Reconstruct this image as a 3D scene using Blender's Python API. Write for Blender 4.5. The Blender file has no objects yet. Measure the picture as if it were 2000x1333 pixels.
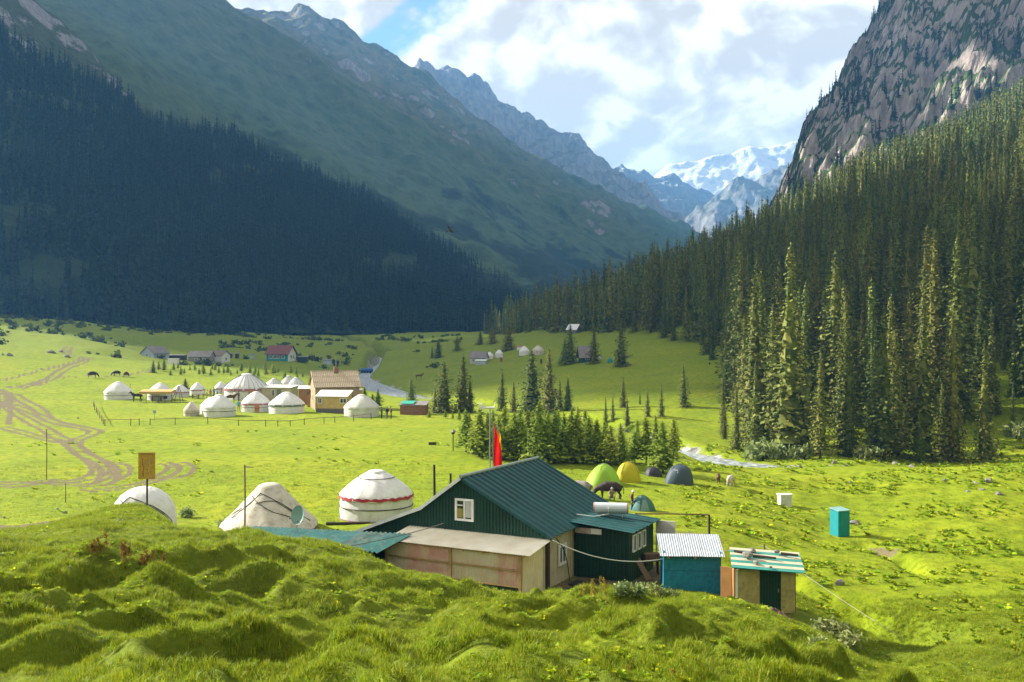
import bpy, bmesh, math, random
import numpy as np
from mathutils import Vector, Matrix
R = math.radians
random.seed(7); rng = np.random.default_rng(7)
S = bpy.context.scene
COL = S.collection
# ------------------------------------------------------------------ camera, sky, sun, exposure
FPX = 35 / 36 * 2000          # focal length in photo pixels (2000 px wide)
HZ = 660                      # photo row of the horizon (eye level, z = 0)
cd = bpy.data.cameras.new('camera'); cam = bpy.data.objects.new('camera', cd); COL.objects.link(cam)
cam.rotation_euler = (R(90), 0, 0); cd.lens = 35; cd.sensor_width = 36; cd.shift_y = -(666.5 - HZ) / 2000
cd.clip_start = 0.3; cd.clip_end = 40000
S.camera = cam
SUN_AZ, SUN_EL = R(-67), R(29)          # azimuth from +Y towards +X
SUND = Vector((math.sin(SUN_AZ) * math.cos(SUN_EL), math.cos(SUN_AZ) * math.cos(SUN_EL), math.sin(SUN_EL)))
sl = bpy.data.lights.new('sun', 'SUN'); sl.energy = 5.0; sl.angle = R(0.5); sl.color = (1, 0.93, 0.80)
so = bpy.data.objects.new('sun', sl); COL.objects.link(so)
so.rotation_euler = SUND.to_track_quat('Z', 'Y').to_euler(); so.location = SUND * 100
S.view_settings.view_transform = 'Standard'; S.view_settings.look = 'None'
S.view_settings.exposure = 1.85; S.view_settings.gamma = 1; S.view_settings.use_curve_mapping = False
cy = S.cycles; cy.max_bounces = 5; cy.diffuse_bounces = 2; cy.glossy_bounces = 2; cy.transmission_bounces = 4; cy.volume_bounces = 0; cy.transparent_max_bounces = 6
cy.caustics_reflective = False; cy.caustics_refractive = False; cy.use_denoising = True
S.render.resolution_x = 1024; S.render.resolution_y = 682

W = bpy.data.worlds.new('World'); S.world = W; W.use_nodes = True
nt = W.node_tree; nt.nodes.clear()
class NT:
    """tiny helper to write node graphs"""
    def __init__(s, t): s.t = t
    def n(s, typ, **kw):
        x = s.t.nodes.new(typ)
        for k, v in kw.items():
            if k.startswith('i_'):
                x.inputs[k[2:].replace('_', ' ')].default_value = v
            else: setattr(x, k, v)
        return x
    def l(s, a, b): s.t.links.new(a, b)
    def put(s, sock, v):
        if hasattr(v, 'is_output'): s.l(v, sock)
        else: sock.default_value = v
    def math(s, op, a, b=0.0, c=None, clamp=False):
        x = s.n('ShaderNodeMath', operation=op, use_clamp=clamp)
        s.put(x.inputs[0], a); s.put(x.inputs[1], b)
        if c is not None: s.put(x.inputs[2], c)
        return x.outputs[0]
    def vmath(s, op, a, b):
        x = s.n('ShaderNodeVectorMath', operation=op)
        s.put(x.inputs[0], a); s.put(x.inputs[1], b)
        return x.outputs[0]
    def noise(s, vec, scale, detail=4, rough=0.55, dist=0.0, lac=2.0):
        x = s.n('ShaderNodeTexNoise'); x.inputs['Scale'].default_value = scale
        x.inputs['Detail'].default_value = detail; x.inputs['Roughness'].default_value = rough
        x.inputs['Distortion'].default_value = dist; x.inputs['Lacunarity'].default_value = lac
        if vec is not None: s.l(vec, x.inputs['Vector'])
        return x.outputs['Fac']
    def ramp(s, fac, stops, interp='LINEAR'):
        x = s.n('ShaderNodeValToRGB'); cr = x.color_ramp; cr.interpolation = interp
        while len(cr.elements) < len(stops): cr.elements.new(0.5)
        for e, (p, c) in zip(cr.elements, stops):
            e.position = p; e.color = (*c, 1) if len(c) == 3 else c
        s.put(x.inputs[0], fac); return x.outputs[0]
    def mix(s, fac, a, b, mode='MIX'):
        x = s.n('ShaderNodeMix', data_type='RGBA', blend_type=mode)
        s.put(x.inputs[0], fac)
        for sock, v in ((x.inputs[6], a), (x.inputs[7], b)):
            if isinstance(v, tuple): v = (*v, 1) if len(v) == 3 else v
            s.put(sock, v)
        return x.outputs[2]
    def mapr(s, v, a, b, c=0.0, d=1.0, smooth=False):
        x = s.n('ShaderNodeMapRange', interpolation_type='SMOOTHSTEP' if smooth else 'LINEAR')
        for i, q in enumerate((v, a, b, c, d)): s.put(x.inputs[i], q)
        return x.outputs[0]
w = NT(nt)
sky = w.n('ShaderNodeTexSky', sky_type='NISHITA', sun_disc=False, sun_elevation=SUN_EL, sun_rotation=SUN_AZ, altitude=2500, dust_density=0.6, ozone_density=1.2)
tc = w.n('ShaderNodeTexCoord'); D = tc.outputs['Generated']
# towering broken cumulus, one layer over the whole sky
sq = w.vmath('MULTIPLY', D, (1.0, 1.0, 1.35))
wa = w.n('ShaderNodeTexNoise'); wa.inputs['Scale'].default_value = 5; wa.inputs['Detail'].default_value = 4
w.l(sq, wa.inputs['Vector'])
warp = w.vmath('MULTIPLY', w.vmath('SUBTRACT', wa.outputs['Color'], (0.5, 0.5, 0.5)), (0.07, 0.07, 0.07))
P = w.vmath('ADD', sq, warp)
PO = (1.3, 0.4, 2.6)
P0 = w.vmath('ADD', P, PO)
P1 = w.vmath('ADD', P, (PO[0] - 0.022, PO[1] + 0.0, PO[2] + 0.030))
big = w.noise(P0, 3.4, 2, 0.5)
def billow(P, sc, oc):
    r = None; a = 0.5
    for i in range(oc):
        x = w.math('ABSOLUTE', w.math('SUBTRACT', w.math('MULTIPLY', w.noise(P, sc * 2.1 ** i, 0), 2.0), 1.0)); x = w.math('MULTIPLY', x, a); a *= 0.52
        r = x if r is None else w.math('ADD', r, x)
    return r
n0 = w.math('ADD', w.math('MULTIPLY', w.noise(P0, 6.5, 5, 0.5), 0.62), w.math('MULTIPLY', billow(P0, 11, 5), 0.62))
n1 = w.math('ADD', w.math('MULTIPLY', w.noise(P1, 6.5, 3, 0.5), 0.62), w.math('MULTIPLY', billow(P1, 11, 3), 0.62))
dirn = lambda px, py: Vector(((px - 1000) / FPX, 1, (HZ - py) / FPX)).normalized()
def blob(px, py, rad):     # angular gap in the cloud deck
    g = dirn(px, py); x = w.n('ShaderNodeVectorMath', operation='DISTANCE'); w.l(D, x.inputs[0]); x.inputs[1].default_value = g
    return w.mapr(x.outputs['Value'], rad, rad * 0.15, 0, 1, True)
gap = w.math('ADD', w.math('MULTIPLY', blob(862, -12, 0.075), 0.42), w.math('MULTIPLY', blob(752, 105, 0.055), 0.34))
cov = w.math('ADD', w.math('MULTIPLY', n0, 0.75), w.math('MULTIPLY', big, 0.35))
cov = w.math('SUBTRACT', cov, gap)
den = w.mapr(cov, 0.14, 0.28, 0, 1, True)
lit = w.math('SUBTRACT', n0, n1)
shade = w.math('ADD', w.math('MULTIPLY', lit, 6.0), w.mapr(big, 0.30, 0.70, 0.80, 0.10))
detail = w.noise(P0, 30, 6, 0.6)
shade = w.math('ADD', shade, w.math('MULTIPLY', w.math('SUBTRACT', detail, 0.5), 0.45))
edge = w.mapr(cov, 0.36, 0.52, 0.22, 0.0)
shade = w.math('ADD', shade, edge)
ccol = w.ramp(shade, [(0.0, (3.6, 3.2, 2.65)), (0.3, (4.1, 3.75, 3.2)), (0.55, (4.7, 4.35, 3.85)), (0.85, (5.8, 5.4, 4.85))])
skyc = w.mix(den, w.mix(0.0, sky.outputs[0], (0, 0, 0)), ccol)
bg = w.n('ShaderNodeBackground'); w.l(skyc, bg.inputs[0]); bg.inputs[1].default_value = 0.07
wo = w.n('ShaderNodeOutputWorld'); w.l(bg.outputs[0], wo.inputs[0])
W.cycles.sampling_method = 'MANUAL'; W.cycles.sample_map_resolution = 512

# ------------------------------------------------------------------ helpers
def tag(o, label=None, cat=None, group=None, kind=None):
    if label: o['label'] = label
    if cat: o['category'] = cat
    if group: o['group'] = group
    if kind: o['kind'] = kind
    return o
def thing(name, label, cat, loc=(0, 0, 0), rz=0, group=None):
    o = bpy.data.objects.new(name, None); COL.objects.link(o); o.empty_display_size = 0.2
    o.location = loc; o.rotation_euler = (0, 0, rz)
    return tag(o, label, cat, group)
class MB:
    def __init__(s): s.v = []; s.f = []; s.m = []; s.cur = 0
    def add(s, vs, fs):
        b = len(s.v); s.v += [tuple(p) for p in vs]
        for f in fs: s.f.append([b + i for i in f]); s.m.append(s.cur)
        return s
    def box(s, c, d, rz=0, M=None):
        x, y, z = (k / 2 for k in d)
        P = [Vector((a, b, e)) for a in (-x, x) for b in (-y, y) for e in (-z, z)]
        Q = M or Matrix.Rotation(rz, 3, 'Z')
        P = [Q @ p + Vector(c) for p in P]
        return s.add(P, [(0, 1, 3, 2), (4, 6, 7, 5), (0, 4, 5, 1), (2, 3, 7, 6), (0, 2, 6, 4), (1, 5, 7, 3)])
    def beam(s, p, q, wd, ht, up=(0, 0, 1)):
        p, q = Vector(p), Vector(q); d = (q - p); L = d.length; d.normalize()
        x = d.cross(Vector(up))
        if x.length < 1e-4: x = Vector((1, 0, 0))
        x.normalize(); u = x.cross(d)
        M = Matrix((x, d, u)).transposed()
        return s.box((p + q) / 2, (wd, L, ht), M=M)
    def tube(s, pts, r, n=6, cap=True):
        pts = [Vector(p) for p in pts]; rs = r if isinstance(r, (list, tuple)) else [r] * len(pts)
        V = []; F = []
        for i, p in enumerate(pts):
            d = (pts[min(i + 1, len(pts) - 1)] - pts[max(i - 1, 0)])
            d = d.normalized() if d.length > 1e-9 else Vector((0, 0, 1))
            a = Vector((0, 0, 1)) if abs(d.z) < 0.9 else Vector((1, 0, 0))
            x = d.cross(a).normalized(); y = d.cross(x)
            for k in range(n):
                t = 2 * math.pi * k / n; V.append(p + (x * math.cos(t) + y * math.sin(t)) * rs[i])
        for i in range(len(pts) - 1):
            for k in range(n):
                F.append((i * n + k, i * n + (k + 1) % n, (i + 1) * n + (k + 1) % n, (i + 1) * n + k))
        if cap:
            F.append(tuple(range(n))[::-1]); F.append(tuple((len(pts) - 1) * n + k for k in range(n)))
        return s.add(V, F)
    def lathe(s, prof, n=32, fn=None, a0=0, a1=2 * math.pi, c=(0, 0)):
        V = []; F = []; full = abs(a1 - a0 - 2 * math.pi) < 1e-6; m = n if full else n + 1
        for (r, z) in prof:
            for k in range(m):
                t = a0 + (a1 - a0) * k / n; rr, zz = (fn(r, z, t) if fn else (r, z))
                V.append((c[0] + rr * math.cos(t), c[1] + rr * math.sin(t), zz))
        for i in range(len(prof) - 1):
            for k in range(n):
                F.append((i * m + k, i * m + (k + 1) % m, (i + 1) * m + (k + 1) % m, (i + 1) * m + k))
        return s.add(V, F)
    def sheet(s, o, U, Vv, prof, thick=0.012):
        """profiled sheet: origin o, width vector U, length vector Vv, prof = [(u01, lift)]"""
        o, U, Vv = Vector(o), Vector(U), Vector(Vv); N = U.cross(Vv).normalized()
        a = [o + U * u + N * h for u, h in prof]; n = len(a)
        P = a + [p + Vv for p in a] + [p - N * thick for p in a] + [p + Vv - N * thick for p in a]
        F = []
        for i in range(n - 1):
            F += [(i, i + 1, n + i + 1, n + i), (2 * n + i + 1, 2 * n + i, 3 * n + i, 3 * n + i + 1),
                  (i + 1, i, 2 * n + i, 2 * n + i + 1), (n + i, n + i + 1, 3 * n + i + 1, 3 * n + i)]
        F += [(0, n, 3 * n, 2 * n), (n - 1, 3 * n - 1, 4 * n - 1, 2 * n - 1)]
        return s.add(P, F)
    def mesh(s, name, mats, smooth=False):
        me = bpy.data.meshes.new(name); me.from_pydata(s.v, [], s.f); me.update()
        for m in (mats if isinstance(mats, (list, tuple)) else [mats]): me.materials.append(m)
        if len(me.materials) > 1: me.polygons.foreach_set('material_index', s.m)
        if smooth: me.polygons.foreach_set('use_smooth', [True] * len(me.polygons))
        return me
    def build(s, name, mats, parent=None, loc=(0, 0, 0), rz=0, smooth=False):
        o = bpy.data.objects.new(name, s.mesh(name, mats, smooth)); COL.objects.link(o)
        o.parent = parent; o.location = loc; o.rotation_euler = (0, 0, rz); return o
def link(name, me, parent=None, loc=(0, 0, 0), rz=0, sc=None):
    o = bpy.data.objects.new(name, me); COL.objects.link(o); o.parent = parent
    o.location = loc; o.rotation_euler = (0, 0, rz)
    if sc is not None: o.scale = sc if hasattr(sc, '__len__') else (sc,) * 3
    return o
def copy_tree(o, parent=None):
    c = o.copy(); COL.objects.link(c); c.parent = parent
    for ch in list(o.children): copy_tree(ch, c)
    return c
corr = lambda n, amp, k=4: [(i / (n * k), amp * math.sin(2 * math.pi * i / k)) for i in range(n * k + 1)]
def ribs(n, h, duty=0.30):       # trapezoidal ribs
    p = []
    for i in range(n):
        a = i / n; e = 1 / n
        p += [(a, 0), (a + e * (1 - duty) * 0.9, 0), (a + e * (1 - duty * 0.8), h), (a + e * (1 - duty * 0.15), h)]
    return p + [(1, 0)]

# ---- numpy noise
def pn(x, y, seed=0):
    x = np.asarray(x, float); y = np.asarray(y, float)
    xi = np.floor(x).astype(np.int64); yi = np.floor(y).astype(np.int64); xf = x - xi; yf = y - yi
    def g(i, j, fx, fy):
        h = (i * 374761393 + j * 668265263 + seed * 974711) & 0x7fffffff
        h = ((h ^ (h >> 13)) * 1274126177) & 0x7fffffff
        a = (h ^ (h >> 16)) / 0x7fffffff * 2 * np.pi * 7
        return np.cos(a) * fx + np.sin(a) * fy
    u = xf ** 3 * (xf * (xf * 6 - 15) + 10); v = yf ** 3 * (yf * (yf * 6 - 15) + 10)
    a = g(xi, yi, xf, yf); b = g(xi + 1, yi, xf - 1, yf); c = g(xi, yi + 1, xf, yf - 1); d = g(xi + 1, yi + 1, xf - 1, yf - 1)
    return (a + (b - a) * u) * (1 - v) + (c + (d - c) * u) * v
def fbm(x, y, o=4, seed=0, gain=0.5):
    r = 0; a = 1
    for i in range(o): r = r + a * pn(x * 2 ** i, y * 2 ** i, seed + i); a *= gain
    return r
def ridged(x, y, o=5, seed=0, gain=0.5):
    r = 0; a = 1
    for i in range(o): r = r + a * (1 - 2 * np.abs(pn(x * 2 ** i, y * 2 ** i, seed + i))); a *= gain
    return r
sstep = lambda x, a, b: np.clip((x - a) / (b - a), 0, 1) ** 2 * (3 - 2 * np.clip((x - a) / (b - a), 0, 1))

# ------------------------------------------------------------------ materials
MATS = {}
def mat(name, col, rough=0.8, var=0.15, vscale=3.0, bump=0.0, bscale=40.0, metal=0.0, spec=0.3, trans=0.0, rnd=0.0, dirt=None):
    if name in MATS: return MATS[name]
    col = tuple(c * 0.8 for c in col); dirt = tuple(c * 0.8 for c in dirt) if dirt else None
    m = bpy.data.materials.new(name); m.use_nodes = True; t = NT(m.node_tree); b = t.t.nodes['Principled BSDF']
    tcn = t.n('ShaderNodeTexCoord'); o = tcn.outputs['Object']
    k = t.noise(o, vscale, 5, 0.6)
    lo = tuple(c * (1 - var) for c in col); hi = tuple(min(1, c * (1 + var)) for c in col)
    c = t.ramp(k, [(0.25, lo), (0.75, hi)])
    if dirt:
        dk = t.noise(o, vscale * 2.3, 6, 0.65); c = t.mix(t.mapr(dk, 0.48, 0.72), c, dirt)
    if rnd:
        oi = t.n('ShaderNodeObjectInfo'); f = t.mapr(oi.outputs['Random'], 0, 1, 1 - rnd, 1 + rnd)
        c = t.mix(1.0, c, t.n('ShaderNodeCombineColor').outputs[0], 'MULTIPLY') if False else t.vmath('MULTIPLY', c, t_comb(t, f))
    t.l(c, b.inputs['Base Color']); b.inputs['Roughness'].default_value = rough
    b.inputs['Metallic'].default_value = metal; b.inputs['Specular IOR Level'].default_value = spec
    if bump:
        bn = t.n('ShaderNodeBump'); bn.inputs['Strength'].default_value = bump; bn.inputs['Distance'].default_value = 0.02
        t.l(t.noise(o, bscale, 4, 0.6), bn.inputs['Height']); t.l(bn.outputs[0], b.inputs['Normal'])
    if trans:
        tr = t.n('ShaderNodeBsdfTranslucent'); t.l(c, tr.inputs[0]); mx = t.n('ShaderNodeMixShader'); mx.inputs[0].default_value = trans
        t.l(b.outputs[0], mx.inputs[1]); t.l(tr.outputs[0], mx.inputs[2]); t.l(mx.outputs[0], t.t.nodes['Material Output'].inputs[0])
    MATS[name] = m; return m
def t_comb(t, f):
    x = t.n('ShaderNodeCombineXYZ')
    for i in range(3): t.l(f, x.inputs[i])
    return x.outputs[0]
# ------------------------------------------------------------------ the ground: one sheet, heights from surveyed points
CP = []
def row(Y, *pts):
    for px, v, *k in pts: CP.append((px, Y, v if v <= 260 and not k else -(v - HZ) / FPX * Y))
row(2, (-800, -1.7), (1000, -1.7), (2800, -1.8))
row(6, (-500, -2.8), (1000, -2.9), (2500, -3.3))
row(12, (0, -4.5), (1000, -4.7), (2000, -5.6))
row(18, (-600, -5.6), (0, 1300), (500, 1325), (1000, 1335), (1500, 1352), (2000, 1480), (2700, -8.2))
row(24, (-600, -6.2), (0, 1200), (300, 1225), (500, 1235), (700, 1250), (1000, 1275), (1300, 1278), (1500, 1292), (1700, 1372), (2000, 1425), (2600, -9.8))
row(30, (-600, -6.6), (0, 1120), (300, 1140), (500, 1148), (700, 1180), (900, 1220), (1100, 1230), (1300, 1226), (1500, 1248), (1650, 1295), (1800, 1365), (2000, 1372), (2600, -11.2))
row(36, (-600, -7.2), (0, 1076), (200, 1068), (350, 1078), (500, 1077), (650, 1097), (800, 1142), (950, 1178), (1100, 1184), (1300, 1180), (1450, 1196), (1560, 1228), (1700, 1312), (1850, 1302), (2000, 1297), (2600, -11.9))
row(40, (-600, -7.8), (0, 1050), (150, 1037), (280, 1037), (400, 1045), (480, 1043), (600, 1064), (700, 1082), (850, 1136), (1000, 1163), (1100, 1166), (1300, 1166), (1450, 1186), (1550, 1216), (1700, 1266), (1850, 1256), (2000, 1246))
row(45, (-600, -8.8), (0, 1042), (130, 1027), (290, 1008), (400, -9.5), (480, -10.5), (600, -10.8), (800, -11.1), (1000, -11.1), (1200, -11.2), (1400, -11.5), (1550, -12.0), (1700, 1222), (2000, 1202), (2600, -12.7))
row(50, (-600, -9.8), (0, 1028), (130, 1016), (290, 990), (380, -10.5), (480, -11.3), (700, -11.4), (1000, -11.2), (1200, -11.2), (1350, -11.4), (1500, 1128), (1700, 1167), (2000, 1167))
row(60, (-600, -11), (0, 1008), (150, 1010), (290, -11.7), (480, -11.9), (800, -11.9), (1100, -11.6), (1300, 1040), (1400, 1046), (1500, 1078), (1640, 1092), (2000, 1102), (2600, -13.8))
row(72, (-600, -11.8), (0, 980), (500, -12.1), (800, -12.1), (1100, -12.3), (1300, -12.6), (1450, 1008), (1640, 1047), (2000, 1036))
row(90, (-600, -12), (0, -12), (500, -12.1), (900, -12.1), (1100, -12.5), (1300, -13), (1500, 960), (1700, 973), (2000, 966), (2600, -14))
row(110, (0, -12), (500, -12), (900, -12), (1100, -12.6), (1300, -13.4), (1450, 913), (1700, 915), (2000, 912))
row(125, (1000, -12.2), (1200, -13.3), (1400, -16.2), (1500, -16.2), (1700, -15.7), (2000, -15.6), (2500, -14))
row(142, (-600, -10), (0, -11.9), (500, -12), (830, -12), (1000, -12.2), (1150, -13.2), (1300, -14.8), (1450, 886), (1600, -16), (1800, 895), (2000, 888), (2500, -8))
row(165, (-300, -9.5), (0, -11.3), (400, -11.8), (700, -11.9), (830, -12.0), (950, -12.2), (1100, -13.4), (1300, 836), (1450, 845), (1600, 820), (1800, 795), (2000, 775), (2300, -2))
row(200, (-400, -4), (0, -9.3), (300, -10.7), (600, -11.5), (750, -12.5), (850, -12.5), (950, -13.2), (1100, 797), (1300, 770), (1500, 750), (1700, 705), (2000, 640), (2400, 22))
row(260, (-400, 4), (0, 690), (300, 716), (600, -10.6), (700, -13), (790, -14.6), (900, 762), (1000, 742), (1200, 708), (1350, 690), (1500, 650), (1700, 580), (2000, 470), (2400, 60))
row(330, (-400, 14), (0, 654), (200, 672), (300, 695), (450, 700), (600, 706), (700, 741), (800, 722), (900, 705), (1000, 690), (1100, 674), (1200, 655), (1400, 600), (1700, 490), (2000, 370), (2400, 105))
row(450, (-400, 30), (0, 618), (150, 630), (300, 650), (500, 670), (700, 685), (800, 688), (900, 676), (1000, 660), (1100, 648), (1200, 620), (1400, 550), (1600, 460), (1800, 360), (2000, 270, 1), (2400, 170))
row(600, (-400, 50), (0, 605), (300, 640), (500, 655), (700, 662), (850, 660), (950, 655), (1050, 648), (1200, 590), (1345, 528), (1500, 462), (1700, 355, 1), (2000, 225, 1), (2400, 230))
row(850, (0, 45), (300, 30), (500, 640), (700, 648), (850, 648), (1050, 648), (1200, 640), (1400, 580), (1600, 470), (2000, 170), (2400, 260))
row(1200, (0, 60), (500, 20), (1000, 10), (1300, 20), (1700, 60), (2400, 200))
CP = np.array(CP, float)
def _uv(px, Y): return np.stack([np.asarray(px, float) / 420.0, np.log(np.asarray(Y, float)) * 2.4], -1)
_c = _uv(CP[:, 0], CP[:, 1])
def _k(r2): return np.where(r2 > 1e-12, 0.5 * r2 * np.log(np.maximum(r2, 1e-12)), 0)
_n = len(CP); _A = np.zeros((_n + 3, _n + 3))
_A[:_n, :_n] = _k(((_c[:, None] - _c[None]) ** 2).sum(-1)) + np.eye(_n) * 0.01
_A[:_n, _n] = 1; _A[:_n, _n + 1:] = _c; _A[_n:, :_n] = _A[:_n, _n:].T
_w = np.linalg.solve(_A, np.concatenate([CP[:, 2], np.zeros(3)]))
def ground_base(px, Y):
    px = np.asarray(px, float); sh = px.shape; q = _uv(px.ravel(), np.asarray(Y, float).ravel()); out = np.empty(len(q))
    for i in range(0, len(q), 20000):
        b = q[i:i + 20000]; out[i:i + 20000] = _k(((b[:, None] - _c[None]) ** 2).sum(-1)) @ _w[:_n] + _w[_n] + b @ _w[_n + 1:]
    return out.reshape(sh)
def relief(x, y):
    """hummocks, cattle steps and soft roughness, in metres"""
    Y = np.maximum(y, 1); px = 1000 + x / Y * FPX
    fg = sstep(Y, 4, 14) * (1 - 0.75 * sstep(Y, 33, 39) - 0.25 * sstep(Y, 39, 47))
    fg = fg * (1 - 0.75 * sstep(px, 1750, 2000)) * (1 - 0.55 * sstep(px, 1150, 1350) * sstep(Y, 24, 30))
    a, b = (x * 0.80 + y * 0.60), (-x * 0.60 + y * 0.80)
    wx, wy = fbm(x * 0.2, y * 0.2, 2, 31) * 1.6, fbm(x * 0.2, y * 0.2, 2, 32) * 1.6
    h = fg * (0.70 * ridged((a + wx) * 0.20, (b + wy) * 0.13, 1, 5) + 0.50 * fbm((x + wx) * 0.40, (y + wy) * 0.30, 2, 6) + 0.30 * fbm(x * 1.05, y * 0.8, 2, 9) - 0.35)
    # cattle steps: gentle treads, short steep risers towards the camera
    sw = b * 0.40 + a * 0.05 + 1.3 * fbm(x * 0.16, y * 0.16, 3, 35); fr = sw - np.floor(sw)
    h = h + fg * 0.85 * (sstep(fr, 0, 0.30) - fr) * sstep(fbm(x * 0.13, y * 0.13, 2, 36), -0.40, 0.15)
    s2 = b * 0.95 - a * 0.22 + 0.9 * fbm(x * 0.3, y * 0.3, 3, 37); f2 = s2 - np.floor(s2); h = h + fg * 0.30 * (sstep(f2, 0, 0.35) - f2) * sstep(fbm(x * 0.22, y * 0.22, 2, 38), -0.2, 0.3)
    mid = sstep(Y, 40, 60)
    h = h + mid * (0.16 * fbm(x * 0.11, y * 0.11, 3, 12) + 0.06 * fbm(x * 0.7, y * 0.7, 2, 15))
    far = sstep(Y, 220, 340)
    h = h + far * 2.2 * fbm(x * 0.025, y * 0.025, 5, 18)
    slope = sstep(Y, 60, 75) * sstep(px, 1350, 1500) * (1 - sstep(Y, 105, 120))
    h = h + slope * 0.35 * fbm(x * 0.25, y * 0.25, 3, 22)
    # eroded bank that runs from the wooden goal frame down past the sheds
    def bank(pts, wd, dp):
        nonlocal h
        for (p, q) in zip(pts[:-1], pts[1:]):
            p, q = np.array(p), np.array(q); d = q - p; L2 = d @ d
            t = np.clip(((x - p[0]) * d[0] + (y - p[1]) * d[1]) / L2, 0, 1)
            dist = np.hypot(x - p[0] - t * d[0], y - p[1] - t * d[1])
            h = h - dp * np.exp(-(dist / wd) ** 2) * (1 + 0.6 * fbm(x * 0.5, y * 0.5, 2, 40))
    pp = lambda px_, Y_: ((px_ - 1000) / FPX * Y_, Y_)
    bank([pp(1300, 57), pp(1420, 55), pp(1520, 52)], 1.2, 0.95)
    bank([pp(1520, 52), pp(1640, 49), pp(1740, 45.5), pp(1850, 42)], 1.4, 1.5)
    bank([pp(1690, 68), pp(1760, 62), pp(1800, 57)], 0.7, 0.6)
    for (bx, by, rx, ry, am) in ((1320, 21.5, 1.3, 1.6, 0.35), (1100, 24, 1.3, 2.2, 0.5), (930, 27, 1.2, 2.2, 0.55), (420, 31, 2.0, 2.0, 0.5), (130, 26, 1.6, 2.6, 0.6)):
        cx, cy = pp(bx, by); h = h + am * np.exp(-((x - cx) / rx) ** 2 - ((y - cy) / ry) ** 2)
    return h
# flat pads under the buildings
PADS = [(2.2, 48.0, 9.0, -11.15), (-7.5, 46.3, 4.0, -11.1)]
WAT = [(-120, 700, -6.2), (-62, 480, -10.4), (-50.5, 335, -13.5), (-32, 262, -14.6), (-6, 205, -16.2), (14, 172, -16.5), (24, 145, -17.0), (31, 124, -16.25), (48, 119, -16.8), (70, 121, -16.2), (110, 126, -16.3), (170, 132, -16.4)]
def river_d(x, y):
    best = np.full(np.shape(x), 1e9); zz = np.zeros(np.shape(x)); ss = np.zeros(np.shape(x))
    for i, (p, q) in enumerate(zip(WAT[:-1], WAT[1:])):
        dx, dy = q[0] - p[0], q[1] - p[1]; t = np.clip(((x - p[0]) * dx + (y - p[1]) * dy) / (dx * dx + dy * dy), 0, 1)
        d = np.hypot(x - p[0] - t * dx, y - p[1] - t * dy); m = d < best
        best = np.where(m, d, best); zz = np.where(m, p[2] + t * (q[2] - p[2]), zz)
    return best, zz
def river_w(y): return 2.2 + 1.8 * sstep(y, 215, 265) - 2.8 * sstep(y, 285, 350)
def ground_z(x, y):
    x = np.asarray(x, float); y = np.asarray(y, float); Y = np.maximum(y, 1.0)
    z = ground_base(1000 + x / Y * FPX, Y) + relief(x, y)
    for (cx, cy, r, pz) in PADS:
        d = np.hypot(x - cx, y - cy); k = 1 - sstep(d, r * 0.6, r); z = z * (1 - k) + (pz + 0.05 * fbm(x, y, 2, 50)) * k
    d, wz = river_d(x, y); hw = river_w(y)
    k = 1 - sstep(d, hw + 0.3, hw + 3)
    z = np.where(k > 0, z * (1 - k) + k * (wz - 0.5 + 0.35 * sstep(d, hw - 2, hw + 3)), z)
    return z
def gz(x, y): return float(ground_z(np.array([x]), np.array([y]))[0])
def at(px, py, Y): return Vector(((px - 1000) / FPX * Y, Y, (HZ - py) / FPX * Y))
def onY(px, Y, dz=0.0):
    x = (px - 1000) / FPX * Y; return Vector((x, Y, gz(x, Y) + dz))
def hit(px, py, y0=16, y1=900):
    """first ground point on the ray through a photo pixel, from depth y0 outwards"""
    Y = np.exp(np.linspace(math.log(y0), math.log(y1), 700)); x = (px - 1000) / FPX * Y
    d = (HZ - py) / FPX * Y - ground_z(x, Y); i = np.where(d <= 0)[0]
    if not len(i): return onY(px, y1)
    i = i[0]; return onY(px, float(Y[i]))

gx = np.concatenate([np.linspace(-1300, -40, 60, endpoint=False), np.linspace(-40, 2040, 430, endpoint=False), np.linspace(2040, 3300, 60)])
gy = np.exp(np.concatenate([np.linspace(math.log(1.6), math.log(15), 22, endpoint=False), np.linspace(math.log(15), math.log(52), 250, endpoint=False),
     np.linspace(math.log(52), math.log(200), 150, endpoint=False), np.linspace(math.log(200), math.log(1200), 110)]))
PX, YY = np.meshgrid(gx, gy); XX = (PX - 1000) / FPX * YY
ZZ = ground_z(XX, YY)
nx, ny = len(gx), len(gy)
def grid_mesh(name, X, Y, Z):
    r, c = X.shape; me = bpy.data.meshes.new(name); n = r * c; q = (r - 1) * (c - 1)
    me.vertices.add(n); me.vertices.foreach_set('co', np.stack([X, Y, Z], -1).astype(np.float32).ravel())
    i = np.arange(n).reshape(r, c); f = np.stack([i[:-1, :-1], i[:-1, 1:], i[1:, 1:], i[1:, :-1]], -1).reshape(-1)
    me.loops.add(q * 4); me.loops.foreach_set('vertex_index', f.astype(np.int32))
    me.polygons.add(q); me.polygons.foreach_set('loop_start', np.arange(0, q * 4, 4, dtype=np.int32))
    me.update(calc_edges=True); me.validate(); me.polygons.foreach_set('use_smooth', np.ones(q, bool)); return me
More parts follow.
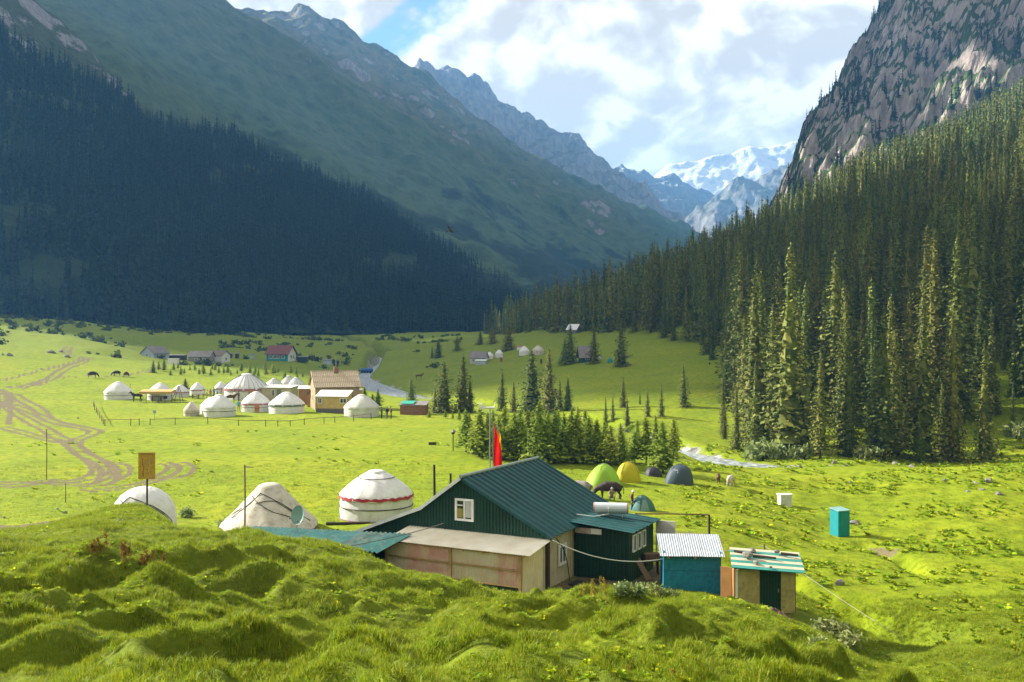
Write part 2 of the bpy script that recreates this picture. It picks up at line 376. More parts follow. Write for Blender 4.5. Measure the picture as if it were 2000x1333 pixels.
# worn tracks (photo pixels on the meadow, turned into ground points)
TRK = [([(0, 765), (20, 800), (60, 825), (115, 855), (160, 885), (190, 905), (195, 925), (150, 940), (90, 940), (0, 955)], 0.8),
       ([(20, 790), (70, 810), (120, 830), (185, 842), (150, 860), (150, 880), (200, 905), (215, 925), (190, 948), (100, 945), (0, 945)], 0.7),
       ([(25, 770), (75, 800), (95, 820), (160, 836), (190, 845)], 1.0),
       ([(0, 835), (60, 850), (120, 865)], 0.7), ([(10, 770), (8, 800), (2, 830)], 1.2),
       ([(0, 757), (40, 756), (90, 745), (130, 720), (165, 705), (130, 690), (135, 678)], 1.2),
       ([(40, 760), (80, 745), (150, 735), (230, 735), (300, 722), (320, 712)], 0.8),
       ([(0, 745), (100, 720), (180, 700)], 0.6),
       ([(220, 905), (240, 915), (235, 930), (190, 948)], 0.5), ([(160, 960), (230, 955), (300, 940), (350, 930), (365, 915), (345, 905)], 0.55),
       ([(290, 945), (330, 925), (340, 912), (320, 905)], 0.4)]
DM = np.zeros_like(ZZ)
def stroke(P, wd, amt):
    global DM
    for p, q in zip(P[:-1], P[1:]):
        d = q - p; L2 = d.x ** 2 + d.y ** 2 + 1e-9; t = np.clip(((XX - p.x) * d.x + (YY - p.y) * d.y) / L2, 0, 1)
        ds = np.hypot(XX - p.x - t * d.x, YY - p.y - t * d.y)
        DM = np.maximum(DM, amt * (1 - sstep(ds, wd * 0.55, wd * 1.5)))
def cat_rom(P, k=5):
    o = []
    for i in range(len(P) - 1):
        a, b, c, d = P[max(i - 1, 0)], P[i], P[i + 1], P[min(i + 2, len(P) - 1)]
        for j in range(k):
            t = j / k; o.append(0.5 * ((2 * b) + (c - a) * t + (2 * a - 5 * b + 4 * c - d) * t * t + (3 * b - a - 3 * c + d) * t ** 3))
    return o + [P[-1]]
def off(P, d):
    o = []
    for i, p in enumerate(P):
        t_ = P[min(i + 1, len(P) - 1)] - P[max(i - 1, 0)]; n_ = Vector((-t_.y, t_.x, 0)).normalized() if t_.length > 1e-6 else Vector((1, 0, 0)); o.append(p + n_ * d)
    return o
for pts, wd in TRK:                     # wheel ruts either side of a worn strip
    P_ = cat_rom([hit(x, y, 55) for x, y in pts])
    for s_ in (-1, 1): stroke(off(P_, s_ * (0.35 + wd * 0.5)), 0.16 + wd * 0.2, 1.0)
    stroke(P_, wd * 0.6, 0.3)
stroke(cat_rom([hit(x, y, 55) for x, y in ((0, 762), (18, 775), (12, 795))]), 1.0, 0.8)
stroke([onY(-120, 52), onY(0, 48), onY(70, 49), onY(135, 50)], 1.5, 1.0)
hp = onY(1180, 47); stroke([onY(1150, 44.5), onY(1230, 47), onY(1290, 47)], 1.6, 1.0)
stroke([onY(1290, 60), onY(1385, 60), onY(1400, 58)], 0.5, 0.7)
for (a, b) in (((1400, 55), (1500, 52.5)), ((1520, 52), (1640, 49)), ((1640, 49), (1740, 45.5)), ((1690, 68), (1740, 65)), ((1385, 56), (1440, 54.5))): stroke([onY(*a), onY(*b)], 0.62, 0.95)  # brown bank earth, its tone also standing in for shade on the bank
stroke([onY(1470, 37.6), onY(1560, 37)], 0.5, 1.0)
rd, rw = river_d(XX, YY)
DM2 = np.clip((1 - sstep(rd, river_w(YY) + 0.5, river_w(YY) + 4)) * (0.6 + fbm(XX * 0.2, YY * 0.2, 3, 60)), 0, 1)
me = grid_mesh('ground', XX, YY, ZZ)
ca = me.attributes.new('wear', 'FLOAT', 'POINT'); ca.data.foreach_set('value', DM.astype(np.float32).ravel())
cb = me.attributes.new('gravel', 'FLOAT', 'POINT'); cb.data.foreach_set('value', DM2.astype(np.float32).ravel())
# lush / dry pasture zones
LU = sstep(YY, 200, 330)
cc = me.attributes.new('lush', 'FLOAT', 'POINT'); cc.data.foreach_set('value', LU.astype(np.float32).ravel())
ct_ = me.attributes.new('turf', 'FLOAT', 'POINT'); ct_.data.foreach_set('value', (0.75 * (1 - sstep(YY, 40, 52)) * (0.7 + 0.6 * fbm(XX * 0.5, YY * 0.5, 3, 64))).clip(0, 1).astype(np.float32).ravel())
gm = bpy.data.materials.new('pasture'); gm.use_nodes = True; t = NT(gm.node_tree); b = t.t.nodes['Principled BSDF']
ge = t.n('ShaderNodeNewGeometry').outputs['Position']
k1 = t.noise(ge, 0.09, 5, 0.6); k2 = t.noise(ge, 1.1, 6, 0.65); k3 = t.noise(ge, 7.0, 5, 0.7); k4 = t.noise(ge, 0.45, 4, 0.6)
c = t.ramp(k1, [(0.3, (0.1341, 0.2004, 0.0058)), (0.5, (0.1922, 0.2483, 0.0065)), (0.7, (0.2459, 0.2702, 0.0093))])
c = t.mix(t.mapr(k2, 0.42, 0.68), c, (0.0939, 0.1350, 0.0047))
c = t.mix(t.mapr(k3, 0.50, 0.75, 0, 0.55), c, (0.2861, 0.2875, 0.0174))
c = t.mix(t.mapr(k4, 0.58, 0.74, 0, 0.6), c, (0.2146, 0.2004, 0.0174))
at1 = t.n('ShaderNodeAttribute', attribute_name='lush').outputs['Fac']
c = t.mix(t.math('MULTIPLY', at1, 0.5), c, t.ramp(k4, [(0.3, (0.0715, 0.1133, 0.0070)), (0.7, (0.1341, 0.1655, 0.0116))]))
tf = t.n('ShaderNodeAttribute', attribute_name='turf').outputs['Fac']
c = t.mix(tf, c, t.ramp(k2, [(0.3, (0.045, 0.060, 0.010)), (0.7, (0.085, 0.110, 0.012))]))  # dark thatch tone, also painted in for the shade between foreground blades
wr = t.n('ShaderNodeAttribute', attribute_name='wear').outputs['Fac']
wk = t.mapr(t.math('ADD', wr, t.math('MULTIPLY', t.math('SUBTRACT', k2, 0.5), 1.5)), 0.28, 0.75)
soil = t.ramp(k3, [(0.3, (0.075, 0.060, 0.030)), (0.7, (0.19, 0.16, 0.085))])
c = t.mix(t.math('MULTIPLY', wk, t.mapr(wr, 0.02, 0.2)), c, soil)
gr = t.n('ShaderNodeAttribute', attribute_name='gravel').outputs['Fac']
vo = t.n('ShaderNodeTexVoronoi'); vo.inputs['Scale'].default_value = 0.9; t.l(ge, vo.inputs['Vector'])
stone = t.ramp(vo.outputs['Color'], [(0.2, (0.10, 0.10, 0.09)), (0.8, (0.36, 0.35, 0.33))])
c = t.mix(t.mapr(t.math('ADD', gr, t.math('MULTIPLY', t.math('SUBTRACT', k4, 0.5), 1.0)), 0.45, 0.7), c, stone)
t.l(c, b.inputs['Base Color']); b.inputs['Roughness'].default_value = 0.95; b.inputs['Specular IOR Level'].default_value = 0.1
bm_ = t.n('ShaderNodeBump'); bm_.inputs['Strength'].default_value = 0.9; bm_.inputs['Distance'].default_value = 0.16
t.l(t.math('ADD', t.math('MULTIPLY', k3, 0.5), k2), bm_.inputs['Height']); t.l(bm_.outputs[0], b.inputs['Normal'])
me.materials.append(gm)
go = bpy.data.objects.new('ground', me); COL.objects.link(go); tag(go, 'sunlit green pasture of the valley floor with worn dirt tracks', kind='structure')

# ------------------------------------------------------------------ the stream
wm = bpy.data.materials.new('glacial_water'); wm.use_nodes = True; t = NT(wm.node_tree); b = t.t.nodes['Principled BSDF']
ge = t.n('ShaderNodeNewGeometry').outputs['Position']
f = t.noise(t.vmath('MULTIPLY', ge, (1, 0.5, 1)), 1.3, 6, 0.7)
t.l(t.ramp(f, [(0.4, (0.10, 0.125, 0.125)), (0.62, (0.42, 0.45, 0.46))]), b.inputs['Base Color']); b.inputs['Roughness'].default_value = 0.35
bn = t.n('ShaderNodeBump'); bn.inputs['Strength'].default_value = 0.8; bn.inputs['Distance'].default_value = 0.3; t.l(f, bn.inputs['Height']); t.l(bn.outputs[0], b.inputs['Normal'])
RP = cat_rom([Vector(p) for p in WAT], 8)
V = []; F = []
for i, p in enumerate(RP):
    d = (RP[min(i + 1, len(RP) - 1)] - RP[max(i - 1, 0)]); n = Vector((d.y, -d.x, 0)).normalized(); hw = float(river_w(p.y)) + 1.2
    for j in range(7):
        s_ = (j / 6 * 2 - 1) * hw; q = p + n * s_; V.append((q.x, q.y, q.z + 0.10 * float(pn(q.x * .8, q.y * .8, 3))))
for i in range(len(RP) - 1):
    for j in range(6): F.append((i * 7 + j, i * 7 + j + 1, i * 7 + j + 8, i * 7 + j + 7))
mb = MB(); mb.add(V, F); st = mb.build('stream', wm, smooth=True); tag(st, 'pale foaming mountain stream winding through the valley', kind='structure')

# ------------------------------------------------------------------ mountains
MTOP = [0.0, 0.0, 0.0]
def loft(name, label, cols, material, kd=1.0, rows=140, ncol=220, gull=30, gs=0.004, seed=1, rough=1.0, fine=0.0):
    """cols: list of (px, [(Y, py), ...from foot to crest...]) ; a crest gets a falling back side"""
    cols = [(c[0], [(y * kd, p) for y, p in c[1]]) for c in cols]; gull *= kd; gs /= kd
    pxs = np.array([c[0] for c in cols], float); K = len(cols[0][1])
    q = np.linspace(pxs[0], pxs[-1], ncol)
    Yk = np.stack([np.interp(q, pxs, [c[1][k][0] for c in cols]) for k in range(K)]); Pk = np.stack([np.interp(q, pxs, [c[1][k][1] for c in cols]) for k in range(K)])
    # add a back side
    Yk = np.vstack([Yk, Yk[-1:] * 1.25]); zk = (HZ - Pk) / FPX * Yk[:-1]; zk = np.vstack([zk, zk[-1:] * 0.35 - 60])
    tt = np.linspace(0, K, rows); Yr = np.empty((rows, ncol)); Zr = np.empty((rows, ncol))
    for j in range(ncol):
        Yr[:, j] = np.interp(tt, range(K + 1), Yk[:, j]); Zr[:, j] = np.interp(tt, range(K + 1), zk[:, j])
    Xr = (q[None] - 1000) / FPX * Yr
    # gullies run down the slope: noise over the contour direction, stretched in height
    n = ridged(Xr * gs + Zr * gs * 0.35, Yr * gs * 0.9, 5, seed, 0.52)
    n2 = fbm(Xr * gs * 5, Yr * gs * 5 + Zr * gs * 4, 4, seed + 9, 0.6)
    env = np.minimum(1, tt[:, None] / 0.35)
    d = (n - 0.35) * gull * env * rough + n2 * gull * 0.35 * env * (1 + fine)
    Zr = Zr + d * 0.8; Yr2 = Yr - d * 0.6
    MTOP[0] = max(MTOP[0], float(Zr.max())); MTOP[1] = max(MTOP[1], float(Yr2.max())); MTOP[2] = max(MTOP[2], float(np.abs(Xr).max()))
    me = grid_mesh(name, Xr, Yr2, Zr); me.materials.append(material)
    o = bpy.data.objects.new(name, me); COL.objects.link(o); tag(o, label, kind='structure')
    return Xr, Yr2, Zr
def mtn_mat(name, low, high, rock, z0, z1, rk=0.55, sc=1.0, snow=None, forest=None):
    m = bpy.data.materials.new(name); m.use_nodes = True; t = NT(m.node_tree); b = t.t.nodes['Principled BSDF']
    g = t.n('ShaderNodeNewGeometry'); p = g.outputs['Position']; sx = t.n('ShaderNodeSeparateXYZ'); t.l(p, sx.inputs[0]); z = sx.outputs[2]
    nx_ = t.n('ShaderNodeSeparateXYZ'); t.l(g.outputs['Normal'], nx_.inputs[0]); steep = nx_.outputs[2]
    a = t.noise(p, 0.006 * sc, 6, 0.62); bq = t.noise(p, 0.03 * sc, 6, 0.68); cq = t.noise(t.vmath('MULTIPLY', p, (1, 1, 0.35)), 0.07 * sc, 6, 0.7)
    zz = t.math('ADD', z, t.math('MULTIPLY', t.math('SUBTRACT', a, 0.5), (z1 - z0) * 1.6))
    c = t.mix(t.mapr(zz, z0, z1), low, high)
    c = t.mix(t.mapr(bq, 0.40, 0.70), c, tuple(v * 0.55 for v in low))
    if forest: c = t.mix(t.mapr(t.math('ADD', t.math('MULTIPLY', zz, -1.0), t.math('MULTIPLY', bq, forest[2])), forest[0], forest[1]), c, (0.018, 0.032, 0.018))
    rcol = t.ramp(cq, [(0.25, tuple(v * 0.45 for v in rock)), (0.5, rock), (0.75, tuple(min(1, v * 1.5) for v in rock))])
    rf = t.math('ADD', t.math('ADD', t.math('MULTIPLY', steep, -1.0), 1.0), t.math('ADD', t.math('ADD', t.math('MULTIPLY', t.math('SUBTRACT', bq, 0.5), 0.8), t.math('MULTIPLY', t.math('SUBTRACT', a, 0.5), 1.0)), t.mapr(zz, z0, z1 * 1.3, -0.12, 0.30)))
    c = t.mix(t.mapr(rf, rk, rk + 0.12), c, rcol)
    if snow is not None:
        sf = t.math('ADD', t.math('MULTIPLY', steep, 1.0), t.math('MULTIPLY', t.math('SUBTRACT', bq, 0.5), 1.2))
        c = t.mix(t.math('MULTIPLY', t.mapr(sf, snow, snow + 0.12), t.mapr(zz, z0, z1)), c, (0.60, 0.61, 0.62))
    t.l(c, b.inputs['Base Color']); b.inputs['Roughness'].default_value = 0.95; b.inputs['Specular IOR Level'].default_value = 0.08
    bn = t.n('ShaderNodeBump'); bn.inputs['Strength'].default_value = 0.9; bn.inputs['Distance'].default_value = 7 / sc
    t.l(t.math('ADD', cq, t.math('MULTIPLY', bq, 0.8)), bn.inputs['Height']); t.l(bn.outputs[0], b.inputs['Normal'])
    return m
GREEN = (0.065, 0.105, 0.050); OLIVE = (0.095, 0.115, 0.07); ROCK = (0.26, 0.23, 0.21)
M1 = loft('near_mountain', 'dark forested mountainside on the left with a rocky crest',
    [(-900, [(380, 640), (470, 520), (560, 430), (640, 380)]), (-400, [(420, 610), (540, 420), (680, 270), (800, 160)]), (-120, [(470, 604), (600, 370), (780, 110), (930, -120)]), (0, [(500, 605), (650, 370), (820, 150), (980, -35)]), (40, [(505, 606), (660, 380), (840, 170), (1000, 0)]),
     (130, [(520, 610), (700, 400), (880, 220), (1040, 75)]), (270, [(560, 625), (760, 430), (930, 300), (1080, 205)]), (400, [(600, 640), (830, 470), (980, 350), (1120, 272)]),
     (560, [(660, 650), (900, 500), (1050, 400), (1180, 325)]), (700, [(720, 652), (960, 530), (1100, 460), (1230, 405)]), (830, [(800, 654), (1020, 570), (1150, 520), (1270, 480)]),
     (950, [(880, 655), (1080, 610), (1200, 580), (1300, 558)]), (1060, [(960, 656), (1120, 645), (1230, 636), (1320, 630)]), (1250, [(1050, 660), (1200, 658), (1300, 656), (1400, 655)])],
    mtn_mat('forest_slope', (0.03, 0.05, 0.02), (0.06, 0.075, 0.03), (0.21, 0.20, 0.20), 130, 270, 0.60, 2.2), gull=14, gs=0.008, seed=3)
loft('green_mountain', 'broad grassy mountain flank behind the dark forested slope',
    [(-500, [(1000, 640), (1300, 200), (1600, -150), (1900, -400)]), (-100, [(1000, 620), (1350, 150), (1700, -120), (2050, -330)]), (100, [(1050, 600), (1400, 180), (1800, -60), (2150, -190)]), (250, [(1100, 600), (1450, 230), (1850, 20), (2200, -80)]),
     (370, [(1150, 610), (1500, 290), (1900, 100), (2260, -4)]), (450, [(1200, 620), (1550, 330), (1950, 150), (2300, 36)]), (560, [(1250, 630), (1600, 380), (2000, 220), (2350, 102)]), (700, [(1300, 640), (1700, 440), (2080, 300), (2400, 192)]),
     (830, [(1350, 645), (1750, 490), (2120, 370), (2450, 278)]), (960, [(1400, 650), (1800, 530), (2180, 440), (2500, 365)]), (1080, [(1450, 652), (1850, 570), (2220, 500), (2540, 440)]), (1200, [(1500, 654), (1900, 605), (2260, 560), (2580, 520)]),
     (1330, [(1550, 656), (1950, 635), (2300, 612), (2620, 590)]), (1450, [(1600, 658), (2000, 650), (2330, 646), (2650, 640)])],
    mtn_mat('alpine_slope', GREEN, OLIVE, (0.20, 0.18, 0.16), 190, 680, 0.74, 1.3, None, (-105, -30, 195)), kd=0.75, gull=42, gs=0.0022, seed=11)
loft('rocky_mountain', 'rocky grey peak with a long grassy ridge falling to the right',
    [(100, [(2300, 500), (2700, 200), (3100, 80), (3400, 60)]), (400, [(2300, 560), (2700, 240), (3100, 100), (3450, 75)]), (488, [(2300, 570), (2700, 260), (3100, 110), (3460, 47)]), (540, [(2320, 580), (2720, 270), (3110, 120), (3470, 38)]), (570, [(2330, 585), (2730, 280), (3120, 130), (3480, 50)]),
     (605, [(2340, 590), (2740, 290), (3130, 140), (3500, 35)]), (650, [(2360, 600), (2760, 310), (3150, 170), (3520, 58)]), (700, [(2400, 605), (2800, 340), (3180, 200), (3540, 84)]), (800, [(2450, 615), (2850, 390), (3220, 260), (3580, 150)]), (900, [(2500, 620), (2900, 430), (3270, 320), (3620, 216)]),
     (1000, [(2550, 625), (2950, 470), (3320, 370), (3660, 286)]), (1100, [(2600, 630), (3000, 510), (3370, 425), (3700, 345)]), (1200, [(2650, 635), (3050, 550), (3400, 470), (3740, 400)]), (1345, [(2700, 640), (3100, 590), (3450, 520), (3780, 460)]),
     (1480, [(2750, 650), (3150, 630), (3500, 600), (3820, 560)]), (1600, [(2800, 655), (3200, 650), (3550, 640), (3850, 630)])],
    mtn_mat('ridge_slope', GREEN, (0.14, 0.13, 0.07), (0.20, 0.19, 0.18), 210, 600, 0.68, 1.2), kd=0.62, gull=40, gs=0.0022, seed=21, fine=1.2)
loft('back_ridge', 'jagged blue grey ridge behind the rocky peak',
    [(600, [(3900, 500), (4300, 300), (4700, 200)]), (780, [(3900, 500), (4300, 310), (4700, 160)]), (830, [(3900, 500), (4300, 320), (4720, 138)]), (870, [(3900, 520), (4300, 330), (4740, 155)]), (950, [(3950, 540), (4350, 370), (4760, 190)]), (1050, [(4000, 560), (4400, 410), (4800, 258)]),
     (1130, [(4050, 570), (4450, 440), (4830, 290)]), (1200, [(4100, 580), (4500, 470), (4860, 345)]), (1280, [(4150, 600), (4550, 520), (4900, 408)]), (1345, [(4200, 620), (4580, 560), (4920, 458)]), (1450, [(4250, 640), (4600, 620), (4950, 560)])],
    mtn_mat('back_ridge_rock', (0.10, 0.11, 0.06), (0.16, 0.15, 0.13), (0.18, 0.175, 0.17), 180, 540, 0.54, 1.0), kd=0.6, gull=55, gs=0.002, seed=31, fine=1.5)
loft('far_ridge', 'hazy blue far ridge with snow streaks at the valley end',
    [(1100, [(6300, 640), (6800, 420), (7200, 350)]), (1195, [(6300, 640), (6800, 440), (7200, 337)]), (1215, [(6300, 640), (6800, 440), (7210, 328)]), (1245, [(6300, 640), (6800, 450), (7210, 342)]), (1300, [(6300, 640), (6800, 460), (7220, 360)]), (1345, [(6300, 640), (6800, 480), (7220, 380)]), (1385, [(6300, 640), (6800, 500), (7230, 396)]), (1440, [(6300, 640), (6800, 540), (7250, 430)]), (1520, [(6300, 640), (6800, 600), (7260, 520)]), (1600, [(6300, 650), (6800, 640), (7260, 620)])],
    mtn_mat('far_rock', (0.14, 0.14, 0.14), (0.2, 0.2, 0.2), (0.17, 0.17, 0.18), 270, 660, 0.5, 0.9, 0.86), kd=0.55, gull=70, gs=0.0016, seed=41, fine=1.0, rows=90)
loft('far_shoulder', 'hazy blue shoulder coming down from the right at the valley end',
    [(1260, [(5500, 640), (5800, 600), (6100, 540)]), (1340, [(5500, 640), (5800, 540), (6100, 440)]), (1400, [(5500, 640), (5800, 500), (6120, 395)]), (1450, [(5500, 640), (5800, 480), (6140, 366)]), (1500, [(5500, 640), (5800, 460), (6150, 345)]), (1560, [(5500, 640), (5800, 440), (6160, 320)]), (1700, [(5500, 640), (5800, 400), (6200, 260)]), (1900, [(5500, 640), (5800, 400), (6200, 230)])],
    mtn_mat('shoulder_rock', (0.12, 0.13, 0.09), (0.17, 0.17, 0.16), (0.2, 0.2, 0.2), 165, 550, 0.55, 0.9), kd=0.55, gull=80, gs=0.0018, seed=51, rows=80)
loft('snow_mountain', 'snow covered high mountain closing the valley under the clouds',
    [(1000, [(8600, 640), (9200, 480), (9700, 400)]), (1200, [(8600, 640), (9200, 450), (9700, 380)]), (1290, [(8600, 640), (9200, 430), (9700, 346)]), (1340, [(8600, 640), (9200, 420), (9700, 322)]), (1380, [(8600, 640), (9200, 420), (9700, 318)]), (1450, [(8600, 640), (9200, 420), (9700, 305)]), (1520, [(8600, 640), (9200, 420), (9700, 296)]), (1650, [(8600, 640), (9200, 400), (9700, 285)]), (1900, [(8600, 640), (9200, 400), (9700, 300)])],
    mtn_mat('glacier', (0.50, 0.51, 0.52), (0.52, 0.53, 0.54), (0.3, 0.3, 0.33), 50, 250, 1.4, 0.8, 0.40), kd=0.52, gull=70, gs=0.0012, seed=61, rows=90)
MC = loft('cliff_mountain', 'steep pale rock cliff with green ledges above the right forest',
    [(1470, [(640, 560), (700, 540), (760, 520), (800, 510)]), (1530, [(640, 520), (710, 460), (780, 410), (840, 385)]), (1550, [(640, 510), (720, 400), (800, 350), (860, 318)]), (1580, [(640, 500), (730, 380), (810, 310), (880, 262)]), (1620, [(640, 480), (730, 360), (820, 280), (900, 215)]), (1655, [(640, 470), (740, 330), (830, 230), (920, 150)]),
     (1690, [(640, 450), (740, 310), (840, 190), (940, 85)]), (1735, [(640, 430), (740, 280), (850, 130), (960, 0)]), (1800, [(640, 400), (740, 250), (850, 80), (980, -110)]), (1900, [(640, 360), (740, 190), (850, 20), (1000, -180)]), (2050, [(640, 300), (740, 130), (850, -60), (1000, -280)]), (2300, [(640, 200), (740, 0), (860, -200), (1000, -420)]), (2700, [(600, 100), (740, -150), (880, -400), (1000, -600)])],
    mtn_mat('cliff_rock', (0.05, 0.085, 0.02), (0.06, 0.09, 0.025), (0.37, 0.31, 0.28), 90, 500, 0.58, 3.0), gull=24, gs=0.014, seed=71, rows=200, ncol=260, fine=1.6)
# ------------------------------------------------------------------ vegetation
def leaf_mat(name, cols, trans=0.3, rough=0.7, rnd=0.25, spec=0.15):
    m = bpy.data.materials.new(name); m.use_nodes = True; t = NT(m.node_tree); b = t.t.nodes['Principled BSDF']
    g = t.n('ShaderNodeNewGeometry'); oi = t.n('ShaderNodeObjectInfo')
    r = g.outputs['Random Per Island']
    c = t.ramp(r, [(i / (len(cols) - 1), q) for i, q in enumerate(cols)])
    f = t.mapr(oi.outputs['Random'], 0, 1, 1 - rnd, 1 + rnd)
    h = t.mapr(t.math('FRACT', t.math('MULTIPLY', oi.outputs['Random'], 7.31)), 0, 1, 1 - rnd * 0.6, 1 + rnd * 0.6)
    v = t.n('ShaderNodeCombineXYZ'); t.l(t.math('MULTIPLY', f, h), v.inputs[0]); t.l(f, v.inputs[1]); t.l(f, v.inputs[2])
    c = t.vmath('MULTIPLY', c, v.outputs[0])
    t.l(c, b.inputs['Base Color']); b.inputs['Roughness'].default_value = rough; b.inputs['Specular IOR Level'].default_value = spec
    tr = t.n('ShaderNodeBsdfTranslucent'); t.l(c, tr.inputs[0]); mx = t.n('ShaderNodeMixShader'); mx.inputs[0].default_value = trans
    t.l(b.outputs[0], mx.inputs[1]); t.l(tr.outputs[0], mx.inputs[2]); t.l(mx.outputs[0], t.t.nodes['Material Output'].inputs[0])
    return m
NEEDLE = leaf_mat('spruce_needles', [(0.0404, 0.0626, 0.0120), (0.0822, 0.1068, 0.0180), (0.1329, 0.1538, 0.0260), (0.1773, 0.1824, 0.0360)], 0.15, 0.75, 0.28)
YOUNG = leaf_mat('young_spruce_needles', [(0.1155, 0.1674, 0.0182), (0.1925, 0.2631, 0.0234), (0.3080, 0.3669, 0.0338)], 0.38, 0.7, 0.2)
FARN = leaf_mat('shady_spruce_needles', [(0.010, 0.022, 0.012), (0.018, 0.034, 0.016), (0.030, 0.048, 0.022)], 0.1, 0.8, 0.3)  # darker needle copy, with the slope's shade put into its colour
BARK = mat('bark', (0.085, 0.058, 0.042), 0.95, 0.4, 6, 0.6, 18)
def npmesh(name, V, F, m):
    me = bpy.data.meshes.new(name); V = np.asarray(V, np.float32); F = np.asarray(F, np.int32)
    me.vertices.add(len(V)); me.vertices.foreach_set('co', V.ravel()); k = F.shape[1]
    me.loops.add(F.size); me.loops.foreach_set('vertex_index', F.ravel()); me.polygons.add(len(F))
    me.polygons.foreach_set('loop_start', np.arange(0, F.size, k, dtype=np.int32)); me.update(calc_edges=True); me.materials.append(m); return me
def crown(seed, H, Rb, z0, whorls, nbr, nspr, size, power=0.8, droop=0.28, belly=0.0, m=None, name='crown'):
    """spruce crown: whorls of drooping branches carrying flat and hanging needle sprays (rhombi)"""
    g = np.random.default_rng(seed); C = []; A = []; B = []
    lean = g.normal(0, 0.006, 2); lop = g.uniform(0, 6.28); gaps = g.uniform(0, 6.28, 5); gz_ = g.uniform(0.05, 0.8, 5)
    for i in range(whorls):
        t = (i + g.uniform(-0.4, 0.4)) / whorls; t = min(max(t, 0), 0.995); z = z0 + (H - z0) * t
        r0 = Rb * ((1 - t) ** power) * (1 - belly * (1 - t) ** 4) * (1 + 0.16 * math.sin(9 * t + seed) + 0.12 * math.sin(23 * t + seed * 2)) + 0.03 * Rb
        nb = max(3, int(nbr * (0.45 + 0.55 * (1 - t))))
        for k in range(nb):
            a = 6.283 * (k + g.uniform(-0.45, 0.45)) / nb + i * 2.4
            r = r0 * g.uniform(0.62, 1.18) * (1 + 0.12 * math.cos(a - lop))
            for q in range(5):
                if abs(t - gz_[q]) < 0.05 and abs((a - gaps[q] + 3.14) % 6.28 - 3.14) < 0.7: r *= 0.55
            dr = np.array([math.cos(a), math.sin(a), 0]); sd = np.array([-math.sin(a), math.cos(a), 0])
            ns = max(1, int(round(nspr * (0.35 + 0.65 * (r / Rb)))))
            for j in range(ns):
                s = (j + 0.7) / ns * g.uniform(0.85, 1.1); s = min(s, 1.08)
                p = dr * r * s + np.array([lean[0] * z, lean[1] * z, z - droop * r * s + 0.10 * r * s * s]) + g.normal(0, 0.05 * size, 3)
                sz = size * g.uniform(0.65, 1.25) * (0.55 + 0.45 * (1 - t))
                if j % 2 == 0:
                    ax = dr * 0.9 + sd * g.normal(0, 0.45) + np.array([0, 0, g.normal(-0.25, 0.25)]); bx = sd + np.array([0, 0, g.normal(0, 0.35)]) + dr * g.normal(0, .3)
                    A.append(ax / np.linalg.norm(ax) * sz); B.append(bx / np.linalg.norm(bx) * sz * 0.48)
                else:
                    ax = np.array([0, 0, -0.8]) + dr * g.uniform(0.0, 0.6) + sd * g.normal(0, 0.3); bx = sd * g.choice([-1, 1]) + dr * g.normal(0, 0.5)
                    A.append(ax / np.linalg.norm(ax) * sz * 0.9); B.append(bx / np.linalg.norm(bx) * sz * 0.42)
                C.append(p)
    # leader
    for k in range(4):
        C.append(np.array([lean[0] * H, lean[1] * H, H * (0.97 + 0.012 * k)])); A.append(np.array([g.normal(0, .2), g.normal(0, .2), 1]) * size * 0.6); B.append(np.array([math.cos(k), math.sin(k), 0]) * size * 0.14)
    C = np.array(C); A = np.array(A); B = np.array(B); n = len(C)
    V = np.stack([C - A * 0.45, C + A * 0.1 + B, C + A * 0.62, C + A * 0.1 - B], 1).reshape(-1, 3)
    F = np.arange(n * 4).reshape(n, 4)
    # dense inner twigs: a ragged opaque heart that keeps the light from leaking through
    rows, k = max(8, whorls // 3), 8; CV = []; CF = []
    for i in range(rows + 1):
        t = i / rows; z = z0 + (H - z0) * (0.02 + 0.95 * t); r0 = Rb * ((1 - t) ** power) * (1 - belly * (1 - t) ** 4) * (0.46 if i % 2 else 0.32)
        for j in range(k):
            a = 6.283 * (j + 0.5 * (i % 2)) / k; r = r0 * g.uniform(0.75, 1.15); CV.append((r * math.cos(a) + lean[0] * z, r * math.sin(a) + lean[1] * z, z - 0.25 * r * (i % 2)))
    for i in range(rows):
        for j in range(k): CF.append((i * k + j, i * k + (j + 1) % k, (i + 1) * k + (j + 1) % k, (i + 1) * k + j))
    # split the heart's faces so each takes its own tone
    CV = np.array(CV); CF = np.array(CF); V2 = CV[CF].reshape(-1, 3); F2 = np.arange(len(V2)).reshape(-1, 4) + len(V)
    return npmesh(name, np.concatenate([V, V2]), np.concatenate([F, F2]), m or NEEDLE)
def trunk_mesh(H, r, n=7):
    mb = MB(); mb.tube([(0, 0, -0.6), (0, 0, 0.02 * H), (0.01 * H, 0, 0.3 * H), (0, 0.006 * H, 0.65 * H), (0, 0, 0.97 * H)], [r * 1.25, r, r * 0.75, r * 0.42, r * 0.06], n)
    return mb.mesh('trunk', BARK, True)
TALL = [(crown(s, 24, rb, z0, 72, 11, 5.2, 0.60, pw, dr), trunk_mesh(24, 0.30)) for s, rb, z0, pw, dr in
        ((1, 2.5, 0.9, 0.66, 0.35), (2, 3.1, 1.4, 0.78, 0.3), (3, 2.1, 0.6, 0.6, 0.4), (4, 2.7, 2.6, 0.72, 0.35), (5, 3.4, 0.7, 0.85, 0.28), (6, 2.3, 1.6, 0.6, 0.4), (7, 2.9, 0.6, 0.92, 0.3))]
CONE = [(crown(20 + s, 16, rb, 0.5, 52, 12, 5.6, 0.55, pw, 0.25), trunk_mesh(16, 0.24)) for s, rb, pw in ((1, 3.1, 0.72), (2, 2.5, 0.7), (3, 2.2, 0.8))]
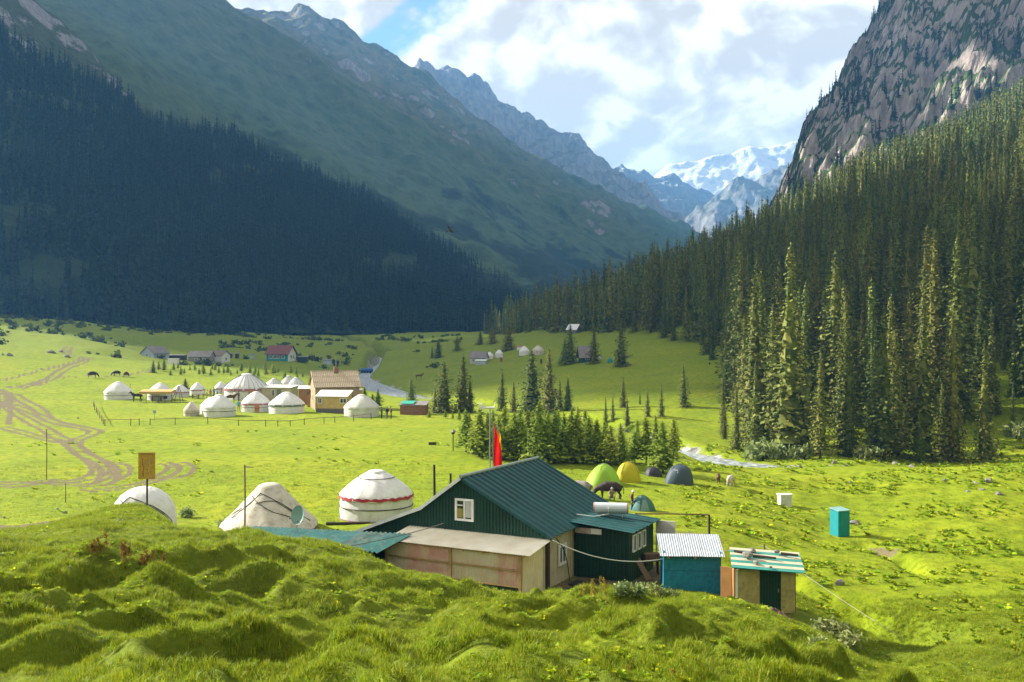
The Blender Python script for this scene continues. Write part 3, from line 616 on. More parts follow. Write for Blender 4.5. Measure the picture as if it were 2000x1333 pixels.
YNG = [(crown(40 + s, 5, rb, z0, 38, 12, 6, 0.27, pw, 0.12, bl, YOUNG), trunk_mesh(5, 0.085)) for s, rb, z0, pw, bl in
       ((1, 1.15, 0.9, 0.75, 0.35), (2, 1.35, 0.6, 0.85, 0.2), (3, 0.95, 1.1, 0.7, 0.45), (4, 1.25, 0.25, 0.9, 0.1), (5, 1.5, 0.8, 0.7, 0.3))]
LOWT = [crown(60 + s, 22, rb, 1.5, 26, 7, 3.2, 1.35, 0.65, 0.35, 0, NEEDLE, 'forest_spruce') for s, rb in ((1, 2.3), (2, 2.8), (3, 2.0), (4, 2.5))]
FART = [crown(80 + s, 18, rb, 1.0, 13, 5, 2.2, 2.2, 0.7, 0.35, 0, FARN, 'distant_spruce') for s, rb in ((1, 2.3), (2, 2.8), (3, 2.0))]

_unl = {}
def scatter(name, label, P, rot, scl, idx, meshes, tilt=None):
    """many alike pieces nobody could count: one object, instanced by geometry nodes"""
    sc = bpy.data.collections.new(name + '_pieces')
    for i, m in enumerate(meshes):
        o = bpy.data.objects.new('%s_piece_%02d' % (name, i), m); sc.objects.link(o)
    me = bpy.data.meshes.new(name); n = len(P); me.vertices.add(n); me.vertices.foreach_set('co', np.asarray(P, np.float32).ravel())
    r3 = np.zeros((n, 3), np.float32); r3[:, 2] = rot
    if tilt is not None: r3[:, 0] = tilt[:, 0]; r3[:, 1] = tilt[:, 1]
    s3 = np.asarray(scl, np.float32); s3 = np.repeat(s3[:, None], 3, 1) if s3.ndim == 1 else s3
    a = me.attributes.new('rot', 'FLOAT_VECTOR', 'POINT'); a.data.foreach_set('vector', r3.ravel())
    a = me.attributes.new('scl', 'FLOAT_VECTOR', 'POINT'); a.data.foreach_set('vector', s3.ravel().astype(np.float32))
    a = me.attributes.new('idx', 'INT', 'POINT'); a.data.foreach_set('value', np.asarray(idx, np.int32))
    for m in meshes:
        for q in m.materials:
            if q.name not in [z.name for z in me.materials]: me.materials.append(q)
    o = bpy.data.objects.new(name, me); COL.objects.link(o)
    ng = bpy.data.node_groups.new(name + '_nodes', 'GeometryNodeTree'); t = NT(ng)
    ng.interface.new_socket('Geometry', in_out='INPUT', socket_type='NodeSocketGeometry'); ng.interface.new_socket('Geometry', in_out='OUTPUT', socket_type='NodeSocketGeometry')
    gi = t.n('NodeGroupInput'); gout = t.n('NodeGroupOutput'); ip = t.n('GeometryNodeInstanceOnPoints'); ci = t.n('GeometryNodeCollectionInfo')
    ci.inputs['Collection'].default_value = sc; ci.inputs['Separate Children'].default_value = True; ci.inputs['Reset Children'].default_value = True
    def attr(nm, ty):
        x = t.n('GeometryNodeInputNamedAttribute', data_type=ty); x.inputs['Name'].default_value = nm; return x.outputs[0]
    t.l(gi.outputs[0], ip.inputs['Points']); t.l(ci.outputs[0], ip.inputs['Instance']); ip.inputs['Pick Instance'].default_value = True
    t.l(attr('idx', 'INT'), ip.inputs['Instance Index']); 
    e2r = t.n('FunctionNodeEulerToRotation'); t.l(attr('rot', 'FLOAT_VECTOR'), e2r.inputs[0]); t.l(e2r.outputs[0], ip.inputs['Rotation'])
    t.l(attr('scl', 'FLOAT_VECTOR'), ip.inputs['Scale']); t.l(ip.outputs[0], gout.inputs[0])
    md = o.modifiers.new('scatter', 'NODES'); md.node_group = ng
    return tag(o, label, kind='stuff')
def tree(name, pair, loc, H, label, group=None, wide=1.0, rz=None):
    base = {TALL[0][0].name: 24}.get(pair[0].name)
    H0 = 24 if pair in TALL else 16 if pair in CONE else 5
    s = H / H0; o = thing(name, label, 'tree', loc, random.uniform(0, 6.28) if rz is None else rz, group)
    link('trunk', pair[1], o, sc=(s, s, s)); link('crown', pair[0], o, sc=(s * wide, s * wide, s)); return o
WORDS = ['first', 'second', 'third', 'fourth', 'fifth', 'sixth', 'seventh', 'eighth', 'ninth', 'tenth', 'eleventh', 'twelfth', 'thirteenth', 'fourteenth', 'fifteenth', 'sixteenth', 'seventeenth', 'eighteenth', 'nineteenth', 'twentieth', 'twenty-first', 'twenty-second', 'twenty-third', 'twenty-fourth', 'twenty-fifth', 'twenty-sixth', 'twenty-seventh', 'twenty-eighth', 'twenty-ninth', 'thirtieth', 'thirty-first', 'thirty-second', 'thirty-third', 'thirty-fourth', 'thirty-fifth', 'thirty-sixth', 'thirty-seventh', 'thirty-eighth', 'thirty-ninth', 'fortieth']

# --- spruce forest on the right slope
n = 26000
Yc = np.sqrt(rng.uniform(132 ** 2, 700 ** 2, n)); pxc = rng.uniform(920, 2500, n)
edge = np.interp(Yc, [132, 142, 165, 200, 260, 330, 400, 500, 600, 700], [1470, 1430, 1400, 1420, 1390, 1215, 1110, 1030, 975, 940])
xc = (pxc - 1000) / FPX * Yc
keep = pxc > edge + 30 * fbm(Yc * 0.03, pxc * 0.01, 2, 77)
clear = fbm(xc * 0.035, Yc * 0.035, 2, 88) > -0.42
clear &= ~((Yc < 168) & (fbm(xc * 0.05, Yc * 0.05, 2, 91) < -0.24))
keep &= clear
xc, Yc, pxc = xc[keep], Yc[keep], pxc[keep]
cell = {}; sel = []
for i in range(len(xc)):
    k = (int(xc[i] // 5), int(Yc[i] // 5)); ok = True
    for a in (-1, 0, 1):
        for b_ in (-1, 0, 1):
            for j in cell.get((k[0] + a, k[1] + b_), ()):
                if (xc[i] - xc[j]) ** 2 + (Yc[i] - Yc[j]) ** 2 < (3.7 if Yc[i] < 240 else 4.6) ** 2: ok = False
    if ok: cell.setdefault(k, []).append(i); sel.append(i)
xc, Yc, pxc = xc[sel], Yc[sel], pxc[sel]; zc = ground_z(xc, Yc)
Hc = rng.normal(20, 4.5, len(xc)).clip(8, 29) * np.where(rng.uniform(size=len(xc)) < np.where(Yc < 185, 0.34, 0.14), rng.uniform(0.3, 0.65, len(xc)), 1.0) * np.interp(Yc, [130, 200, 700], [1.02, 1.0, 0.85])
rdist, _ = river_d(xc, Yc); okr = rdist > 8; xc, Yc, pxc, zc, Hc = (q[okr] for q in (xc, Yc, pxc, zc, Hc))
vis = (pxc > -20) & (pxc < 2030); order = np.argsort(-(Hc / Yc) * vis); big = order[:300]; rest = order[300:]
front = [i for i in sorted(big, key=lambda q: pxc[q]) if Yc[i] < 168][:40]; front = {int(i): k for k, i in enumerate(front)}
for i in big:
    lit = ('%s spruce from the left along the foot of the right forest' % WORDS[front[int(i)]]) if int(i) in front else 'tall narrow spruce in the dense forest on the right slope' if Hc[i] >= 17 else 'small spruce among taller ones in the right slope forest'
    tree('spruce_tree', TALL[int(rng.integers(len(TALL)))], (xc[i], Yc[i], zc[i] - 0.2), Hc[i], lit, 'spruces of the right slope forest', rng.uniform(0.95, 1.4))
print('forest', len(xc))
scatter('spruce_forest', 'dense dark spruce forest climbing the right slope', np.stack([xc, Yc, zc - 0.2], -1)[rest], rng.uniform(0, 6.28, len(rest)), np.stack([Hc / 22 * rng.uniform(0.85, 1.25, len(Hc))] * 2 + [Hc / 22], -1)[rest], np.where(Yc[rest] < 330, len(LOWT) + rng.integers(0, len(TALL), len(rest)), rng.integers(0, len(LOWT), len(rest))), LOWT + [q[0] for q in TALL])
# --- forest on the left mountain and the far trees (reads as one mass)
def on_loft(M, n, mask, seed):
    X, Y, Z = M; g = np.random.default_rng(seed); r, c = X.shape; rr = int(r * 0.78)
    # area-weighted cells
    ax = np.hypot(X[:rr, 1:] - X[:rr, :-1], Y[:rr, 1:] - Y[:rr, :-1])[:-1]; ay = np.sqrt((X[1:rr] - X[:rr - 1]) ** 2 + (Y[1:rr] - Y[:rr - 1]) ** 2 + (Z[1:rr] - Z[:rr - 1]) ** 2)[:, :-1]
    w_ = (ax * ay).ravel(); w_ = w_ / w_.sum(); ci = g.choice(len(w_), n, p=w_); i, j = ci // (c - 1), ci % (c - 1); u, v = g.uniform(size=n), g.uniform(size=n)
    f = lambda A: (A[i, j] * (1 - u) + A[i, j + 1] * u) * (1 - v) + (A[i + 1, j] * (1 - u) + A[i + 1, j + 1] * u) * v
    P = np.stack([f(X), f(Y), f(Z)], -1); t_ = (i + v) / r
    return P[mask(P, t_)]
def m1mask(P, t_):
    px = 1000 + P[:, 0] / P[:, 1] * FPX; k = fbm(P[:, 0] * 0.012, P[:, 2] * 0.012, 3, 5)
    top = np.interp(px, [-900, 0, 150, 300, 500, 1000], [0.66, 0.60, 0.57, 0.64, 0.74, 0.78])
    return (t_ < top + 0.20 * k + 0.05 * fbm(P[:, 0] * 0.05, P[:, 2] * 0.05, 2, 6)) & (fbm(P[:, 0] * 0.02, P[:, 2] * 0.02, 3, 15) > -0.30) & (fbm(P[:, 0] * 0.006 + P[:, 2] * 0.004, P[:, 2] * 0.003, 3, 17) > -0.38)
PF = on_loft(M1, 19000, m1mask, 4)
g5 = np.random.default_rng(55); n = 2600; px_ = g5.uniform(-150, 1000, n); bY = np.interp(px_, [-150, 0, 130, 270, 400, 560, 700, 830, 1000], [470, 500, 520, 560, 600, 660, 720, 800, 910])
Yf = bY + g5.uniform(-70, 70, n); xf = (px_ - 1000) / FPX * Yf; kf = (Yf - bY) > -15 + 120 * fbm(xf * 0.012, Yf * 0.012, 3, 57); xf, Yf = xf[kf], Yf[kf]
PF = np.concatenate([PF, np.stack([xf, Yf, ground_z(xf, Yf)], -1)])
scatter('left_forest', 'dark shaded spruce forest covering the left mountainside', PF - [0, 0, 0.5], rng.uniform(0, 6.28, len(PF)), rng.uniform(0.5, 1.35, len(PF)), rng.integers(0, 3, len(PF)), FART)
def mcmask(P, t_): return (fbm(P[:, 0] * 0.02, P[:, 2] * 0.03, 3, 25) > 0.05 + 0.55 * (t_ - 0.3)) & (t_ < 0.75)
PC = on_loft(MC, 2600, mcmask, 6)
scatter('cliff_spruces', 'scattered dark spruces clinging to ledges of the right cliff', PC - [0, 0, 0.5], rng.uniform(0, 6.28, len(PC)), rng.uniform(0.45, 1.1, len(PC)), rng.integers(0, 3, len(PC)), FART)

# --- single spruces on the meadows
MID = [(803, 738, 787, 0, 'lone dark cone-shaped spruce standing left of the stream meadow row', 1.2), (866, 705, 806, 0, 'broad dark spruce behind the small brick hut', 1.15), (850, 760, 806, 1, 'low spruce at the foot of the broad dark spruce by the hut', 1.1), (905, 690, 806, 1, 'tall narrow dark spruce right of the broad one by the hut', 1.0), (918, 735, 806, 2, 'shorter spruce touching the tall narrow spruce on its right side', 1.0),
       (980, 718, 804, 2, 'slim dark spruce left of the biggest one on the far meadow', 1.0), (1003, 742, 806, 1, 'short spruce between the slim one and the biggest spruce', 0.9), (1038, 682, 808, 0, 'biggest dark spruce on the meadow beyond the stream', 1.05), (1073, 680, 805, 2, 'open-branched tall spruce right of the biggest meadow spruce', 1.1), (1093, 742, 800, 1, 'thin spruce behind the last one of the meadow group', 0.9), (1109, 736, 802, 0, 'last spruce on the right of the meadow group', 0.9),
       (1217, 735, 797, 2, 'bare-looking slim spruce alone on the right meadow', 1.0), (1225, 780, 832, 2, 'thin spruce in front of the slim one on the right meadow', 0.9), (1197, 770, 826, 2, 'thin young spruce left of the slim meadow spruce', 0.6), (1183, 775, 830, 2, 'leftmost thin young spruce of the right meadow cluster', 0.6), (1265, 756, 815, 2, 'sparse spruce on the grassy slope below the forest edge', 0.8), (1250, 760, 790, 2, 'tiny sparse spruce up on the grassy slope', 0.6), (1292, 750, 815, 2, 'sparse slim spruce next to the forest edge', 0.8), (1335, 710, 795, 1, 'dark spruce standing forward of the forest edge', 0.9),
       (856, 660, 700, 0, 'dark spruce of a pair far up the valley meadow', 1.2), (844, 676, 700, 1, 'smaller spruce of the pair far up the valley meadow', 0.9), (893, 655, 686, 0, 'far spruce below the haze left of the hut meadow', 1.2), (938, 645, 674, 0, 'far hazy spruce at the left tip of the forest', 1.3), (962, 632, 672, 0, 'hazy spruce at the forest tip above the yurts', 1.2), (993, 630, 686, 0, 'dark spruce behind the two white yurts on the slope', 1.2), (1113, 632, 712, 1, 'tall spruce left of the dark hut on the slope', 1.2), (1103, 660, 708, 0, 'shorter spruce hugging the tall one left of the hut', 1.1), (1160, 635, 711, 2, 'tall spruce right of the dark hut on the slope', 1.1), (1213, 622, 716, 2, 'tall open spruce near the turquoise tent on the slope', 1.2),
       (18, 563, 612, 2, 'slim spruce at the far left edge of the sunlit hill', 1.2), (4, 578, 612, 1, 'spruce cut by the left edge of the picture', 1.2), (160, 585, 612, 0, 'rounded dark spruce at the foot of the left forest', 2.0), (208, 592, 612, 0, 'wide low spruce at the foot of the left forest', 2.6),
       (299, 703, 729, 0, 'dark young spruce beside the grey gabled house', 1.2), (427, 680, 706, 0, 'dark spruce beside the white walled farm building', 1.3), (362, 737, 760, 0, 'bushy spruce behind the small yurts of the camp', 1.7)]
MIDK = []
for px, top, base, k, lab, wd in MID:
    y0 = 120 if px > 760 else 170
    p = hit(px, base, y0); H = (base - top) / FPX * p.y
    tree('spruce_tree', CONE[k], p - Vector((0, 0, 0.2)), H, lab, None, wd * (1.65 if k == 0 else 1.45))
# --- row of young spruces behind the tents
ROW = [(910, 800, 884), (936, 797, 892), (952, 806, 886), (974, 812, 897), (985, 795, 885), (1003, 806, 897), (1030, 800, 893), (1052, 786, 907), (1083, 800, 905), (1101, 806, 903), (1128, 797, 904), (1150, 812, 900), (1166, 818, 906), (1115, 808, 905), (1070, 806, 905), (1020, 812, 898), (1180, 822, 905), (1192, 830, 912), (1216, 846, 908), (1240, 842, 905), (1262, 815, 906), (1295, 824, 926), (1316, 818, 898)]
ROW2 = [(962, 800, 868), (1040, 802, 872), (1090, 800, 872), (1212, 826, 878), (1245, 820, 880), (1015, 800, 872), (1066, 800, 870), (1116, 798, 872), (1142, 800, 876), (1185, 826, 880), (1280, 812, 880)]
for i, (px, top, base) in enumerate(sorted(ROW)):
    p = hit(px, base, 80); tree('young_spruce', YNG[i % 5], p - Vector((0, 0, 0.05)), (base - top) / FPX * p.y, '%s young spruce from the left in the front row behind the tents' % WORDS[i], 'young spruces in the row', random.uniform(1.5, 1.95))
for i, (px, top, base) in enumerate(sorted(ROW2)):
    p = hit(px, base, 80); tree('young_spruce', YNG[(i * 2 + 3) % 5], p - Vector((0, 0, 0.05)), (base - top) / FPX * p.y, '%s young spruce from the left in the back row by the stream' % WORDS[i], 'young spruces in the row', random.uniform(1.4, 1.8))
for i, (px, top, base) in enumerate([(838, 800, 816), (870, 801, 818), (884, 806, 820), (897, 800, 822), (917, 808, 830)]):
    p = hit(px, base, 100); tree('young_spruce', YNG[(i + 3) % 5], p, (base - top) / FPX * p.y, '%s small bushy spruce from the left on the meadow edge right of the hut' % WORDS[i], 'small spruces on the meadow edge', 1.5)
for i, (px, top, base) in enumerate([(712, 756, 795), (738, 760, 797), (728, 770, 797)]):
    p = hit(px, base, 165); tree('young_spruce', YNG[i], p, (base - top) / FPX * p.y, ['light green spruce behind the yurt nearest the log house', 'right one of two light green spruces behind the white yurt', 'low spruce between two taller ones behind the white yurt'][i], None, 1.5)
PL = []
g2 = random.Random(5)
for i in range(38):
    px = 305 + 290 * (i + g2.uniform(0, 1)) / 38; base = g2.uniform(722, 735) + 6 * (px > 480) - 6 * (px < 330); PL.append((px, base - g2.uniform(11, 22), base))
for i, (px, top, base) in enumerate(PL):
    p = hit(px, base, 170); tree('young_spruce', YNG[i % 5], p, (base - top) / FPX * p.y, '%s small spruce from the left in the plantation below the farm houses' % WORDS[i], 'spruces of the plantation', g2.uniform(1.2, 1.6))

# --- grass, weeds
GRASS = leaf_mat('grass_blades', [(0.1133, 0.1916, 0.0058), (0.1652, 0.2458, 0.0070), (0.2171, 0.2802, 0.0093), (0.2643, 0.2950, 0.0174)], 0.42, 0.6, 0.22, 0.2)
WEED = leaf_mat('weed_leaves', [(0.1433, 0.2554, 0.0109), (0.2204, 0.3405, 0.0137), (0.3306, 0.4256, 0.0182), (0.4408, 0.4575, 0.0182)], 0.6, 0.55, 0.25, 0.3)
RUST = leaf_mat('dock_seed_heads', [(0.15, 0.055, 0.018), (0.20, 0.085, 0.022), (0.18, 0.11, 0.03)], 0.2, 0.9, 0.2)
OCHRE = leaf_mat('ochre_seed_heads', [(0.30, 0.19, 0.03), (0.36, 0.25, 0.04), (0.24, 0.20, 0.03)], 0.3, 0.9, 0.2)
PETAL = leaf_mat('pale_petals', [(0.6, 0.58, 0.55), (0.7, 0.68, 0.7)], 0.3, 0.8, 0.1)
def tuft(seed, n, h, wd, spread, lean=0.5, m=None):
    g = np.random.default_rng(seed); V = []; F = []
    for i in range(n):
        a = g.uniform(0, 6.28); r = spread * math.sqrt(g.uniform()); b0 = np.array([r * math.cos(a), r * math.sin(a), -0.02]); d = g.uniform(0, 6.28)
        L = h * g.uniform(0.55, 1.2); ln = lean * g.uniform(0.3, 1.1); dr = np.array([math.cos(d), math.sin(d), 0]); sd = np.array([-dr[1], dr[0], 0]) * wd * g.uniform(0.7, 1.3)
        p1 = b0 + dr * ln * L * 0.3 + np.array([0, 0, L * 0.6]); p2 = b0 + dr * ln * L * 0.95 + np.array([0, 0, L * (1 - 0.25 * ln)])
        k = len(V); V += [b0 - sd * 0.6, b0 + sd * 0.6, p1 + sd * 0.5, p1 - sd * 0.5, p2]; F += [(k, k + 1, k + 2), (k, k + 2, k + 3), (k + 3, k + 2, k + 4)]
    return npmesh('grass_tuft', V, F, m or GRASS)
def rosette(seed, n, L, wd, up=0.5, m=None):
    g = np.random.default_rng(seed); V = []; F = []
    for i in range(n):
        a = 6.283 * i / n + g.uniform(-.3, .3); l_ = L * g.uniform(0.6, 1.15); e = up * g.uniform(0.4, 1.5); dr = np.array([math.cos(a), math.sin(a), 0]); sd = np.array([-dr[1], dr[0], 0]) * wd * g.uniform(.7, 1.2)
        k = len(V); z = np.array([0, 0, 1.])
        V += [dr * 0.02, dr * l_ * .45 + z * l_ * e * .7 + sd, dr * l_ * .45 + z * l_ * e * .7 - sd, dr * l_ + z * l_ * e * .6]; F += [(k, k + 1, k + 3), (k, k + 3, k + 2)]
    return npmesh('leafy_weed', V, F, m or WEED)
TUFTS = [tuft(1, 16, 0.24, 0.012, 0.13), tuft(2, 18, 0.30, 0.011, 0.14, 0.7), tuft(3, 14, 0.18, 0.013, 0.14, 0.4), tuft(4, 20, 0.22, 0.012, 0.16, 0.9)]
WEEDS = [rosette(1, 9, 0.28, 0.07), rosette(2, 12, 0.22, 0.05, 0.9), rosette(3, 14, 0.34, 0.08, 0.7), rosette(4, 16, 0.2, 0.04, 1.2)]
def wearat(x, y):
    px = 1000 + x / y * FPX; i = np.clip(np.searchsorted(gy, y), 0, ny - 1); j = np.clip(np.searchsorted(gx, px), 0, nx - 1); return np.maximum(DM[i, j], DM2[i, j] * 0.9)
def area_pts(n, y0, y1, p0, p1, seed):
    g = np.random.default_rng(seed); Y = np.sqrt(g.uniform(y0 ** 2, y1 ** 2, n)); x = (g.uniform(p0, p1, n) - 1000) / FPX * Y
    k = wearat(x, Y) < 0.35; return x[k], Y[k]
NOGO = [(1.5, 48.5, 6.6), (-8.0, 46.3, 3.2), (9.0, 44.5, 1.7), (11.6, 41.9, 2.2)]
def clearing(x, y):
    k = np.ones(len(x), bool)
    for (cx, cy_, r) in NOGO: k &= np.hypot(x - cx, y - cy_) > r
    return k
xs = []; ys = []; ss = []
for (n, a, b_, sc0) in ((62000, 9, 27, 0.52), (62000, 27, 50, 0.58), (30000, 50, 95, 0.7)):
    x, y = area_pts(n, a, b_, -150, 2150, int(a)); k = clearing(x, y); x, y = x[k], y[k]
    xs.append(x); ys.append(y); ss.append(sc0 * (0.55 + 1.0 * sstep(fbm(x * 0.45, y * 0.45, 3, 70), -0.35, 0.5)) * rng.uniform(0.7, 1.25, len(x)) * (0.55 if a == 50 else 1))
x = np.concatenate(xs); y = np.concatenate(ys); s_ = np.concatenate(ss)
scatter('grass', 'short tufted grass covering the hummocks and the pasture', np.stack([x, y, ground_z(x, y)], -1), rng.uniform(0, 6.28, len(x)), s_, rng.integers(0, 4, len(x)), TUFTS, rng.normal(0, 0.2, (len(x), 2)))
xs = []; ys = []; ss = []
for (n, a, b_, p0, p1, th, sc0) in ((3000, 62, 118, 1330, 2100, -0.02, 1.0), (1700, 55, 130, -100, 1300, 0.25, 0.9), (9000, 12, 46, -100, 2100, -0.1, 0.34), (900, 36, 70, 1350, 2100, 0.0, 0.9), (1400, 118, 150, 1380, 2100, -0.2, 1.3)):
    x, y = area_pts(n, a, b_, p0, p1, int(a * 3 + n)); k = clearing(x, y) & (fbm(x * 0.12, y * 0.12, 3, int(a)) > th); x, y = x[k], y[k]
    xs.append(x); ys.append(y); ss.append(sc0 * rng.uniform(0.5, 1.3, len(x)))
x = np.concatenate(xs); y = np.concatenate(ys); s_ = np.concatenate(ss)
scatter('weeds', 'broad leaved yellow green weeds spread over the pasture', np.stack([x, y, ground_z(x, y)], -1), rng.uniform(0, 6.28, len(x)), s_, rng.integers(0, 4, len(x)), WEEDS)

g4 = np.random.default_rng(44); n = 1400; Y = np.sqrt(g4.uniform(285 ** 2, 640 ** 2, n)); px_ = g4.uniform(-50, 900, n); x = (px_ - 1000) / FPX * Y
k = (fbm(x * 0.02, Y * 0.03, 3, 46) > 0.10) & (river_d(x, Y)[0] > 8); x, Y = x[k], Y[k]
SHR = leaf_mat('shrub_leaves', [(0.03, 0.05, 0.015), (0.06, 0.085, 0.02), (0.09, 0.11, 0.03)], 0.2, 0.8, 0.3)
def shrub(seed):
    g = np.random.default_rng(seed); V = []; F = []
    for i in range(60):
        c = g.normal(0, 1, 3) * [.5, .5, .3] + [0, 0, .45]; a, b_ = g.normal(0, .22, 3), g.normal(0, .16, 3); k = len(V); V += [c - a, c + b_, c + a, c - b_]; F.append((k, k + 1, k + 2, k + 3))
    return npmesh('shrub', V, F, SHR)
scatter('shrubs', 'low dark juniper shrubs dotted over the far meadow', np.stack([x, Y, ground_z(x, Y)], -1), g4.uniform(0, 6, len(x)), g4.uniform(.5, 1.7, len(x)), g4.integers(0, 3, len(x)), [shrub(i) for i in range(3)])
# ------------------------------------------------------------------ materials for built things
WHITE = mat('white_canvas', (0.72, 0.72, 0.70), 0.9, 0.10, 1.2, 0.9, 3, dirt=(0.60, 0.58, 0.54))
BEIGE = mat('beige_canvas', (0.55, 0.51, 0.42), 0.9, 0.18, 1.0, 0.9, 3, dirt=(0.33, 0.29, 0.22))
ROPE = mat('dark_rope', (0.10, 0.09, 0.08), 0.9)
REDB = mat('red_felt', (0.42, 0.035, 0.05), 0.9, 0.25, 6)
PINKB = mat('patterned_felt', (0.40, 0.17, 0.22), 0.9, 0.5, 9)
GREYB = mat('grey_felt', (0.16, 0.20, 0.17), 0.9, 0.5, 9)
DGREEN = mat('green_cladding', (0.006, 0.040, 0.026), 0.5, 0.3, 1.5, 0.2, 3, spec=0.3, rnd=0.15, dirt=(0.012, 0.045, 0.03))
TEALROOF = mat('teal_roof_sheet', (0.003, 0.058, 0.058), 0.5, 0.25, 0.8, 0.25, 3, spec=0.25, rnd=0.12, dirt=(0.012, 0.075, 0.07))
SEAROOF = mat('sea_green_old_sheet', (0.09, 0.32, 0.29), 0.5, 0.3, 1.2, dirt=(0.34, 0.40, 0.35), spec=0.4)
CREAM = mat('cream_cladding', (0.50, 0.44, 0.30), 0.7, 0.12, 1.3, dirt=(0.38, 0.32, 0.22))
WOOD = mat('weathered_wood', (0.20, 0.13, 0.075), 0.9, 0.35, 5, 0.4, 30)
DWOOD = mat('dark_wood', (0.055, 0.038, 0.026), 0.9, 0.4, 5, 0.4, 30)
PINE = mat('raw_pine', (0.42, 0.27, 0.12), 0.85, 0.25, 4, 0.3, 30)
ORANGEW = mat('orange_boards', (0.38, 0.19, 0.06), 0.8, 0.2, 3)
WPAINT = mat('white_paint', (0.75, 0.76, 0.75), 0.5, 0.06, 4)
GALV = mat('galvanised_sheet', (0.48, 0.52, 0.56), 0.42, 0.15, 1.6, metal=0.35, dirt=(0.36, 0.38, 0.4))
BLUEP = mat('blue_paint', (0.010, 0.20, 0.34), 0.6, 0.25, 1.8, dirt=(0.008, 0.10, 0.20))
TEALP = mat('teal_paint', (0.006, 0.24, 0.27), 0.55, 0.1, 2)
YELW = mat('faded_yellow_boards', (0.40, 0.33, 0.13), 0.85, 0.3, 2.0, dirt=(0.24, 0.20, 0.09))
GLASS = mat('dark_glass', (0.03, 0.04, 0.045), 0.08, 0.2, 2, spec=0.8)
STEEL = mat('dull_steel', (0.30, 0.31, 0.32), 0.45, 0.1, 4, metal=0.6)
DARK = mat('dark_void', (0.015, 0.015, 0.015), 0.95)
STONE = mat('grey_boulder', (0.24, 0.225, 0.20), 0.95, 0.35, 2.0, 0.7, 9, dirt=(0.13, 0.125, 0.10))
BRICK = mat('brick_wall', (0.25, 0.13, 0.08), 0.95, 0.4, 5, 0.5, 20)
LOGW = mat('plank_wall', (0.34, 0.255, 0.155), 0.9, 0.3, 1.5, 0.3, 10)
TANROOF = mat('tan_slate_roof', (0.55, 0.44, 0.30), 0.8, 0.15, 2)
REDROOF = mat('brown_red_roof', (0.16, 0.050, 0.045), 0.6, 0.2, 1)
GREYROOF = mat('grey_slate_roof', (0.22, 0.20, 0.19), 0.85, 0.25, 1)
PALEBLUE = mat('pale_blue_wall', (0.38, 0.45, 0.50), 0.8, 0.1, 1)
YSIGN = mat('yellow_sign_board', (0.50, 0.31, 0.03), 0.6, 0.15, 3, dirt=(0.36, 0.22, 0.03))
REDC = mat('red_flag_cloth', (0.75, 0.015, 0.012), 0.8, 0.1, 3, trans=0.4)
YELC = mat('yellow_flag_cloth', (0.75, 0.50, 0.02), 0.8, 0.1, 3, trans=0.4)
SOIL = mat('bare_soil', (0.085, 0.055, 0.035), 1.0, 0.4, 3, 0.8, 12)
def poly_mat(nm, tl, tpv, c0=(0.82, 0.70, 0.52), c1=(0.93, 0.87, 0.74)):
    m = bpy.data.materials.new(nm); m.use_nodes = True; t = NT(m.node_tree); b = t.t.nodes['Principled BSDF']
    o = t.n('ShaderNodeTexCoord').outputs['Object']; c = t.ramp(t.noise(o, 1.4, 5, 0.6), [(0.3, c0), (0.7, c1)])
    t.l(c, b.inputs['Base Color']); b.inputs['Roughness'].default_value = 0.35
    tr = t.n('ShaderNodeBsdfTranslucent'); t.l(c, tr.inputs[0]); tp = t.n('ShaderNodeBsdfTransparent'); tp.inputs[0].default_value = (0.85, 0.8, 0.65, 1)
    m1 = t.n('ShaderNodeMixShader'); m1.inputs[0].default_value = tl; t.l(b.outputs[0], m1.inputs[1]); t.l(tr.outputs[0], m1.inputs[2])
    m2 = t.n('ShaderNodeMixShader'); m2.inputs[0].default_value = tpv; t.l(m1.outputs[0], m2.inputs[1]); t.l(tp.outputs[0], m2.inputs[2]); t.l(m2.outputs[0], t.t.nodes['Material Output'].inputs[0]); return m
POLYP = poly_mat('polycarbonate_pinkish', 0.35, 0.2, (0.80, 0.42, 0.38), (0.90, 0.78, 0.62)); POLY = poly_mat('polycarbonate_wall', 0.35, 0.26); POLYR = poly_mat('polycarbonate_roof', 0.30, 0.20, (0.74, 0.70, 0.60), (0.88, 0.86, 0.79))
def window(parent, c, wd, ht, nrm_axis='y', sgn=-1, frame=WPAINT, t_=0.07, mull=True, sub=True):
    """framed window, c = centre on the wall face"""
    mb = MB(); c = Vector(c); ax = Vector((1, 0, 0)) if nrm_axis == 'y' else Vector((0, 1, 0)); nv = (Vector((0, 1, 0)) if nrm_axis == 'y' else Vector((1, 0, 0))) * sgn
    def b(u, v, du, dv, d, off):
        p = c + ax * u + Vector((0, 0, v)) + nv * off; s = (du, d, dv) if nrm_axis == 'y' else (d, du, dv); mb.box(p, s)
    b(-wd / 2 + t_ / 2, 0, t_, ht, 0.08, 0.03); b(wd / 2 - t_ / 2, 0, t_, ht, 0.08, 0.03); b(0, ht / 2 - t_ / 2, wd - 2 * t_, t_, 0.08, 0.03); b(0, -ht / 2 + t_ / 2, wd - 2 * t_, t_, 0.08, 0.03)
    if mull: b(0, 0, t_ * 0.7, ht - 2 * t_, 0.06, 0.028)
    w_ = mb.build('window', frame, parent)
    mb = MB(); p = c + nv * 0.012; s = (wd - 2 * t_, 0.012, ht - 2 * t_) if nrm_axis == 'y' else (0.012, wd - 2 * t_, ht - 2 * t_); mb.box(p, s); mb.build('pane', GLASS, w_)
    return w_

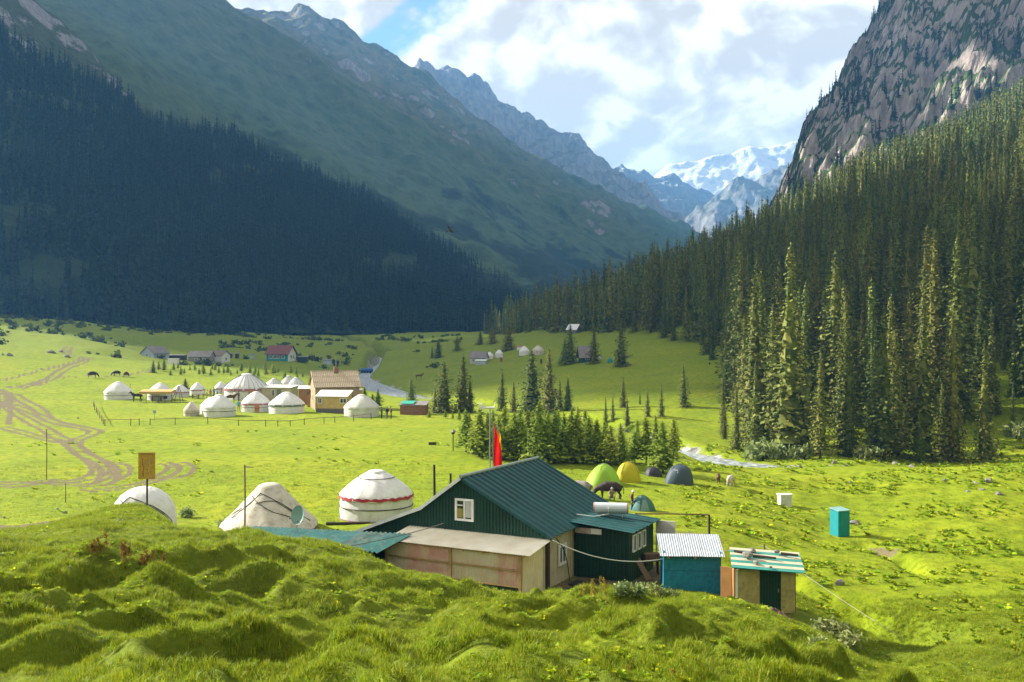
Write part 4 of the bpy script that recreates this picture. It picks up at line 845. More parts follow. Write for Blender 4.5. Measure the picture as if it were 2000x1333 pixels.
# ------------------------------------------------------------------ the green house
HO = Vector((-2.25, 46.0, -11.15)); HA = -math.atan2(0.461, 0.887)
H = thing('green_house', 'dark green metal clad house with teal ribbed roof and a translucent porch', 'house', HO, HA)
GP = [(-5.75, 1.78), (-2.2, 3.12), (0, 4.66), (4.25, 2.50)]     # gable outline (w, h)
LEN = 7.6
def gh(w_):
    for (a, b_), (c, d) in zip(GP[:-1], GP[1:]):
        if a <= w_ <= c: return b_ + (d - b_) * (w_ - a) / (c - a)
    return GP[0][1] if w_ < GP[0][0] else GP[-1][1]
# gable cladding: metre wide sheets with vertical ribs
wx = GP[0][0]
while wx < GP[-1][0] - 0.01:
    we = min(wx + 1.0, GP[-1][0]); mb = MB(); n = 6
    for i in range(n):
        a = wx + (we - wx) * i / n; e = wx + (we - wx) * (i + 1) / n; m_ = a + (e - a) * 0.55
        for (s0, s1, y) in ((a, m_, -0.05), (m_, e, -0.078)):
            mb.add([(s0, y, 0), (s1, y, 0), (s1, y, gh(s1) - 0.03), (s0, y, gh(s0) - 0.03), (s0, 0.03, 0), (s1, 0.03, 0), (s1, 0.03, gh(s1) - 0.03), (s0, 0.03, gh(s0) - 0.03)], [(0, 1, 2, 3), (0, 3, 7, 4), (1, 5, 6, 2), (4, 7, 6, 5), (3, 2, 6, 7), (0, 4, 5, 1)])
    mb.build('wall_sheet', DGREEN, H); wx = we
mb = MB(); pts = [(w_, h_) for w_, h_ in GP]; poly = [(GP[0][0], 0)] + [(a, b_ - 0.04) for a, b_ in pts] + [(GP[-1][0], 0)]
k = len(poly); mb.add([(a, LEN, b_) for a, b_ in poly], [tuple(range(k))]); mb.add([(GP[0][0], 0.04, 0), (GP[0][0], LEN, 0), (GP[0][0], LEN, 1.75), (GP[0][0], 0.04, 1.75)], [(0, 1, 2, 3)])
mb.build('back_wall', DGREEN, H)
# cream side wall with ribs
mb = MB(); mb.sheet((4.25, 0.0, 0), (0, LEN, 0), (0, 0, 2.46), ribs(30, 0.022)); mb.build('side_wall', CREAM, H)
window(H, (4.29, 1.55, 1.28), 0.85, 0.95, 'x', 1, t_=0.12)
# roof sheets
def slope_sheets(a, b_, y0, y1, n, m, nr=4, h=0.045):
    a, b_ = Vector((a[0], 0, a[1])), Vector((b_[0], 0, b_[1]))
    for i in range(n):
        ya = y0 + (y1 - y0) * i / n; ye = y0 + (y1 - y0) * (i + 1) / n - 0.004
        mb = MB(); d = b_ - a
        if d.x > 0: mb.sheet((a.x, ya, a.z + 0.03 + 0.006 * (i % 2)), (0, ye - ya, 0), (d.x, 0, d.z), [(u, -h_) for u, h_ in ribs(nr, h)], -0.012)
        else: mb.sheet((a.x, ya, a.z + 0.03 + 0.006 * (i % 2)), (0, ye - ya, 0), (d.x, 0, d.z), ribs(nr, h))
        mb.build('roof_sheet', m, H)
slope_sheets((0, 4.68), (4.62, 2.33), -0.22, LEN + 0.25, 8, TEALROOF, 2, 0.07)
slope_sheets((0, 4.68), (-2.2, 3.12), -0.22, LEN + 0.25, 8, TEALROOF, 2, 0.07)
slope_sheets((-2.2, 3.12), (-6.0, 1.66), -0.22, LEN + 0.25, 8, TEALROOF, 2, 0.07)
mb = MB(); mb.tube([(0, -0.25, 4.76), (0, LEN + 0.28, 4.76)], 0.09, 8); mb.build('ridge_cap', mat('pale_ridge_cap', (0.25, 0.30, 0.30), 0.4, 0.2, 2, metal=0.3), H)
mb = MB()
for (p, q) in (((-2.2, -0.26, 3.13), (-0.03, -0.26, 4.68)), ((-6.0, -0.26, 1.67), (-2.2, -0.26, 3.13))): mb.beam(p, q, 0.05, 0.15)
mb.build('verge_board', mat('pale_verge', (0.50, 0.54, 0.52), 0.5, 0.2, 3), H)
mb = MB(); mb.beam((0.03, -0.245, 4.62), (4.62, -0.245, 2.28), 0.03, 0.10); mb.build('verge_board', TEALROOF, H)
w1 = window(H, (0.12, -0.08, 3.22), 0.98, 1.02, 'y', -1, t_=0.10)
mb = MB(); mb.box((-0.13, -0.105, 3.42), (0.32, 0.03, 0.05)); mb.build('transom', WPAINT, w1)
mb = MB()
for j in range(5): mb.box((-0.27 + 0.065 * j, -0.093, 3.05), (0.05, 0.012 + 0.008 * (j % 2), 0.42))
mb.build('curtain', mat('yellow_curtain', (0.38, 0.33, 0.06), 0.9), w1)
mb = MB()
for j in range(6): mb.box((0.19 + 0.055 * j, -0.093, 3.24), (0.045, 0.012 + 0.008 * (j % 2), 0.74))
mb.build('curtain', mat('lace_curtain', (0.6, 0.6, 0.58), 0.9), w1)
# annex on the right
AX0, AX1, AY0, AY1 = 4.30, 7.05, 2.9, 6.1
for i in range(3):
    a = AX0 + (AX1 - AX0) * i / 3; mb = MB(); mb.sheet((a, AY0, 0), ((AX1 - AX0) / 3 - 0.004, 0, 0), (0, 0, 2.38 - 0.02 * i), ribs(5, 0.025)); mb.build('annex_wall_sheet', DGREEN, H)
mb = MB(); mb.sheet((AX1, AY0, 0), (0, AY1 - AY0, 0), (0, 0, 2.32), ribs(14, 0.02)); mb.build('annex_side_wall', DGREEN, H)
mb = MB(); mb.box(((AX0 + AX1) / 2, AY1, 1.15), (AX1 - AX0, 0.06, 2.3)); mb.build('annex_back_wall', DGREEN, H)
for i in range(4):
    ya = AY0 - 0.35 + (AY1 - AY0 + 0.6) * i / 4; mb = MB(); L_ = (AY1 - AY0 + 0.6) / 4 - 0.004
    mb.sheet((AX0 - 0.1, ya, 2.60 + 0.004 * (i % 2)), (0, L_, 0), (AX1 - AX0 + 0.42, 0, -0.26), [(u, -h_) for u, h_ in ribs(2, 0.045)], -0.012); mb.build('annex_roof_sheet', TEALROOF, H)
for i in range(3): window(H, (AX1 + 0.035, AY0 + 0.5 + 0.62 * i, 1.72), 0.42, 0.80, 'x', 1, mull=False, t_=0.06)
mb = MB(); mb.box((AX0 + 0.75, AY0 - 0.07, 2.18), (1.35, 0.03, 0.26)); mb.build('notice_board', mat('pale_notice', (0.42, 0.33, 0.30), 0.8, 0.5, 5), H)
mb = MB(); mb.box((AX0 + 1.15, AY0 - 0.09, 2.2), (0.5, 0.02, 0.24)); mb.build('notice_board', WPAINT, H)
mb = MB(); mb.box((AX1 + 0.55, AY1 + 0.25, 1.72), (0.95, 0.05, 1.15)); mb.box((AX1 + 1.0, AY1 + 0.25, 1.0), (0.07, 0.07, 2.6)); mb.box((AX1 + 0.1, AY1 + 0.25, 1.0), (0.07, 0.07, 2.2)); mb.build('white_screen', mat('grey_white_board', (0.55, 0.54, 0.50), 0.8, 0.1, 2), H)
# translucent porch
PF_, PT, PZ0, PZ1 = -2.0, 4.50, 1.98, 2.22
px0 = -2.9; n = 8
for i in range(n):
    a = px0 + (PT - px0) * i / n; wd = (PT - px0) / n + 0.04
    mb = MB(); mb.sheet((a, PF_ - 0.25, PZ0 - 0.03 + 0.006 * (i % 2)), (wd, 0, 0), (0, -PF_ + 0.2, PZ1 - PZ0 + 0.05), corr(12, 0.014)); mb.build('porch_roof_sheet', POLYR, H)
for i in range(6):
    a = px0 + (4.05 - px0) * i / 6; mb = MB(); mb.sheet((a, PF_, 0.48), ((4.05 - px0) / 6 + 0.03, 0, 0), (0, 0, PZ0 - 0.58), corr(14, 0.011)); mb.build('porch_wall_sheet', POLYP if i in (1, 2, 5) else POLY, H)
mb = MB(); mb.sheet((px0, PF_ - 0.02, 0), (4.05 - px0, 0, 0), (0, 0, 0.47), ribs(30, 0.02)); mb.build('porch_base_sheet', DGREEN, H)
mb = MB(); mb.sheet((4.05, PF_ + 0.02, 0), (0.42, 1.15, 0), (0, 0, 1.98), corr(10, 0.014)); mb.build('porch_corner_sheet', POLY, H)
mb = MB(); mb.box((4.35, -0.1, 1.08), (0.16, 0.2, 2.16)); mb.build('corner_post', DWOOD, H)
mb = MB(); mb.sheet((4.36, -0.95, 0), (-0.08, 0.9, 0), (0, 0, 2.1), corr(8, 0.014)); mb.build('porch_side_sheet', CREAM, H)
for w_ in (px0 + 0.05, 0.55, 4.0):
    mb = MB(); mb.box((w_, PF_ - 0.075, 0.97), (0.11, 0.09, 1.92)); mb.build('porch_post', PINE, H)
for z_ in (1.22, 0.52, 1.88):
    mb = MB(); mb.box(((px0 + 4.05) / 2, PF_ - 0.045, z_), (4.05 - px0, 0.04, 0.07)); mb.build('porch_rail', PINE, H)
for i in range(8):
    w_ = px0 + 0.2 + i * (PT - px0 - 0.5) / 7; mb = MB(); mb.beam((w_, PF_ - 0.2, PZ0 - 0.10), (w_, -0.06, PZ1 - 0.09), 0.06, 0.09); mb.build('rafter', PINE, H)
mb = MB(); mb.box((3.2, -1.75, 1.05), (0.9, 0.03, 1.15)); mb.build('inner_panel', mat('pink_panel', (0.55, 0.10, 0.14), 0.8, 0.2, 2), H)
mb = MB(); mb.box((-1.0, -1.75, 1.1), (2.4, 0.03, 1.1)); mb.build('inner_panel', mat('pale_pink_panel', (0.55, 0.28, 0.30), 0.8, 0.2, 2), H)
# things in and around the porch
t0 = thing('wooden_crate', 'open wooden crate standing behind the translucent porch wall', 'crate', HO + Matrix.Rotation(HA, 3, 'Z') @ Vector((2.2, -1.72, 0.5)), HA + 0.2)
for (c, d) in (((0, 0, .02), (.5, .36, .03)), ((0, -.17, .22), (.5, .02, .4)), ((0, .17, .22), (.5, .02, .4)), ((-.24, 0, .22), (.02, .32, .4)), ((.24, 0, .22), (.02, .32, .4))):
    mb = MB(); mb.box(c, d); mb.build('plank', WOOD, t0)
# low sea-green roof to the left of the porch
L = thing('low_shed', 'low shed with worn sea green corrugated roof left of the porch', 'shed', (-7.5, 46.3, -11.1))
A_, B_, C_, D_ = at(806, 1043, 45.6), at(500, 1029, 48.6), at(452, 1036, 47.2), at(738, 1080, 43.6)
lo = L.location
for i in range(7):
    a = i / 7; b_ = (i + 1) / 7; p = B_.lerp(A_, a) - lo; q = B_.lerp(A_, b_) - lo; r_ = C_.lerp(D_, a) - lo; s_ = C_.lerp(D_, b_) - lo
    k = 5; V = []; F = []; m_ = k * 4 + 1
    for j in range(m_):
        u = j / (m_ - 1); h_ = 0.035 * math.sin(j * math.pi / 2) + 0.005 * (i % 2)
        V += [tuple(p.lerp(q, u) + Vector((0, 0, h_))), tuple(r_.lerp(s_, u) + Vector((0, 0, h_))), tuple(p.lerp(q, u) + Vector((0, 0, h_ - .012))), tuple(r_.lerp(s_, u) + Vector((0, 0, h_ - .012)))]
    for j in range(m_ - 1): F += [(4 * j, 4 * j + 1, 4 * j + 5, 4 * j + 4), (4 * j + 2, 4 * j + 6, 4 * j + 7, 4 * j + 3), (4 * j + 1, 4 * j + 3, 4 * j + 7, 4 * j + 5), (4 * j, 4 * j + 4, 4 * j + 6, 4 * j + 2)]
    mb = MB(); mb.add(V, F); mb.build('roof_sheet', SEAROOF if i not in (5,) else mat('patched_sheet', (0.16, 0.30, 0.26), 0.5, 0.6, 1.5, dirt=(0.42, 0.40, 0.33)), L)
def wallq(p, q, z0, m, par, nm='wall'):
    mb = MB(); d = (q - p); n = Vector((-d.y, d.x, 0)).normalized() * 0.05; b0 = [p, q]
    V = [p - n, q - n, q + n, p + n]; V = [Vector(v) for v in V]; T = [v - Vector((0, 0, 0.06)) for v in V]; Bt = [Vector((v.x, v.y, z0)) for v in V]
    mb.add([*Bt, *T], [(0, 1, 5, 4), (1, 2, 6, 5), (2, 3, 7, 6), (3, 0, 4, 7), (4, 5, 6, 7), (3, 2, 1, 0)]); return mb.build(nm, m, par)
sh = lambda v, k: v + (lo + Vector((0, 0, v.z)) * 0 - v) * 0 
for p, q in ((C_, D_), (B_, C_), (A_, B_)):
    wallq((p.lerp((A_ + C_) / 2, 0.06)) - lo, (q.lerp((A_ + C_) / 2, 0.06)) - lo, -0.3, DGREEN, L)
# satellite dish on the low roof
p = at(580, 1035, 46.6); dsh = thing('satellite_dish', 'grey green satellite dish on a pole above the low roof', 'satellite dish', p - Vector((0, 0, 0.12)), R(-20))
mb = MB(); mb.tube([(0, 0, 0), (0, 0, 0.55)], 0.03, 8); mb.build('mast', STEEL, dsh)
mb = MB(); V = []; F = []
for i in range(7):
    for j in range(24):
        r_ = i / 6; a = j / 24 * 6.283; V.append((0.34 * r_ * math.cos(a), -0.05 - 0.10 * r_ * r_, 0.78 + 0.46 * r_ * math.sin(a)))
for i in range(6):
    for j in range(24): F.append((i * 24 + j, i * 24 + (j + 1) % 24, (i + 1) * 24 + (j + 1) % 24, (i + 1) * 24 + j))
mb.add(V, F); mb.add([(x, y + 0.015, z) for x, y, z in V], [f[::-1] for f in F]); dd = mb.build('dish', mat('dish_grey_green', (0.20, 0.34, 0.28), 0.5, 0.1, 3), dsh, smooth=True); dd.rotation_euler = (R(-14), 0, 0)
mb = MB(); mb.tube([(0, -0.1, 0.4), (0.0, -0.55, 0.72)], 0.012, 5); mb.box((0, -0.57, 0.75), (0.07, 0.10, 0.07)); mb.build('receiver_arm', STEEL, dsh)
# solar water heater
hw_ = HO + Matrix.Rotation(HA, 3, 'Z') @ Vector((5.35, 4.9, 2.52)); sw = thing('solar_water_heater', 'white cylindrical solar water heater lying on the annex roof', 'water heater', hw_, HA + R(20))
mb = MB(); mb.tube([(-0.78, 0, 0.44), (0.78, 0, 0.44)], 0.26, 20); mb.build('tank', mat('white_tank', (0.66, 0.72, 0.78), 0.3, 0.05, 2, metal=0.2), sw, smooth=False)
for s_ in (-1, 1):
    mb = MB(); mb.tube([(0.76 * s_, 0, 0.44), (0.83 * s_, 0, 0.44)], [0.265, 0.25], 20); mb.build('end_cap', mat('pink_cap', (0.55, 0.28, 0.28), 0.6), sw)
for i in range(12):
    mb = MB(); x = -0.62 + i * 0.113; mb.tube([(x, -0.05, 0.28), (x, 0.55, 0.05)], 0.026, 6); mb.build('vacuum_tube', mat('copper_tube', (0.25, 0.10, 0.04), 0.4), sw)
mb = MB()
for x in (-0.55, 0.55): mb.tube([(x, 0.25, 0.0), (x, 0, 0.3)], 0.02, 5); mb.tube([(x, -0.25, 0.0), (x, 0, 0.3)], 0.02, 5)
mb.build('stand', STEEL, sw)
mb = MB(); mb.tube([(-0.1, -0.27, 0.55), (-0.12, -0.33, 0.2), (-0.8, -0.6, 0.12), (-1.7, -0.5, 0.2)], 0.018, 5); mb.build('hose', WPAINT, sw)
# hose and wires between house and shed
def wire(name, label, p, q, sag, r, m, cat='cable'):
    pts = [p.lerp(q, i / 16) - Vector((0, 0, sag * 4 * (i / 16) * (1 - i / 16))) for i in range(17)]
    mb = MB(); o = pts[0].copy(); mb.tube([v - o for v in pts], r, 5); return tag(mb.build(name, m, None, o), label, cat)
wire('white_hose', 'white hose sagging between the green house and the blue shed', at(1080, 1056, 43.6), at(1294, 1092, 44.2), 0.42, 0.022, WPAINT, 'hose')
wire('dark_cable', 'dark cable slung from the gable down to the low roof', at(866, 1023, 45.2), at(640, 1073, 44.0), 0.12, 0.02, ROPE)
pp_ = [at(1085, 1050, 43.7), at(1100, 1072, 43.9), at(1108, 1100, 44.2), at(1113, 1138, 44.6)]; mb = MB(); o = pp_[0]; mb.tube([v - o for v in cat_rom(pp_, 4)], 0.022, 6); tag(mb.build('drain_pipe', DARK, None, o), 'black bent pipe running down beside the small white window', 'pipe')

# ------------------------------------------------------------------ blue shed
p = onY(1352, 44.0); bs = thing('blue_shed', 'blue painted shed with a corrugated silver roof', 'shed', p, R(-4)); zb = -0.35
mb = MB(); mb.box((0, 0, (0.86 + zb) / 2), (2.52, 0.06, 0.86 - zb)); mb.build('front_board', BLUEP, bs)
mb = MB(); mb.box((0, 0.004, 1.245), (2.52, 0.06, 0.75)); mb.build('front_board', BLUEP, bs)
mb = MB(); mb.box((-1.235, 0.85, (1.7 + zb) / 2), (0.05, 1.62, 1.7 - zb)); mb.build('side_wall', BLUEP, bs)
mb = MB(); mb.box((1.235, 0.85, (1.7 + zb) / 2), (0.05, 1.62, 1.7 - zb)); mb.build('side_wall', BLUEP, bs)
mb = MB(); mb.box((0, 1.7, (2.05 + zb) / 2), (2.52, 0.05, 2.05 - zb)); mb.build('back_wall', BLUEP, bs)
for i in range(3):
    mb = MB(); mb.sheet((-1.42 + 0.93 * i, -0.28, 1.56 + 0.008 * (i % 2)), (0.95, 0, 0), (0, 2.2, 0.56), corr(9, 0.012)); mb.build('roof_sheet', GALV, bs)
for x in (-1.05, 0.12): mb = MB(); mb.tube([(x, -0.15, 1.46), (x, 0.3, 1.52)], 0.055, 8); mb.build('rafter_end', PINE, bs)
# ------------------------------------------------------------------ toilet shed
p = onY(1497, 41.4); ts = thing('outhouse_shed', 'rickety shed with striped roof, yellow boards and a dark green door', 'shed', Vector((p.x, p.y, at(0, 1190, 41.4).z)), R(-10))
for (x0, x1, m_, nm) in ((-1.26, -1.16, WPAINT, 'corner_board'), (-1.155, -0.28, YELW, 'front_panel'), (0.585, 1.16, YELW, 'front_panel')):
    mb = MB(); mb.box(((x0 + x1) / 2, 0, 0.75), (x1 - x0, 0.05, 1.72)); mb.build(nm, m_, ts)
mb = MB(); mb.sheet((-0.275, 0.0, -0.05), (0.855, 0, 0), (0, 0, 1.62), ribs(7, 0.02)); dr_ = mb.build('door', DGREEN, ts)
mb = MB(); mb.box((0.48, -0.06, 0.8), (0.04, 0.05, 0.14)); mb.build('handle', STEEL, dr_)
mb = MB(); mb.box((-1.30, 0.85, 0.8), (0.05, 1.7, 1.7)); mb.build('side_panel', ORANGEW, ts)
mb = MB(); mb.box((-1.62, 0.45, 0.78), (0.5, 0.04, 1.62), R(-25)); mb.build('side_panel', ORANGEW, ts)
mb = MB(); mb.box((1.16, 0.85, 0.75), (0.05, 1.66, 1.7)); mb.build('side_panel', DWOOD, ts)
mb = MB(); mb.box((0, 1.72, 0.85), (2.5, 0.05, 1.7)); mb.build('back_panel', DWOOD, ts)
STR = [mat('cream_roof_strip', (0.50, 0.46, 0.32), 0.6, 0.2, 2), mat('sea_roof_strip', (0.03, 0.24, 0.20), 0.5, 0.2, 2)]
for i in range(8):
    a = -0.32 + i * 0.285; z_ = 1.70 + (a + 0.32) * 0.16; mb = MB(); mb.box((0.05, a + 0.14, z_ + 0.003 * (i % 2)), (2.95, 0.278, 0.03), M=Matrix.Rotation(R(9), 3, 'X') @ Matrix.Rotation(R(2.5), 3, 'Y')); mb.build('roof_strip', STR[1 - i % 2], ts)
def boulder(name, label, loc, sx, sy, sz, seed, m=STONE, sub=2, cat='rock', group=None):
    bm = bmesh.new(); bmesh.ops.create_icosphere(bm, subdivisions=sub, radius=1)
    from mathutils import noise as mn
    for v in bm.verts:
        d = mn.noise(v.co * 1.3 + Vector((seed * 7.1, seed, 0))) * 0.45 + mn.noise(v.co * 3.1 + Vector((seed, 0, seed))) * 0.18
        v.co *= 1 + d; v.co.x *= sx; v.co.y *= sy; v.co.z *= sz
        if v.co.z < -0.35 * sz: v.co.z = -0.35 * sz
    me = bpy.data.meshes.new(name); bm.to_mesh(me); bm.free(); me.materials.append(m)
    return tag(link(name, me, None, loc, seed), label, cat, group)
rp = lambda x, y, z: ts.location + Matrix.Rotation(R(-10), 3, 'Z') @ Vector((x, y, z))
rz_ = lambda y: 1.735 + (y + 0.32) * 0.16
boulder('stone', 'rounded grey stone weighing down the striped shed roof', rp(-0.72, 0.75, rz_(0.75) + 0.13), 0.20, 0.18, 0.18, 3)
boulder('stone', 'flat pale stone near the front edge of the striped shed roof', rp(-0.42, 0.2, rz_(0.2) + 0.05), 0.16, 0.10, 0.09, 5)
boulder('stone', 'small dark stone at the lower edge of the striped roof', rp(0.15, -0.18, rz_(-0.18) + 0.03), 0.09, 0.07, 0.06, 7)
boulder('stone', 'small white stone behind the rounded one on the striped roof', rp(-0.45, 1.5, rz_(1.5) + 0.05), 0.13, 0.10, 0.10, 9)
boulder('stone', 'pale stone at the far right of the striped roof', rp(0.55, 1.5, rz_(1.5) + 0.05), 0.14, 0.10, 0.09, 10)
for (a, b_, lab) in (((-0.5, 0.98), (0.45, 0.78), 'short dark log lying across the striped shed roof'), ((0.7, 1.35), (1.4, 1.2), 'thin log at the right end of the striped shed roof'), ((-1.25, 1.42), (-0.7, 1.25), 'thin log at the left end of the striped shed roof')):
    q0 = rp(a[0], a[1], rz_(a[1]) + 0.05); q1 = rp(b_[0], b_[1], rz_(b_[1]) + 0.05); mb = MB(); mb.tube([q0 - q0, q1 - q0], [0.06, 0.05], 8); tag(mb.build('log', DWOOD, None, q0), lab, 'log')
# planks between the sheds, leaning board, soil heap
for k, (a, b_, lab) in enumerate((((1250, 1108, 46.0), (1268, 1106, 45.2), 'brown board leaning against the dark annex corner'), )):
    q0 = at(1238, 1080, 46.6); q1 = onY(1268, 45.6, 0.03); mb = MB(); mb.beam((0, 0, 0), q1 - q0, 0.32, 0.035); tag(mb.build('leaning_board', WOOD, None, q0), lab, 'board')
q0 = onY(1272, 47.0); mb = MB(); mb.box((0, 0, 0.82), (0.75, 0.5, 0.35), 0.2); 
bx_ = thing('wooden_box', 'brown wooden box on legs behind the blue shed', 'box', q0)
mb.build('case', WOOD, bx_)
for sx in (-.3, .3):
    for sy in (-.18, .18): mb = MB(); mb.box((sx, sy, 0.32), (0.06, 0.06, 0.66)); mb.build('leg', DWOOD, bx_)
mb = MB(); g3 = np.random.default_rng(3)
V = []; F = []; NX, NY = 26, 12
for i in range(NX):
    for j in range(NY):
        u, v = i / (NX - 1) * 2 - 1, j / (NY - 1) * 2 - 1; h_ = max(0, 1 - u * u) * max(0, 1 - v * v)
        p = Vector(((1518 - 1000) / FPX * 38.6 + u * 1.0, 38.6 + v * 0.5 - u * 0.5, 0)); V.append((p.x, p.y, gz(p.x, p.y) - 0.05 + h_ * (0.28 + 0.15 * g3.uniform())))
for i in range(NX - 1):
    for j in range(NY - 1): F.append((i * NY + j, (i + 1) * NY + j, (i + 1) * NY + j + 1, i * NY + j + 1))
o0 = Vector(V[NX * NY // 2]); mb.add([Vector(v) - o0 for v in V], F); tag(mb.build('soil_heap', SOIL, None, o0), 'heap of dug brown soil in front of the green shed door', 'soil heap')
# rubbish sheets by the cream wall
for i, (px, Y) in enumerate(((1120, 43.9), (1140, 44.4), (1128, 45.0), (1160, 45.0))):
    q0 = onY(px, Y, 0.06); mb = MB(); mb.box((0, 0, 0), (0.9, 0.5, 0.03), 0.4 * i, Matrix.Rotation(0.5 * i, 3, 'Z') @ Matrix.Rotation(0.06 * (i - 1), 3, 'X'))
    tag(mb.build('scrap_sheet', mat('black_sheet', (0.03, 0.03, 0.03), 0.6, 0.4, 3), None, q0), ['black scrap sheet nearest the cream wall corner', 'black scrap sheet lying second from the cream wall corner', 'black scrap sheet tucked against the cream wall', 'black scrap sheet lying nearest the dark annex'][i], 'sheet')

# ------------------------------------------------------------------ outhouse, white box, goal frame
p = onY(1640, 72); oh = thing('teal_outhouse', 'narrow teal painted outhouse alone on the right slope', 'outhouse', p, R(20))
hh = 52 / FPX * 72; wd = 0.95
for (c, d, nm) in (((0, -wd / 2, hh / 2), (wd, 0.04, hh), 'front_wall'), ((0, wd / 2, hh / 2), (wd, 0.04, hh), 'back_wall'), ((-wd / 2, 0, hh / 2), (0.04, wd - 0.05, hh), 'side_wall'), ((wd / 2, 0, hh / 2), (0.04, wd - 0.05, hh), 'side_wall')):
    mb = MB(); mb.box((c[0], c[1], c[2] - 0.1), (d[0], d[1], d[2] + 0.1)); mb.build(nm, TEALP, oh)
mb = MB(); mb.box((0, 0, hh + 0.02), (wd + 0.12, wd + 0.16, 0.05), M=Matrix.Rotation(R(5), 3, 'X')); mb.build('roof', mat('pale_teal_roof', (0.20, 0.38, 0.40), 0.5), oh)
mb = MB(); mb.box((0, -wd / 2 - 0.025, hh * 0.48), (wd * 0.72, 0.03, hh * 0.86)); dr_ = mb.build('door', TEALP, oh); mb = MB(); mb.box((0.26, -wd / 2 - 0.06, hh * 0.5), (0.03, 0.04, 0.12)); mb.build('handle', STEEL, dr_)
p = hit(1533, 988, 60); wb = thing('white_box', 'small white metal cabinet standing in the weeds on the right slope', 'cabinet', p, R(10)); s_ = p.y / FPX
mb = MB(); mb.box((0, 0, 10 * s_ - .1), (24 * s_, 14 * s_, 20 * s_ + .2)); mb.build('case', WPAINT, wb); mb = MB(); mb.box((0, 0, 21.4 * s_), (27 * s_, 17 * s_, 2.4 * s_)); mb.build('lid', WPAINT, wb); mb = MB(); mb.box((0, -7.3 * s_, 10 * s_), (18 * s_, 0.02, 14 * s_)); mb.build('door', mat('pale_door', (0.62, 0.62, 0.6), 0.6), wb)
a, b_ = onY(1240, 58.5), onY(1385, 60); gf = thing('wooden_goal_frame', 'rough wooden rail frame on two posts behind the sheds', 'frame', a); ta, tb_ = at(1240, 1004, 58.5), at(1385, 1006, 60)
mb = MB(); mb.tube([(0, 0, -0.2), ta - a], 0.06, 7); mb.build('post', WOOD, gf); mb = MB(); mb.tube([b_ - a - Vector((0, 0, .2)), tb_ - a], 0.07, 7); mb.build('post', DWOOD, gf); mb = MB(); mb.tube([ta - a, (ta - a).lerp(tb_ - a, .5) + Vector((0, 0, .03)), tb_ - a], 0.045, 7); mb.build('crossbar', WOOD, gf)
# poles
def pole(px, top, base_Y, r, lab, m=DWOOD, nm='wooden_pole', cross=None):
    p = onY(px, base_Y); h_ = at(px, top, base_Y).z - p.z; mb = MB(); mb.tube([(0, 0, -0.3), (0.02, 0, h_ * .6), (0, 0, h_)], [r, r * .9, r * .8], 7)
    if cross: mb.beam((-0.05, 0, h_ - .12), (cross, 0, h_ - .14), 0.04, 0.04)
    return tag(mb.build(nm, m, None, p), lab, 'pole')
pole(478, 908, 56, 0.055, 'tall grey wooden pole in front of the beige conical yurt', WOOD, cross=0.5)
pole(848, 908, 57, 0.085, 'thick dark post behind the left roof edge of the green house', DWOOD)
pole(880, 925, 60, 0.08, 'shorter dark post right of the thick one behind the roof', DWOOD)
pole(1493, 1063, 47, 0.05, 'grey stump post behind the striped roof', WOOD)
pole(91, 838, 84, 0.035, 'thin pole standing in the meadow by the dirt track', DWOOD)
pole(128, 945, 72, 0.03, 'short stick in the grass left of the map sign', DWOOD)
pole(1208, 945, 78, 0.04, 'pale tethering pole beside the grazing dark cow', mat('pale_pole', (0.45, 0.42, 0.36), 0.8))
wire('fence_wire', 'thin pale wire running down the right slope past the stump post', at(1493, 1066, 47), onY(1760, 40.5, 0.4), 0.1, 0.012, mat('pale_wire', (0.4, 0.38, 0.32), 0.8), 'wire')
wire('fence_wire', 'thin wire from the annex to the stump post behind the sheds', at(1255, 1070, 49), at(1493, 1066, 47), 0.25, 0.010, MATS['pale_wire'], 'wire')
# map sign
p = onY(287, 50); sg = thing('map_sign', 'yellow map sign on a dark post on the grassy mound', 'sign', p, R(6)); b0, b1 = at(287, 936, 50).z - p.z, at(287, 884, 50).z - p.z; wd = 32 / FPX * 50; ht = b1 - b0
mb = MB(); mb.tube([(0, 0.03, -0.3), (0, 0.03, b1 - 0.1)], 0.05, 7); mb.build('post', DWOOD, sg)
bd = MB(); bd.box((0, -0.03, (b0 + b1) / 2), (wd, 0.03, ht)); bdo = bd.build('board', YSIGN, sg)
def line_strip(pts, w2, y, m, nm, par):
    mb = MB()
    for q, r_ in zip(pts[:-1], pts[1:]): mb.beam((q[0], y, q[1]), (r_[0], y, r_[1]), w2, 0.004, up=(0, 1, 0))
    return mb.build(nm, m, par)
zz = lambda f: b0 + ht * f
line_strip([(-.30 * wd, zz(.84)), (-.24 * wd, zz(.72)), (-.27 * wd, zz(.60)), (-.16 * wd, zz(.45)), (-.22 * wd, zz(.25)), (-.18 * wd, zz(.08))], 0.022, -0.049, mat('black_print', (0.03, 0.02, 0.02), 0.8), 'printed_route', bdo)
line_strip([(.22 * wd, zz(.80)), (.14 * wd, zz(.66)), (.20 * wd, zz(.50)), (.10 * wd, zz(.32)), (.18 * wd, zz(.15)), (.30 * wd, zz(.08))], 0.02, -0.049, mat('pale_print', (0.5, 0.48, 0.35), 0.8), 'printed_river', bdo)
for i, (x, f, w_) in enumerate(((0, .95, .62), (0, .915, .75), (-.02, .71, .16), (.30, .60, .12), (.02, .36, .14), (.02, .22, .12))): line_strip([(x * wd - w_ * wd / 2, zz(f)), (x * wd + w_ * wd / 2, zz(f))], 0.014, -0.049, MATS['black_print'], 'printed_lines', bdo)
